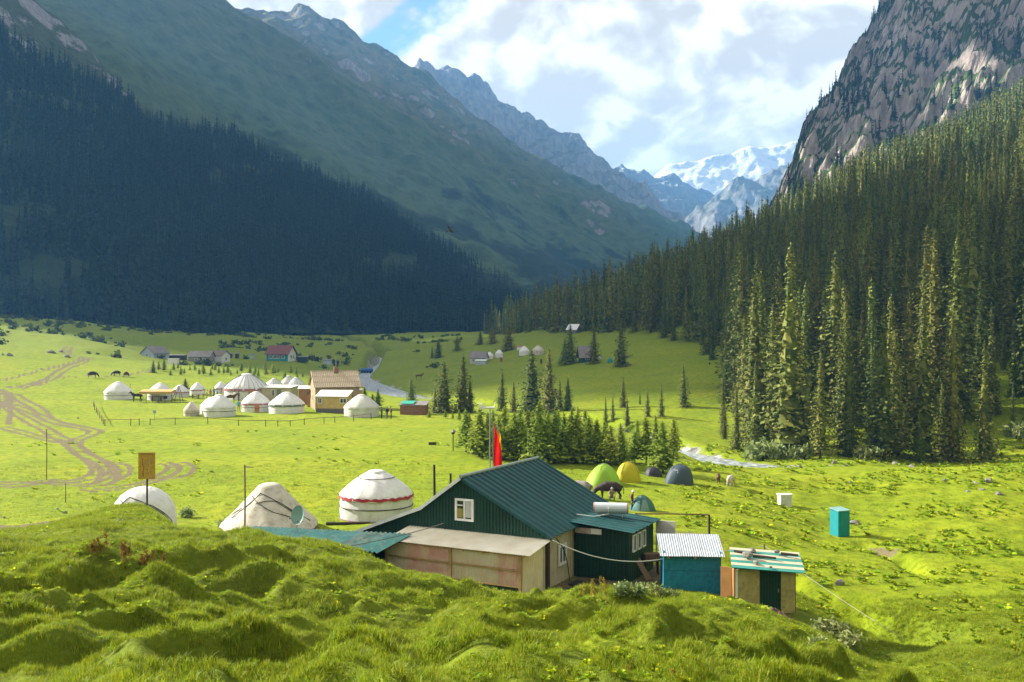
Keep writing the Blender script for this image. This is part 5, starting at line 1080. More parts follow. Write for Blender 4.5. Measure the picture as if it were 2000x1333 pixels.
# flags and wind turbine behind the house
def flag(px, Y, top, f0, f1, wpx, m, name, lab):
    p = onY(px, Y); z1 = at(px, top, Y).z - p.z; fo = thing(name, lab, 'flag', p); mb = MB(); mb.tube([(0, 0, -.2), (0, 0, z1)], 0.03, 6); mb.build('pole', STEEL, fo)
    za, zb_ = at(px, f0, Y).z - p.z, at(px, f1, Y).z - p.z; W_ = wpx / FPX * Y; V = []; F = []; n, k = 18, 9
    for i in range(n):
        f = i / (n - 1)
        for j in range(k):
            u = j / (k - 1); w_ = W_ * (0.15 + 0.85 * min(1, f * 1.6)); V.append((0.03 + u * w_ + 0.04 * math.sin(f * 7), 0.10 * math.sin(u * 7 + f * 4) * u, za + (zb_ - za) * f - 0.25 * u * (1 - f)))
    for i in range(n - 1):
        for j in range(k - 1): F.append((i * k + j, i * k + j + 1, (i + 1) * k + j + 1, (i + 1) * k + j))
    mb = MB(); mb.add(V, F); mb.build('cloth', m, fo, smooth=True)
flag(963, 56, 822, 826, 913, 17, REDC, 'red_flag', 'long red flag hanging from a pole behind the house roof')
flag(972, 57.5, 830, 833, 880, 7, YELC, 'yellow_flag', 'narrow yellow flag just behind the red flag')
p = onY(957, 60); wt = thing('wind_turbine', 'small white wind turbine on a mast above the young spruces', 'wind turbine', p); zt = at(957, 797, 60).z - p.z
mb = MB(); mb.tube([(0, 0, -.2), (0, 0, zt)], 0.04, 7); mb.build('mast', STEEL, wt)
mb = MB(); mb.tube([(-0.35, 0, zt), (0.25, 0, zt)], [0.05, 0.08], 8); mb.build('nacelle', WPAINT, wt); mb = MB(); mb.box((-0.45, 0, zt + .02), (0.3, 0.02, 0.22)); mb.build('tail_fin', WPAINT, wt)
for i in range(3):
    a = 2.1 * i + 0.5; d = Vector((0.1, math.cos(a), math.sin(a))) * 0.62; mb = MB(); mb.beam((0.25, 0, zt), Vector((0.25, 0, zt)) + d, 0.07, 0.015, up=(1, 0, 0)); mb.build('blade', WPAINT, wt)
# bird house on a pole, log on the meadow
p = hit(885, 882, 60); s_ = p.y / FPX; bh = thing('bird_house', 'little roofed bird house on a pole in the meadow', 'bird house', p)
mb = MB(); mb.tube([(0, 0, -.1), (0, 0, 33 * s_)], 0.06, 6); mb.build('pole', DWOOD, bh); mb = MB(); mb.box((0, 0, 35 * s_), (6 * s_, 6 * s_, 4 * s_)); mb.build('box', DWOOD, bh); mb = MB(); mb.lathe([(6.5 * s_, 37 * s_), (0.01, 43 * s_)], 4); mb.build('roof', GREYROOF, bh)
p = hit(845, 870, 60); mb = MB(); mb.tube([(-0.45, 0, .14), (0.4, 0.1, .15)], [.17, .15], 9); tag(mb.build('log', DWOOD, None, p), 'short dark log lying alone in the meadow', 'log')
p = at(920, 1033, 66); p = onY(640, 64); mb = MB(); mb.tube([(-.1, 0, .1), (1.4, .1, .1), (2.7, .25, .1)], [.1, .09, .08], 8); tag(mb.build('log', DWOOD, None, p), 'long brown log lying between the conical yurt and the house', 'log')
# ------------------------------------------------------------------ yurts
def yurt(loc, Rr, H_, label, hw=None, canvas=WHITE, band=None, scallop=False, door=None, doora=-1.4, ropes=1, seams=0, group=None, rz=0, name='yurt', n=44, cone=False):
    hw = hw or H_ * 0.42; h = H_ - hw; o = thing(name, label, 'yurt', loc, rz, group); ph = random.uniform(0, 6)
    fold = lambda amp, k: (lambda r, z, t: (r * (1 + amp * math.sin(k * t + ph) + amp * 0.7 * math.sin((k * 2.3) // 1 * t + z * 3)), z + (0.02 * math.sin(5 * t + ph) if z > 0.05 else 0)))
    if cone:
        mb = MB(); mb.lathe([(Rr * 1.0, -0.15), (Rr * 1.0, 0.18)], n); mb.build('straw_base', mat('straw_matting', (0.25, 0.15, 0.08), 0.95, 0.4, 8), o)
        fn = lambda r, z, t: (r * (1 + 0.018 * math.sin(7 * t + ph) + 0.012 * math.sin(17 * t + z * 2)), z + 0.03 * math.sin(6 * t))
        pr = [(1.01, .06), (.97, .13), (.86, .24), (.72, .38), (.56, .56), (.42, .72), (.31, .85), (.26, .91)]
        if cone == 2: pr = [(1.01, .06), (1.0, .25), (.97, .45), (.88, .62), (.72, .78), (.52, .89), (.34, .95), (.26, .965)]
        mb = MB(); mb.lathe([(Rr * a, H_ * b_) for a, b_ in pr], n, fn); mb.build('roof', canvas, o, smooth=True)
        mb = MB(); mb.lathe([(.275 * Rr, (.895 if cone != 2 else .955) * H_), (.24 * Rr, (.945 if cone != 2 else .972) * H_), (.15 * Rr, .985 * H_), (.05 * Rr, H_), (.001, H_)], n, None); mb.build('crown_cover', canvas, o, smooth=True)
        rr = lambda z: Rr * np.interp(z / H_, [b_ for a, b_ in pr], [a for a, b_ in pr]) + 0.035
        for (a0, z0, a1, z1) in ((-2.6, .30, -1.9, .82), (-1.9, .82, -0.9, .62), (-0.9, .62, -0.2, .2), (-2.4, .75, -1.2, .45), (-1.2, .45, -0.5, .22), (-1.9, .62, -1.1, .66), (-1.1, .66, -0.4, .3), (-3.0, .2, -2.5, .5)):
            P_ = []
            for i in range(11):
                f = i / 10; a = a0 + (a1 - a0) * f; z = (z0 + (z1 - z0) * f + .03 * math.sin(f * 3.14)) * H_; P_.append((rr(z) * math.cos(a), rr(z) * math.sin(a), z))
            mb = MB(); mb.tube(P_, 0.028, 5); mb.build('rope', ROPE, o)
        return o
    mb = MB(); mb.lathe([(Rr * 1.01, -0.3), (Rr * 1.015, hw * .3), (Rr * 1.02, hw * .62), (Rr, hw + .02)], n, fold(0.013, 9)); mb.build('wall', canvas, o, smooth=True)
    pr = [(1.035, hw - .05 * H_), (1.03, hw + .01 * h), (.97, hw + .13 * h), (.80, hw + .37 * h), (.60, hw + .59 * h), (.42, hw + .77 * h), (.28, hw + .885 * h), (.22, hw + .92 * h)]
    mb = MB(); mb.lathe([(Rr * a, b_) for a, b_ in pr], n, fold(0.016, 11)); mb.build('roof', canvas, o, smooth=True)
    mb = MB(); mb.lathe([(.26 * Rr, hw + .90 * h), (.25 * Rr, hw + .935 * h), (.17 * Rr, hw + .98 * h), (.06 * Rr, H_), (.001, H_ + .01)], 20); mb.build('crown_cover', canvas, o, smooth=True)
    if band:
        if scallop:
            V = []; F = []; m_ = 96
            for k in range(m_):
                t = 6.2832 * k / m_; u = abs(math.sin(t * 7)); V += [(1.055 * Rr * math.cos(t), 1.055 * Rr * math.sin(t), hw - .06 * H_ + .03 * H_ * u * (1 if k % 2 else .9)), (1.05 * Rr * math.cos(t), 1.05 * Rr * math.sin(t), hw - .005 * H_ + .03 * H_ * abs(math.sin(t * 14)))]
            for k in range(m_): F.append((2 * k, 2 * ((k + 1) % m_), 2 * ((k + 1) % m_) + 1, 2 * k + 1))
            mb = MB(); mb.add(V, F); mb.build('trim_band', band, o, smooth=True)
        else:
            mb = MB(); mb.lathe([(1.045 * Rr, hw - .09 * H_), (1.05 * Rr, hw - .0 * H_)], n); mb.build('trim_band', band, o, smooth=True)
    for i in range(ropes):
        z = hw * (.55 - .3 * i); mb = MB(); mb.tube([(1.035 * Rr * math.cos(t), 1.035 * Rr * math.sin(t), z) for t in np.linspace(0, 6.2832, n + 1)], 0.012 * H_, 4, False); mb.build('rope', ROPE, o)
    for i in range(seams):
        t = 6.2832 * i / seams; P_ = [((Rr * a + .02) * math.cos(t), (Rr * a + .02) * math.sin(t), b_ + .015) for a, b_ in pr[1:]]; mb = MB(); mb.tube(P_, 0.008 * H_, 4, False); mb.build('seam_cord', GREYB, o)
    if door:
        mb = MB(); a = doora; c = Vector((1.03 * Rr * math.cos(a), 1.03 * Rr * math.sin(a), hw * .44)); mb.box(c, (.10, .30 * Rr, hw * .86), a); dd = mb.build('door', door, o)
        mb = MB(); mb.box(c + Vector((math.cos(a), math.sin(a), 0)) * .05, (.05, .34 * Rr, .05 * H_), a); mb.build('door_lintel', WOOD, dd)
    return o
def yurt_px(px, wpx, top, base, label, y0=100, **k):
    p = hit(px, base, y0); s = p.y / FPX; return yurt(p, wpx * s / 2, (base - top) * s, label, **k), p, s
OR = mat('orange_door', (0.50, 0.20, 0.06), 0.8)
yA = yurt(onY(735, 67), 69 / FPX * 67, 93 / FPX * 67, 'white yurt with a red scalloped trim beside the green house', hw=1.55, band=REDB, scallop=True, ropes=1, n=60)
mb = MB(); mb.lathe([(1.03 * 2.39, .0), (1.03 * 2.39, .12)], 60); mb.build('hem', PINKB, yA)
P_ = [(0.98 * math.cos(t) * 1.25, 0.98 * math.sin(t) * 1.25, 2.72) for t in np.linspace(-3.4, 0.3, 30)]; mb = MB(); mb.tube(P_, .025, 5); mb.build('rope', ROPE, yA)
p = onY(527, 63); yurt(p, 92 / FPX * 63, at(0, 943, 63).z - p.z, 'beige conical felt yurt tied with crossing ropes', canvas=BEIGE, cone=True, n=64)
p = onY(281, 60); yurt(p, 60 / FPX * 60, at(0, 950, 60).z - p.z, 'white yurt half hidden behind the mound with the map sign', canvas=WHITE, cone=2, n=56)
CAMP = [(231, 51, 746, 780, 'leftmost white yurt of the far camp with a red flag in front', dict(ropes=1, n=36)),
        (313, 47, 748, 781, 'white yurt behind the yellow awning', dict(ropes=1, n=36)),
        (352, 33, 752, 775, 'small white yurt between the awning and the bushy spruce', dict(ropes=1, band=PINKB, n=30)),
        (386, 28, 748, 772, 'small white yurt right of the bushy spruce', dict(band=PINKB, ropes=0, n=30)),
        (432, 27, 746, 768, 'small white yurt behind the crowd left of the big yurt', dict(band=PINKB, ropes=0, n=30)),
        (482, 84, 730, 779, 'biggest white yurt of the camp with dark roof seams', dict(band=PINKB, ropes=0, seams=26, door=OR, doora=-1.1, n=56)),
        (535, 35, 739, 764, 'white yurt just right of the biggest one', dict(ropes=0, seams=18, n=36)),
        (563, 28, 734, 760, 'rear white yurt left of the plank house, half hidden', dict(ropes=0, seams=16, n=36)),
        (578, 32, 737, 762, 'white yurt with dark seams nearest the plank house', dict(ropes=0, seams=16, n=36)),
        (500, 55, 766, 804, 'white yurt with a pink patterned band and an orange door', dict(band=PINKB, ropes=1, door=OR, doora=-1.25, n=44)),
        (413, 42, 776, 807, 'white yurt almost hidden behind the plain draped one', dict(ropes=0, n=36)),
        (428, 62, 771, 812, 'plain white draped yurt with a dark rope near the fence', dict(ropes=1, n=48)),
        (560, 67, 766, 807, 'white yurt with a grey patterned band in front of the kiosk', dict(band=GREYB, ropes=0, n=48)),
        (706, 66, 771, 813, 'greyish white yurt at the right end of the camp fence', dict(ropes=0, seams=0, canvas=mat('grey_canvas', (0.60, 0.60, 0.54), 0.9, 0.12, 1.2, 0.4, 4), n=48)),
        (374, 29, 785, 813, 'small beige hut-like yurt left of the plain draped yurt', dict(canvas=BEIGE, ropes=1, n=30))]
for px, wpx, top, base, lab, kw in CAMP: yurt_px(px, wpx, top, base, lab, group='yurts of the far camp', hw=None, **kw)
for px, wpx, top, base, lab, kw in [(956, 16, 688, 702, 'small white yurt beside the house on the far slope', dict()), (975, 15, 684, 698, 'white yurt standing alone between the far slope house and spruce', dict()), (1024, 20, 677, 694, 'white yurt left of the beige one on the far slope', dict()), (1051, 23, 676, 693, 'beige yurt on the far slope meadow', dict(canvas=BEIGE))]:
    yurt_px(px, wpx, top, base, lab, 200, ropes=0, n=28, group='yurts on the far slope', **kw)

# ------------------------------------------------------------------ houses of the valley
def gable_house(loc, rz, L_, D_, eave, ridge, label, wallm, roofm, wins=(), name='house', gablem=None, chim=None, door=None, base=0.5, over=0.3, cat='house', rowsheets=0):
    o = thing(name, label, cat, loc, rz); hx, hy = L_ / 2, D_ / 2
    mb = MB(); mb.add([(-hx, -hy, -base), (hx, -hy, -base), (hx, -hy, eave), (-hx, -hy, eave)], [(0, 1, 2, 3)]); mb.add([(-hx, hy, -base), (hx, hy, -base), (hx, hy, eave), (-hx, hy, eave)], [(3, 2, 1, 0)]); mb.build('long_wall', wallm, o)
    for s_ in (-1, 1):
        mb = MB(); mb.add([(s_ * hx, -hy, -base), (s_ * hx, hy, -base), (s_ * hx, hy, eave), (s_ * hx, 0, ridge - .05), (s_ * hx, -hy, eave)], [(0, 1, 2, 3, 4)]); mb.build('gable_wall', gablem or wallm, o)
    sl = (ridge - eave) / hy
    for s_ in (-1, 1):
        ez = eave - over * sl
        if rowsheets:
            nr = rowsheets
            for j in range(3):
                f0, f1 = j / 3, (j + 1) / 3; y0, z0 = s_ * (hy + over) * (1 - f0), ez + (ridge - ez) * f0; y1, z1 = s_ * (hy + over) * (1 - f1), ez + (ridge - ez) * f1
                mb = MB(); pr = corr(nr, 0.05) if s_ < 0 else [(u, -h_) for u, h_ in corr(nr, 0.05)]
                mb.sheet((-hx - over, y0, z0 + .06 + .03 * (2 - j) * 0), (2 * (hx + over), 0, 0), (0, (y1 - y0) * 1.06, (z1 - z0) * 1.06), pr, 0.02 if s_ < 0 else -0.02); mb.build('roof_row', roofm, o, loc=(0, 0, .035 * j))
        else:
            y0, y1 = s_ * (hy + over), 0; mb = MB(); n = Vector((0, s_ * sl, 1)).normalized() * .10
            V = [Vector((-hx - over, y0, ez + .05)), Vector((hx + over, y0, ez + .05)), Vector((hx + over, y1, ridge + .05)), Vector((-hx - over, y1, ridge + .05))]; V += [v + n for v in V]
            mb.add(V, [(0, 1, 5, 4), (1, 2, 6, 5), (2, 3, 7, 6), (3, 0, 4, 7), (4, 5, 6, 7), (3, 2, 1, 0)]); mb.build('roof_slope', roofm, o)
    for (side, u, z, wd, ht) in wins:
        if side == 'f': window(o, (u, -hy - .012, z), wd, ht, 'y', -1, t_=.1)
        elif side == 'r': window(o, (hx + .012, u, z), wd, ht, 'x', 1, t_=.1)
        else: window(o, (-hx - .012, u, z), wd, ht, 'x', -1, t_=.1)
    if door: mb = MB(); mb.box((door[0], -hy - .03, door[1] / 2), (.9, .06, door[1])); mb.build('door', door[2], o)
    if chim:
        mb = MB(); mb.box((chim[0], chim[1], ridge + chim[2] / 2 - .4), (.7, .6, chim[2] + .8)); cc_ = mb.build('chimney', BRICK, o); mb = MB(); mb.tube([(chim[0], chim[1], ridge), (chim[0], chim[1], ridge + chim[2] + 1.6)], .07, 6); mb.build('flue_pipe', STEEL, cc_)
    return o
p = hit(643, 800, 120); s = p.y / FPX; q = p + Vector((0.3, 3.2, 0)); q.z = gz(q.x, q.y)
gable_house(q, R(19), 86 * s, 6.4, (800 - 754) * s, (800 - 727) * s, 'tall plank house with tan corrugated roof and a chimney in the camp', LOGW, TANROOF, [('f', 1.5, 1.6, .9, .9), ('l', 0, 1.8, .8, 1.0)], chim=(0.2, -0.3, 0.75), name='plank_house', rowsheets=26, over=.35)
p = hit(632, 795, 120); gable_house(p + Vector((-1.0, -0.6, 0)), R(70), 2.6, 2.2, 2.3, 3.0, 'small orange boarded porch hut against the plank house', ORANGEW, GREYROOF, name='porch_hut', cat='hut')
def lean_house(loc, rz, L_, D_, h0, h1, label, wallm, roofm, name, cat='shed', wins=(), door=None, base=.4, stripe=None, over=.2):
    o = thing(name, label, cat, loc, rz); hx, hy = L_ / 2, D_ / 2
    mb = MB(); mb.box((0, -hy, (h0 - base) / 2), (L_, .06, h0 + base)); mb.build('front_wall', wallm, o); mb = MB(); mb.box((0, hy, (h1 - base) / 2), (L_, .06, h1 + base)); mb.build('back_wall', wallm, o)
    for s_ in (-1, 1): mb = MB(); x = s_ * (hx - .03); mb.add([(x, -hy + .03, -base), (x, hy - .03, -base), (x, hy - .03, h1), (x, -hy + .03, h0)], [(0, 1, 2, 3)]); mb.build('side_wall', wallm, o)
    mb = MB(); dz = (h1 - h0) / D_ * over; V = [Vector((-hx - over, -hy - over, h0 - dz)), Vector((hx + over, -hy - over, h0 - dz)), Vector((hx + over, hy + over, h1 + dz)), Vector((-hx - over, hy + over, h1 + dz))]; V += [v + Vector((0, 0, .10)) for v in V]
    mb.add(V, [(0, 1, 5, 4), (1, 2, 6, 5), (2, 3, 7, 6), (3, 0, 4, 7), (4, 5, 6, 7), (3, 2, 1, 0)]); mb.build('roof', roofm, o)
    for (side, u, z, wd, ht) in wins: window(o, (u, -hy - .045, z), wd, ht, 'y', -1, t_=.08)
    if door: mb = MB(); mb.box((door[0], -hy - .05, door[1] / 2), (.8, .06, door[1])); mb.build('door', door[2], o)
    if stripe: mb = MB(); mb.box((0, -hy - .05, stripe[0] / 2 - base / 2), (L_ + .05, .05, stripe[0] + base)); mb.build('plinth', stripe[1], o)
    return o
p = hit(652, 808, 110); s = p.y / FPX
lean_house(p + Vector((-.2, 1.5, 0)), R(-8), 62 * s, 2.6, 33 * s, 42 * s, 'yellow boarded lean-to extension in front of the plank house', mat('yellow_boards', (0.50, 0.36, 0.12), .8, .2, 1.5), WPAINT, 'yellow_extension', wins=(('f', -1.9, 2.0, .7, .9), ('f', 1.9, 2.0, 1.1, .8)), stripe=(.75, mat('grey_plinth', (0.13, .12, .11), .9)))
p = hit(588, 790, 120); s = p.y / FPX; lean_house(p + Vector((.6, 1, 0)), R(5), 24 * s, 2.2, 30 * s, 34 * s, 'orange brick shed left of the plank house', mat('orange_brick', (.32, .16, .08), .9, .3, 3), WPAINT, 'brick_shed')
p = hit(543, 782, 120); s = p.y / FPX; lean_house(p + Vector((0, 1.5, 0)), R(-12), 62 * s, 3.2, 24 * s, 27 * s, 'cream kiosk with a flat white roof among the yurts', CREAM, WPAINT, 'kiosk', 'kiosk', wins=(('f', -.6, 1.3, .7, 1.2),), door=(.6, 2.0, GREYB))
p = hit(698, 775, 150); s = p.y / FPX; lean_house(p, R(0), 18 * s, 2, 12 * s, 14 * s, 'small wooden shed right of the plank house', PINE, GREYROOF, 'wooden_shed')
p = hit(808, 811, 110); s = p.y / FPX; bhut = lean_house(p + Vector((0, 1, 0)), R(-6), 50 * s, 2.6, 19 * s, 24 * s, 'brick hut with a green roof sheet at the meadow edge', BRICK, GREYROOF, 'brick_hut', 'hut'); mb = MB(); mb.box((-.9, -.2, 24 * s), (2.0, 2.2, .05), M=Matrix.Rotation(R(9), 3, 'X')); mb.build('green_roof_sheet', mat('green_tarp', (.03, .34, .22), .6), bhut)
# far hamlet
p = hit(545, 706, 250); s = p.y / FPX; rh = gable_house(p + Vector((0, 3, 0)), R(-14), 46 * s, 34 * s, 15 * s, 30 * s, 'turquoise house with a brown red roof far up the valley', TEALP, REDROOF, [('f', -14 * s, 8 * s, 1.1, 1.2), ('f', -5 * s, 8 * s, 1.1, 1.2), ('f', 1 * s, 8 * s, 1.1, 1.2), ('f', 12 * s, 8 * s, 1.1, 1.2), ('r', -4 * s, 8 * s, 1.0, 1.2), ('r', 6 * s, 8 * s, 1.0, 1.2)], gablem=WPAINT, over=.5)
p = hit(577, 706, 250); s = p.y / FPX; lean_house(p + Vector((2, 2, 0)), 0, 18 * s, 3, 8 * s, 9 * s, 'small dark green shed right of the turquoise house', DGREEN, GREYROOF, 'green_shed')
p = hit(296, 699, 220); s = p.y / FPX; gable_house(p + Vector((0, 3, 0)), R(62), 40 * s, 34 * s, 8 * s, 21 * s, 'pale blue gabled house with a dark roof above the meadow', PALEBLUE, GREYROOF, [('l', 0, 5 * s, .9, 1.0)], name='farm_house')
p = hit(338, 703, 220); s = p.y / FPX; lean_house(p + Vector((0, 2, 0)), 0, 40 * s, 3, 8 * s, 9 * s, 'long dark shed between the pale blue house and the farm', DWOOD, GREYROOF, 'dark_shed')
p = hit(388, 708, 220); s = p.y / FPX; gable_house(p + Vector((0, 3, 0)), R(-6), 44 * s, 26 * s, 11 * s, 21 * s, 'grey roofed farm building with a brown gable', mat('grey_wall', (.30, .28, .26), .9, .2, 1), GREYROOF, [('f', -1, 5 * s, .9, .9), ('f', 1.6, 5 * s, .9, .9)], name='farm_house')
p = hit(420, 709, 220); s = p.y / FPX; gable_house(p + Vector((0, 4, 0)), R(-24), 36 * s, 24 * s, 14 * s, 23 * s, 'white walled farm building with a brown roof beside a dark spruce', WPAINT, mat('brown_roof', (.17, .13, .10), .8), [('r', 0, 7 * s, .9, 1.0)], name='farm_house')
p = hit(339, 712, 220); s = p.y / FPX; mb = MB(); mb.box((0, 0, .6), (19 * s, 1.2, 1.8)); mb.box((0, 0, 1.56), (20.5 * s, 1.5, .14)); tag(mb.build('white_shed', WPAINT, None, p), 'low white shed in front of the long dark shed', 'shed')
for px, base, m_, lab in ((450, 700, DWOOD, 'left one of two brown outhouses on the far meadow'), (463, 700, DWOOD, 'right one of two brown outhouses on the far meadow'), (493, 702, PALEBLUE, 'grey blue outhouse left of the turquoise house')):
    p = hit(px, base, 250); s = p.y / FPX; lean_house(p, 0, 6 * s, 6 * s, 8.5 * s, 9.5 * s, lab, m_, GREYROOF, 'outhouse', 'outhouse')
p = hit(706, 729, 220); s = p.y / FPX; ct = thing('blue_container', 'blue tank wagon standing on the far stream bank', 'wagon', p, R(-5)); mb = MB(); mb.tube([(0, 0, 7 * s * .75), (22 * s, 0, 7 * s * .75)], 4.2 * s, 14); mb.build('tank', mat('deep_blue', (.015, .10, .30), .5), ct)
mb = MB(); mb.box((-13 * s, 0, 3.6 * s), (20 * s, 1.6, 6 * s)); mb.build('cabin', mat('dark_grey_wall', (.08, .08, .09), .8), ct)
for i in range(4): mb = MB(); mb.tube([((2 + 5.5 * i) * s, -.8, .35), ((2 + 5.5 * i) * s, -.6, .35)], .4, 10); mb.build('wheel', DARK, ct)
for i in range(3): window(ct, ((-19 + 6 * i) * s, -.82, 4.2 * s), .7, .9, 'y', -1, mull=False)
p = hit(640, 712, 230); s = p.y / FPX; lean_house(p, 0, 15 * s, 2.5, 8 * s, 9 * s, 'small pale shed beyond the plank house roof', PALEBLUE, GREYROOF, 'pale_shed')
# right slope buildings
p = hit(935, 711, 200); s = p.y / FPX; gable_house(p + Vector((0, 3, 0)), R(-18), 30 * s, 22 * s, 12 * s, 23 * s, 'grey roofed white house on the far slope meadow', mat('offwhite_wall', (.5, .5, .48), .9), GREYROOF, [('f', -1.2, 6 * s, .9, 1.0), ('f', 1.0, 6 * s, .9, 1.0), ('r', 0, 6 * s, .9, 1.0)], name='slope_house')
p = hit(940, 713, 200); s = p.y / FPX; lean_house(p, R(-8), 20 * s, 2.4, 8 * s, 9.5 * s, 'pale blue flat porch in front of the far slope house', PALEBLUE, WPAINT, 'porch')
p = hit(979, 707, 200); s = p.y / FPX; lean_house(p, 0, 5 * s, 5 * s, 7 * s, 8 * s, 'reddish outhouse below the far slope yurts', BRICK, GREYROOF, 'outhouse', 'outhouse')
p = hit(1017, 690, 200); s = p.y / FPX; lean_house(p + Vector((0, 6, 0)), 0, 14 * s, 3, 11 * s, 12 * s, 'white hut with a red roof edge behind the far slope yurt', WPAINT, mat('red_edge', (.4, .12, .12), .7), 'white_hut', 'hut')
p = hit(1146, 709, 200); s = p.y / FPX; gable_house(p + Vector((0, 3, 0)), R(8), 24 * s, 24 * s, 15 * s, 32 * s, 'dark wooden hut with a turquoise band under tall spruces', mat('dark_teal_wall', (.02, .12, .12), .8, .3, 2), GREYROOF, [('f', 0, 8 * s, 1.2, .9)], name='dark_hut', over=.7, cat='hut')
p = hit(1123, 652, 330); s = p.y / FPX; gable_house(p + Vector((0, 3, 0)), R(-40), 24 * s, 20 * s, 8 * s, 18 * s, 'house with a bright white roof high at the forest edge', GREYB, WPAINT, [('f', 0, 4 * s, .9, .9)], name='forest_house')

# ------------------------------------------------------------------ awning, swing, tables, sign post, fences of the camp
p = hit(312, 782, 120); s = p.y / FPX; p = onY(312 - 2, p.y - 3.2); aw = thing('awning', 'long yellow awning on thin posts before the yurt', 'awning', p)
V = []
mb = MB(); mb.box((-2.2 * s, 0, 19.5 * s), (62 * s, 2.2, .45), M=Matrix.Rotation(R(8), 3, 'X')); mb.build('canopy', mat('yellow_canopy', (.55, .36, .13), .8, .1, 1), aw)
for i in range(6): mb = MB(); x = (-32 + 60 / 5 * i) * s; mb.tube([(x, -1, -.2), (x, -1, 19 * s)], .045, 5); mb.build('post', DWOOD, aw)
mb = MB(); mb.beam((-32 * s, -1, 8 * s), (28 * s, -1, 8 * s), .05, .05); mb.build('rail', DWOOD, aw)
mb = MB(); mb.box((6 * s + 1, -1.1, 9 * s), (.7, .05, .5)); mb.build('menu_board', DARK, aw)
def table(px, base, wpx, lab, y0=120):
    p = hit(px, base, y0); s = p.y / FPX; o = thing('picnic_table', lab, 'table', p); mb = MB(); mb.box((0, 0, .75), (wpx * s, .8, .06)); mb.build('table_top', WOOD, o)
    for sx in (-.4, .4):
        mb = MB(); mb.box((sx * wpx * s, 0, .36), (.08, .6, .72)); mb.build('leg', WOOD, o)
    for sy in (-.8, .8):
        mb = MB(); mb.box((0, sy, .42), (wpx * s, .25, .05)); mb.build('bench', WOOD, o)
table(306, 784, 22, 'wooden table under the yellow awning'); table(382, 779, 14, 'brown picnic table left of the crowd'); table(242, 780, 20, 'low wooden bench before the leftmost camp yurt')
p = hit(350, 786, 120); s = p.y / FPX; swg = thing('swing_frame', 'wooden A-shaped swing frame in the yurt camp', 'swing', p)
for (x0, x1) in ((-13, -2), (5, -1)):
    for sy in (-.8, .8): mb = MB(); mb.tube([(x0 * s, sy, 0), (x1 * s, sy * .3, 30 * s)], .06, 6); mb.build('leg', WOOD, swg)
mb = MB(); mb.tube([(-1.5 * s, -.5, 30 * s), (-1.5 * s, .5, 30 * s)], .06, 6); mb.build('crossbar', WOOD, swg)
p = hit(302, 822, 110); s = p.y / FPX; sp = thing('sign_post', 'small white sign on a pole inside the camp fence', 'sign', p); mb = MB(); mb.tube([(0, 0, -.2), (0, 0, 19 * s)], .04, 6); mb.build('pole', STEEL, sp); mb = MB(); mb.box((0, -.05, 17 * s), (6.5 * s, .04, 6 * s)); mb.build('board', PALEBLUE, sp)
p = hit(235, 778, 120); s = p.y / FPX; fl = thing('camp_flag', 'small red flag on a pole at the leftmost camp yurt', 'flag', p); mb = MB(); mb.tube([(0, 0, -.2), (0, 0, 33 * s)], .04, 6); mb.build('pole', DWOOD, fl)
mb = MB(); V = [(-.02 - 5 * s * u, .1 * math.sin(5 * u + f * 3), (31 - 12 * f - 2 * u) * s) for f in np.linspace(0, 1, 6) for u in np.linspace(0, 1, 6)]; mb.add(V, [(i * 6 + j, i * 6 + j + 1, i * 6 + j + 7, i * 6 + j + 6) for i in range(5) for j in range(5)]); mb.build('cloth', REDC, fl)
mb = MB(); mb.box((-8 * s, -.1, 12 * s), (10 * s, .05, 12 * s)); tag(mb.build('info_board', mat('pale_green_board', (.5, .56, .5), .8), None, p + Vector((.2, -.6, 0))), 'pale green board in front of the leftmost camp yurt', 'board')
pole(254, 750, 185, 0.06, 'thin dark pole between the first two camp yurts', DWOOD)
def fence(pts, lab, hpx, nm='fence', rail=True, r=.055):
    P_ = [hit(x, y, 100) for x, y in pts]; o = thing(nm, lab, 'fence', P_[0]); T = []
    for q in P_:
        h_ = hpx / FPX * q.y * random.uniform(.9, 1.08); b_ = q - P_[0]; mb = MB(); mb.tube([b_ - Vector((0, 0, .3)), b_ + Vector((random.uniform(-.05, .05), 0, h_))], [r, r * .85], 6); mb.build('post', DWOOD, o); T.append(b_ + Vector((0, 0, h_ * .88)))
    if rail:
        for a, b_ in zip(T[:-1], T[1:]): mb = MB(); mb.beam(a, b_ , .05, .07); mb.build('rail', WOOD, o)
fence([(183, 795), (185, 802), (188, 807), (191, 812), (195, 818), (199, 824), (202, 829), (205, 833), (255, 832), (272, 831)], 'low post fence with its corner near the dirt track', 13)
fence([(293, 831), (342, 830), (406, 829), (466, 832), (519, 834), (543, 834), (567, 833), (594, 831), (633, 828), (654, 827), (691, 824), (725, 821)], 'long low post and rail fence in front of the yurt camp', 13)

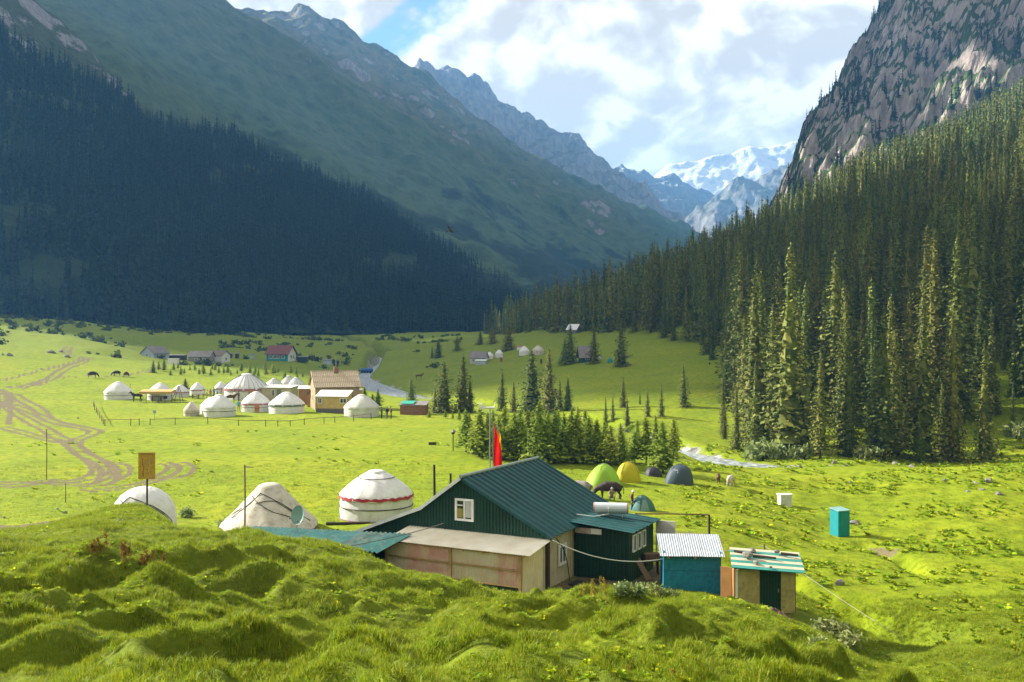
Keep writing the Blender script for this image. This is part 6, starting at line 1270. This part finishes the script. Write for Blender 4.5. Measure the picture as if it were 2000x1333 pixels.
# ------------------------------------------------------------------ tents
def dome(loc, rz, rx, ry, h, lab, m, poles=ROPE, door=None, name='dome_tent', pw=2.0, porch=0.0):
    o = thing(name, lab, 'tent', loc, rz); V = []; F = []; n, k = 32, 10
    for i in range(k + 1):
        f = i / k; r_ = (1 - f ** pw) ** (1 / pw) if f < 1 else 0
        for j in range(n):
            t = 6.2832 * j / n; sq = 1 / max(abs(math.cos(t)), abs(math.sin(t))); c = 1 + (sq - 1) * .45 * (1 - f); ex = 1 + porch * max(0, math.cos(t - 3.5)) * (1 - f) ** 1.5
            V.append((rx * r_ * c * ex * math.cos(t), ry * r_ * c * ex * math.sin(t), h * f + .02 * math.sin(6 * t) * (1 - f)))
    for i in range(k):
        for j in range(n): F.append((i * n + j, i * n + (j + 1) % n, (i + 1) * n + (j + 1) % n, (i + 1) * n + j))
    mb = MB(); mb.add(V, F); mb.build('canopy', m, o, smooth=True)
    for a in (.785, 2.356):
        P_ = []
        for i in range(17):
            g_ = -1 + 2 * i / 16; f = (1 - abs(g_) ** pw) ** (1 / pw); c = 1 + (1.414 - 1) * .45 * (1 - f); rr = abs(g_) * c * 1.012; sgn = 1 if g_ >= 0 else -1; P_.append((rx * rr * sgn * math.cos(a), ry * rr * sgn * math.sin(a), h * f * 1.012))
        mb = MB(); mb.tube(P_, .018, 5); mb.build('tent_pole', poles, o)
    if door:
        mb = MB(); V = []
        for i in range(7):
            for j in range(5): f = i / 6 * .78; t = -1.9 + (j / 4 - .5) * .9 * (1 - .6 * f); r_ = (1 - f ** pw) ** (1 / pw); sq = 1 / max(abs(math.cos(t)), abs(math.sin(t))); c = (1 + (sq - 1) * .45 * (1 - f)) * 1.02; V.append((rx * r_ * c * math.cos(t), ry * r_ * c * math.sin(t), h * f))
        mb.add(V, [(i * 5 + j, i * 5 + j + 1, i * 5 + j + 6, i * 5 + j + 5) for i in range(6) for j in range(4)]); mb.build('door_flap', door, o)
    return o
tm = lambda n, c, tr=.3: mat(n, c, .6, .1, 1.5, trans=tr)
def tent_px(px, wpx, top, base, lab, m, rz=0, y0=60, **k):
    p = hit(px, base, y0); s = p.y / FPX; p2 = p + Vector((0, wpx * s * .35, 0)); p2.z = gz(p2.x, p2.y) - .05; return dome(p2, rz, wpx * s / 2 * .86, wpx * s / 2 * .8, (base - top) * s * .99 + p.z - p2.z, lab, m, **k)
tent_px(1182, 72, 910, 949, 'bright lime green dome tent by the young spruces', tm('lime_tent', (.42, .66, .06), .45), .3, door=tm('pale_lime_flap', (.55, .68, .3)), pw=1.8, porch=.25, poles=tm('lime_pole', (.4, .55, .2), .1))
tent_px(1229, 56, 905, 944, 'yellow dome tent behind the lime green tent', tm('yellow_tent', (.60, .54, .01), .4), .1, pw=2.2, poles=tm('olive_pole', (.25, .2, .03), .1))
tent_px(1332, 60, 910, 949, 'slate blue dome tent at the right end of the spruce row', tm('slate_tent', (.055, .085, .115), .15), -.3, door=tm('pale_grey_flap', (.36, .40, .42)), pw=2.4, porch=.2)
tent_px(1257, 54, 971, 1000, 'small teal green tent beside the standing person', tm('sea_tent', (.07, .20, .18), .25), .5, door=tm('pale_teal_flap', (.25, .40, .38)), pw=1.8)
tent_px(1278, 40, 914, 932, 'dark tent in the shade under the young spruces', tm('dark_tent', (.04, .04, .05), .1), .2)
tent_px(1192, 13, 699, 709, 'small turquoise tent on the far slope', tm('turq_tent', (.02, .36, .42), .3), 0, 200)
tent_px(1170, 14, 696, 704, 'small pale tent right of the dark hut', tm('pale_tent', (.5, .5, .46), .3), 0, 200)

# ------------------------------------------------------------------ people and animals (skin-grown bodies)
def skin_mesh(name, V, E, rad, sub=1):
    me = bpy.data.meshes.new(name + '_rig'); me.from_pydata(V, E, []); me.update(); o = bpy.data.objects.new(name + '_rig', me); COL.objects.link(o)
    md = o.modifiers.new('skin', 'SKIN'); md.use_smooth_shade = True
    for i, d in enumerate(me.skin_vertices[0].data):
        r_ = rad[i]; d.radius = r_ if isinstance(r_, tuple) else (r_, r_); d.use_root = (i == 0)
    ss_ = o.modifiers.new('sub', 'SUBSURF'); ss_.levels = sub; ss_.render_levels = sub
    dg = bpy.context.evaluated_depsgraph_get(); dg.update(); m2 = bpy.data.meshes.new_from_object(o.evaluated_get(dg)); m2.name = name
    bpy.data.objects.remove(o); bpy.data.meshes.remove(me); return m2
def person_rig(pose):
    if pose == 'stand':
        V = [(0, 0, .95), (0, 0, 1.15), (0, 0, 1.36), (0, .01, 1.48), (0, -.01, 1.58), (0, -.01, 1.70), (.19, 0, 1.40), (.25, .03, 1.12), (.24, -.08, .88), (.24, -.11, .79), (-.19, 0, 1.40), (-.26, .02, 1.12), (-.22, -.10, .90), (-.22, -.13, .81), (.10, 0, .88), (.11, -.02, .50), (.12, .02, .08), (.13, -.14, .04), (-.10, 0, .88), (-.12, -.04, .50), (-.13, 0, .08), (-.14, -.16, .04)]
    elif pose == 'hips':
        V = [(0, 0, .95), (0, .02, 1.15), (0, -.02, 1.36), (0, -.04, 1.48), (0, -.07, 1.58), (0, -.08, 1.70), (.19, 0, 1.38), (.36, .08, 1.14), (.19, -.10, 1.02), (.13, -.12, .98), (-.19, 0, 1.38), (-.36, .06, 1.14), (-.2, -.12, 1.02), (-.13, -.13, .98), (.10, 0, .88), (.12, -.02, .50), (.13, .02, .08), (.14, -.14, .04), (-.10, 0, .88), (-.12, 0, .50), (-.14, .04, .08), (-.15, -.12, .04)]
    else:      # squatting and reaching forward
        V = [(0, .12, .32), (0, .08, .52), (0, -.04, .72), (0, -.10, .83), (0, -.14, .92), (0, -.15, 1.04), (.19, -.04, .76), (.26, -.25, .58), (.20, -.46, .52), (.18, -.54, .52), (-.19, -.04, .76), (-.26, -.25, .58), (-.20, -.46, .52), (-.18, -.54, .52), (.12, .12, .30), (.20, -.22, .42), (.17, .02, .08), (.18, -.14, .04), (-.12, .12, .30), (-.20, -.22, .42), (-.17, .02, .08), (-.18, -.14, .04)]
    E = [(0, 1), (1, 2), (2, 3), (3, 4), (4, 5), (2, 6), (6, 7), (7, 8), (8, 9), (2, 10), (10, 11), (11, 12), (12, 13), (0, 14), (14, 15), (15, 16), (16, 17), (0, 18), (18, 19), (19, 20), (20, 21)]
    Rd = [(.15, .11), (.14, .10), (.17, .11), .055, .085, .075, .075, .05, .038, .035, .075, .05, .038, .035, .095, .065, .045, .04, .095, .065, .045, .04]
    return skin_mesh('body', V, E, Rd)
RIG = {k: person_rig(k) for k in ('stand', 'hips', 'squat')}
SKINM = mat('skin', (.36, .20, .13), .7)
def cloth(n, c): return mat('cloth_' + n, c, .9, .15, 4)
CL = {'red': (.42, .03, .03), 'blue': (.03, .12, .40), 'sky': (.10, .42, .60), 'white': (.65, .65, .62), 'black': (.02, .02, .022), 'grey': (.20, .20, .21), 'brown': (.14, .08, .05), 'green': (.04, .18, .08), 'pink': (.45, .14, .22), 'khaki': (.26, .22, .13), 'navy': (.02, .03, .08), 'plum': (.16, .05, .08)}
def person(px, base, shirt, legs, lab, pose='stand', rz=0, Hm=1.72, hat=None, y0=100, loc=None):
    p = loc or hit(px, base, y0); o = thing('person', lab, 'person', p, rz); m = RIG[pose].copy(); m.materials.clear()
    for q in (cloth(shirt, CL[shirt]), cloth(legs, CL[legs]), SKINM, cloth('black', CL['black'])): m.materials.append(q)
    zt = {'stand': (.93, 1.46, .09), 'hips': (.93, 1.46, .09), 'squat': (.36, .82, .08)}[pose]
    for f in m.polygons:
        c = f.center; hand = abs(c.x) > .12 and c.z < (.86 if pose != 'squat' else .5) and c.z > .7 if pose != 'squat' else c.y < -.5
        f.material_index = 3 if c.z < zt[2] else 2 if (c.z > zt[1] or hand) else 1 if c.z < zt[0] else 0
    s = Hm / 1.76; link('body', m, o, sc=s)
    mb = MB(); hc = {'stand': (0, .0, 1.68), 'hips': (0, -.07, 1.68), 'squat': (0, -.14, 1.02)}[pose]
    mb.lathe([(.098, -.02), (.10, .03), (.085, .075), (.045, .105), (.001, .112)], 12); ho = mb.build('hat' if hat else 'hair', hat or cloth('black', CL['black']), o, loc=Vector(hc) * s); ho.scale = (s, s * 1.1, s)
    if hat: mb = MB(); mb.lathe([(.10, -.012), (.15, -.022)], 12); mb.build('brim', hat, ho)
    return o
person(1235, 998, 'plum', 'black', 'person in a plum shirt with a white hat standing by the teal tent', 'hips', R(70), 40 / FPX * hit(1235, 998, 60).y, WPAINT, 60)
person(1195, 980, 'khaki', 'grey', 'person in khaki crouching beside the dark cow to milk it', 'squat', R(0), 1.75, mat('cloth_scarf', (.3, .32, .4), .9), 60)
PEO = [(466, 804, 'sky', 'khaki', 'person in a sky blue shirt beside the plain draped yurt', 'stand', .3), (489, 803, 'grey', 'navy', 'person in grey standing before the pink banded yurt', 'hips', 2), (503, 804, 'black', 'black', 'person in black at the orange door of the yurt', 'stand', 3),
       (745, 818, 'green', 'black', 'leftmost of three people by the fence end, in dark green', 'stand', 1.2), (756, 819, 'black', 'grey', 'middle of three people by the fence end, in black', 'stand', 4), (764, 819, 'plum', 'black', 'rightmost of three people by the fence end, in plum', 'hips', 5),
       (397, 779, 'white', 'khaki', 'person in white at the left end of the crowd', 'stand', 1), (404, 780, 'khaki', 'brown', 'person in khaki second from the left of the crowd', 'hips', 2), (411, 777, 'pink', 'grey', 'person in pink near the left of the crowd', 'stand', 3), (418, 776, 'grey', 'black', 'person in grey in the middle of the crowd', 'stand', 4),
       (432, 775, 'red', 'navy', 'person in a red jacket in the crowd before the big yurt', 'stand', 5), (440, 774, 'green', 'khaki', 'person in green beside the red jacket in the crowd', 'hips', 1), (449, 776, 'blue', 'black', 'person in blue in the crowd before the big yurt', 'stand', .2),
       (458, 783, 'white', 'white', 'person in pale clothes near the edge of the crowd', 'stand', 2.2), (466, 784, 'brown', 'black', 'person in brown at the right end of the crowd', 'stand', 1.2), (424, 777, 'sky', 'navy', 'person in light blue half hidden in the crowd', 'stand', 1.4)]
for px, base, a, b_, lab, ps, rz in PEO: person(px, base, a, b_, lab, ps, rz, random.uniform(1.62, 1.85), None, 110)
def quad_rig(kind):
    if kind == 'cow':
        V = [(0, 0, 1.05), (.45, 0, 1.08), (.75, 0, 1.12), (-.45, 0, 1.05), (-.8, 0, 1.10), (1.05, 0, .95), (1.28, 0, .60), (1.42, 0, .30), (1.56, 0, .14),
             (.62, .17, .75), (.62, .17, .42), (.64, .17, .05), (.62, -.17, .75), (.66, -.17, .42), (.62, -.17, .05), (-.72, .17, .80), (-.66, .17, .62), (-.86, .17, .42), (-.80, .17, .05), (-.72, -.17, .80), (-.60, -.17, .62), (-.78, -.17, .42), (-.70, -.17, .05), (-.98, 0, 1.08), (-1.06, 0, .75), (-1.05, 0, .45)]
        Rd = [(.36, .44), (.34, .42), (.28, .34), (.37, .46), (.30, .36), (.17, .24), (.12, .15), (.12, .12), (.075, .075), .12, .06, .05, .12, .06, .05, .15, .10, .06, .05, .15, .10, .06, .05, .05, .025, .04]
    else:
        V = [(0, 0, 1.15), (.40, 0, 1.18), (.68, 0, 1.24), (-.42, 0, 1.16), (-.72, 0, 1.20), (.92, 0, 1.45), (1.12, 0, 1.66), (1.28, 0, 1.62), (1.48, 0, 1.40),
             (.58, .14, .85), (.58, .14, .50), (.58, .14, .05), (.58, -.14, .85), (.62, -.14, .50), (.58, -.14, .05), (-.62, .14, .92), (-.54, .14, .70), (-.74, .14, .48), (-.70, .14, .05), (-.62, -.14, .92), (-.50, -.14, .70), (-.70, -.14, .48), (-.64, -.14, .05), (-.86, 0, 1.18), (-.98, 0, .95), (-.98, 0, .55)]
        Rd = [(.25, .29), (.24, .28), (.22, .26), (.25, .29), (.22, .26), (.12, .19), (.10, .14), (.10, .13), (.06, .07), .11, .06, .045, .11, .06, .045, .14, .09, .055, .045, .14, .09, .055, .045, .05, .05, .03]
    E = [(0, 1), (1, 2), (0, 3), (3, 4), (2, 5), (5, 6), (6, 7), (7, 8), (2, 9), (9, 10), (10, 11), (2, 12), (12, 13), (13, 14), (4, 15), (15, 16), (16, 17), (17, 18), (4, 19), (19, 20), (20, 21), (21, 22), (4, 23), (23, 24), (24, 25)]
    return skin_mesh('body', V, E, Rd)
QR = {k: quad_rig(k) for k in ('cow', 'horse')}
def animal(kind, px, base, m, lab, rz, s=1.0, y0=100, saddle=None, cat=None):
    p = hit(px, base, y0); o = thing(kind if not cat else cat, lab, cat or kind, p, rz); me = QR[kind].copy(); me.materials.clear(); me.materials.append(m); link('body', me, o, sc=s)
    hp_ = Vector((1.30, 0, .62)) if kind == 'cow' else Vector((1.10, 0, 1.78))
    for sy in (-1, 1):
        mb = MB(); a = hp_ + Vector((0, sy * .10, .02)); b_ = a + (Vector((-.04, sy * .16, .02)) if kind == 'cow' else Vector((0, sy * .02, .15))); mb.tube([a * s, (a + b_) / 2 * s, b_ * s], [.02 * s, .05 * s, .01 * s], 5); mb.build('ear', m, o)
        if kind == 'cow': mb = MB(); a = hp_ + Vector((.0, sy * .08, .08)); mb.tube([a * s, (a + Vector((.02, sy * .12, .08))) * s, (a + Vector((.08, sy * .12, .18))) * s], [.025 * s, .02 * s, .006 * s], 5); mb.build('horn', BEIGE, o)
    if saddle: mb = MB(); mb.lathe([(.30, 0), (.31, .12), (.2, .2)], 12); so_ = mb.build('saddle', saddle, o, loc=(0, 0, 1.30 * s)); so_.scale = (1, .95, .9)
    return o
COWB = mat('dark_brown_hide', (.035, .024, .018), .7, .3, 3); COWG = mat('grey_hide', (.22, .20, .18), .8, .4, 4); COWW = mat('cream_hide', (.55, .47, .38), .8, .15, 3); BAY = mat('bay_hide', (.10, .04, .02), .6, .2, 2)
animal('cow', 1192, 978, COWB, 'dark brown cow grazing behind the roof of the green house', R(176), .98, 60)
animal('cow', 1137, 972, COWG, 'grey cow half hidden behind the house roof', R(150), .9, 60)
animal('cow', 1427, 952, COWW, 'cream coloured cow in the weeds on the right meadow', R(60), .75, 60)
animal('cow', 1403, 944, BAY, 'brown calf in the weeds left of the cream cow', R(80), .6, 60)
animal('cow', 180, 739, COWB, 'leftmost of three dark cows on the upper meadow', R(10), 1.0, 120); animal('cow', 228, 736, COWB, 'middle one of three dark cows on the upper meadow', R(180), .9, 120); animal('cow', 246, 738, BAY, 'rightmost of three dark cows on the upper meadow', R(80), .9, 120)
animal('horse', 268, 786, COWB, 'saddled dark horse standing left of the awning', R(180), 1.05, 120, saddle=WOOD)
animal('horse', 450, 788, BAY, 'bay horse standing in the crowd before the big yurt', R(10), 1.0, 120, saddle=DWOOD)
animal('horse', 818, 742, BAY, 'red brown horse grazing on the meadow across the stream', R(0), 1.1, 180)
animal('cow', 1057, 712, COWB, 'dark cow grazing below the far slope yurts', R(90), 1.0, 180)
# the bird in the air
bd_ = thing('flying_bird', 'dark bird of prey gliding in front of the forested mountain', 'bird', at(878, 450, 105), R(30)); mb = MB()
mb.tube([(0, -.28, 0), (0, -.12, .02), (0, .1, .02), (0, .3, 0)], [.02, .07, .06, .03], 8); mb.build('body', COWB, bd_, smooth=True)
for s_ in (-1, 1):
    mb = MB(); mb.add([(0, -.10, .03), (s_ * .25, -.16, .12), (s_ * .52, -.02, .22), (s_ * .28, .10, .11), (0, .10, .03)], [(0, 1, 2, 3, 4)]); mb.add([(0, -.10, .045), (s_ * .25, -.16, .13), (s_ * .52, -.02, .225), (s_ * .28, .10, .12), (0, .10, .045)], [(4, 3, 2, 1, 0)]); mb.build('wing', COWB, bd_)
mb = MB(); mb.add([(-.03, .25, 0), (.03, .25, 0), (.11, .46, .01), (-.11, .46, .01)], [(0, 1, 2, 3)]); mb.build('tail', COWB, bd_)
bd_.rotation_euler = (R(-30), R(50), R(30))

# ------------------------------------------------------------------ rocks and single plants
RK = [(100, 690, 20, 8, 'long dark boulder on the left hill'), (118, 688, 12, 7, 'dark boulder right of the long one on the left hill'), (130, 699, 16, 5, 'flat grey boulder below the dark boulders on the left hill'), (18, 696, 14, 7, 'dark boulder near the left edge of the hill'), (5, 694, 7, 6, 'boulder cut by the left picture edge'), (80, 722, 9, 3, 'small stone in the upper left meadow'), (50, 725, 5, 2, 'tiny stone left of another in the upper meadow'), (152, 818, 6, 4, 'dark stone by the dirt track bend'),
      (930, 1286, 40, 24, 'grey boulder half sunk in the foreground grass'), (126, 1004, 9, 8, 'upright grey stone at the edge of the bare patch'), (112, 996, 8, 5, 'small pale stone behind the upright one'), (8, 1014, 10, 6, 'brown stone at the far left on the bare patch'), (232, 1020, 18, 8, 'flat stone in the grass left of the mound'), (137, 1112, 8, 7, 'small pale stone on the left foreground slope'),
      (1668, 1025, 26, 12, 'grey boulder just right of the teal outhouse'), (1640, 1145, 22, 14, 'pale stone sticking out of the eroded bank'), (1928, 941, 22, 8, 'largest grey boulder of the right meadow group'), (1905, 945, 14, 6, 'boulder left of the largest right meadow boulder'), (1952, 968, 18, 9, 'grey boulder below the right meadow group'), (1890, 962, 12, 6, 'small boulder at the left of the right meadow group'), (1918, 958, 12, 5, 'flat boulder in the middle of the right meadow group'), (1845, 941, 12, 6, 'lone boulder left of the right meadow group'), (1712, 902, 16, 8, 'boulder at the far edge of the right meadow'), (1748, 908, 20, 8, 'broad boulder at the far edge of the right meadow'), (1560, 915, 14, 7, 'boulder near the stream sliver on the right'), (1662, 945, 14, 6, 'boulder in the weeds above the teal outhouse'), (1780, 913, 14, 5, 'dark flat boulder at the forest foot'), (1630, 905, 11, 6, 'small boulder at the forest foot')]
for i, (px, base, wpx, hpx, lab) in enumerate(RK):
    p = hit(px, base, 17 if base > 985 and not 1600 < px < 1700 else 30); s = p.y / FPX; boulder('boulder', lab, p - Vector((0, 0, hpx * s * .1)), wpx * s / 2, wpx * s * .35, hpx * s * .8, 20 + i)
def dock(px, base, h, lab, m, y0=17, n=3):
    p = hit(px, base, y0); o = thing('dock_plant', lab, 'plant', p); s = p.y / FPX
    for k in range(n):
        x, y = random.uniform(-.2, .2), random.uniform(-.15, .15); hh = h * s * random.uniform(.75, 1.1); lx, ly = random.uniform(-.15, .15) * hh, random.uniform(-.1, .1) * hh
        mb = MB(); mb.tube([(x, y, -.05), (x + lx * .5, y + ly * .5, hh * .5), (x + lx, y + ly, hh)], [.012, .010, .005], 5); mb.build('stem', OCHRE, o)
        g = np.random.default_rng(int(px) * 7 + k); V = []; F = []
        for i in range(70):
            f = g.uniform(.42, 1.0); rr = .055 * (1.15 - f) ** .6; a = g.uniform(0, 6.28); c = np.array([x + lx * f + rr * math.cos(a), y + ly * f + rr * math.sin(a), hh * f]); e = g.normal(0, .024, (3, 3)); b_ = len(V); V += [c + e[0], c + e[1], c + e[2]]; F.append((b_, b_ + 1, b_ + 2))
        link('seed_head', npmesh('seed_head', V, F, m), o)
    for k in range(9):
        a = 6.28 * k / 9 + random.uniform(-.3, .3); L_ = h * s * random.uniform(.25, .42); d = Vector((math.cos(a), math.sin(a), 0)); sd_ = Vector((-d.y, d.x, 0)) * L_ * .2
        mb = MB(); mb.add([d * .02, d * L_ * .45 + sd_ + Vector((0, 0, L_ * .5)), d * L_ + Vector((0, 0, L_ * .35)), d * L_ * .45 - sd_ + Vector((0, 0, L_ * .5)), d * L_ * .5 + Vector((0, 0, L_ * .44))], [(0, 1, 4), (1, 2, 4), (2, 3, 4), (3, 0, 4)]); mb.build('leaf', WEED, o)
for i, (px, base, h) in enumerate([(172, 1096, 34), (203, 1102, 48), (231, 1108, 52), (248, 1118, 40), (278, 1120, 48), (290, 1126, 40), (308, 1128, 52)]):
    dock(px, base, h, '%s rust coloured dock plant from the left on the foreground slope' % WORDS[i], RUST, 26, n=2)
for i, (px, base, h) in enumerate([(1148, 1188, 40), (1163, 1184, 52), (1176, 1186, 50)]):
    dock(px, base, h, ['left one of three ochre dock plants before the house', 'tallest ochre dock plant before the house', 'right one of three ochre dock plants before the house'][i], OCHRE, 30, n=2)
for i, (px, base, h) in enumerate([(1245, 1330, 28), (1322, 1332, 24)]): dock(px, base, h, ['ochre dock plant at the bottom edge, left of another', 'ochre dock plant at the bottom edge, right of another'][i], OCHRE, 15, n=1)
# pale leafy bushes
PALEL = leaf_mat('pale_leaves', [(.14, .19, .06), (.22, .27, .09), (.30, .34, .14)], .3, .7, .15)
def bush_mesh(seed, n=420):
    g = np.random.default_rng(seed); V = []; F = []; C_ = [g.normal(0, .35, 3) * [1, 1, .4] + [0, 0, .45] for _ in range(7)]
    for i in range(n):
        c = C_[g.integers(7)] + g.normal(0, 1, 3) * [.26, .26, .22]; c[2] = abs(c[2]); a, b_ = g.normal(0, .11, 3), g.normal(0, .07, 3); k = len(V); V += [c - a, c + b_, c + a, c - b_]; F.append((k, k + 1, k + 2, k + 3))
    return npmesh('foliage', V, F, PALEL)
BU = [bush_mesh(i) for i in range(4)]
def bush(px, base, wpx, lab, y0=30, k=0, tall=1.0):
    p = hit(px, base, y0); s = p.y / FPX * wpx / 1.6; o = thing('leafy_bush', lab, 'bush', p, random.uniform(0, 6)); link('foliage', BU[k % 4], o, sc=(s, s, s * tall)); mb = MB()
    for j in range(4): a = 1.6 * j; mb.tube([(0, 0, -.1 * s), (.2 * s * math.cos(a), .2 * s * math.sin(a), .5 * s)], [.03 * s, .01 * s], 5)
    mb.build('stems', BARK, o)
for i, (px, base, w_, lab) in enumerate([(1218, 1166, 34, 'pale grey green bush left of the blue shed, first from the left'), (1250, 1163, 36, 'pale grey green bush in the middle before the dirt yard'), (1282, 1164, 34, 'pale grey green bush touching the blue shed corner'), (1310, 1170, 28, 'pale low bush in front of the blue shed'), (1625, 1245, 56, 'pale leafy bush right of the soil heap'), (1600, 1280, 44, 'low pale bush below the soil heap'), (1660, 1270, 50, 'leafy bush on the slope right of the soil heap'), (490, 1010, 18, 'small bush left of the conical yurt'), (437, 1032, 26, 'yellowish bush at the left foot of the conical yurt'), (362, 1012, 30, 'yellowish bush on the right side of the sign mound')]): bush(px, base, w_, lab, 30, i)
for i, (px, base, w_, lab) in enumerate([(1490, 900, 50, 'pale willow bush at the forest foot, leftmost'), (1520, 895, 40, 'pale willow bush at the forest foot beside the leftmost'), (1685, 898, 36, 'silvery bush under the middle of the right forest'), (1868, 800, 60, 'light green bush in the gap of the right forest'), (1985, 855, 40, 'silvery bush at the right edge under the spruces'), (1930, 890, 34, 'low green bush near the right edge of the forest'), (1570, 898, 36, 'low bush between the trunks at the forest foot')]): bush(px, base, w_, lab, 118, i, 1.2)
# unseen clouds added to shade the upper slopes and the head of the valley
# ------------------------------------------------------------------ clouds out of view above the haze, placed towards the sun as shade casters
def cloud(name, label, gx_, gy_, rx, ry, h0, seed):
    t_ = (h0 - 60) / SUND.z; c = Vector((gx_, gy_, 60)) + SUND * t_
    from mathutils import noise as mn
    bm = bmesh.new(); g = random.Random(seed)
    for i in range(26):
        a = g.uniform(0, 6.28); r_ = math.sqrt(g.uniform(0, 1)); p = Vector((rx * r_ * math.cos(a), ry * r_ * math.sin(a), g.uniform(0, 60))); q = g.uniform(.26, .4)
        bmesh.ops.create_icosphere(bm, subdivisions=3, radius=1, matrix=Matrix.Translation(p) @ Matrix.Diagonal((rx * q, ry * q, 90 * q * 2, 1)))
    for v in bm.verts: v.co += Vector((1, 1, .5)) * mn.noise(v.co * .012) * 40
    me = bpy.data.meshes.new(name); bm.to_mesh(me); bm.free(); me.materials.append(CLOUDM)
    for p in me.polygons: p.use_smooth = True
    return tag(link(name, me, None, c), label, kind='structure')
CLOUDM = mat('cloud_vapour', (.9, .9, .9), 1.0, .02, 1, trans=.35, spec=0)
cloud('cloud', 'white drifting cloud over the left mountain', 620, 770, 300, 290, 1480, 4)
cloud('cloud', 'smaller drifting cloud beside the large one over the left mountain', -40, 420, 100, 165, 1480, 9)
cloud('cloud', 'long drifting cloud beyond the other two over the left mountain', -150, 500, 170, 110, 1480, 12)
# ------------------------------------------------------------------ haze
ZT = MTOP[0] + 12; ZB = min(float(ZZ.min()), -22.0, min(o.data.vertices[0].co.z for o in (go, st)), *[min(v.co.z for v in o.data.vertices) for o in S.objects if o.name.endswith(('mountain', 'ridge', 'shoulder'))]) - 1.0; print('ZB', ZB, 'ZT', ZT, ZZ.min()); mb = MB(); mb.box((0, MTOP[1] / 2 - 50, (ZT + ZB) / 2), (2 * MTOP[2] + 300, MTOP[1] + 200, ZT - ZB)); 
hm = bpy.data.materials.new('haze_air'); hm.use_nodes = True; t = NT(hm.node_tree); t.t.nodes.clear()
pv = t.n('ShaderNodeVolumePrincipled'); pv.inputs['Color'].default_value = (0.16, 0.48, 1.0, 1); pv.inputs['Density'].default_value = 0.00014; pv.inputs['Anisotropy'].default_value = 0.2
ou = t.n('ShaderNodeOutputMaterial'); t.l(pv.outputs[0], ou.inputs['Volume'])
hz = mb.build('haze', hm); tag(hz, 'thin blue evening haze filling the valley air', kind='stuff')
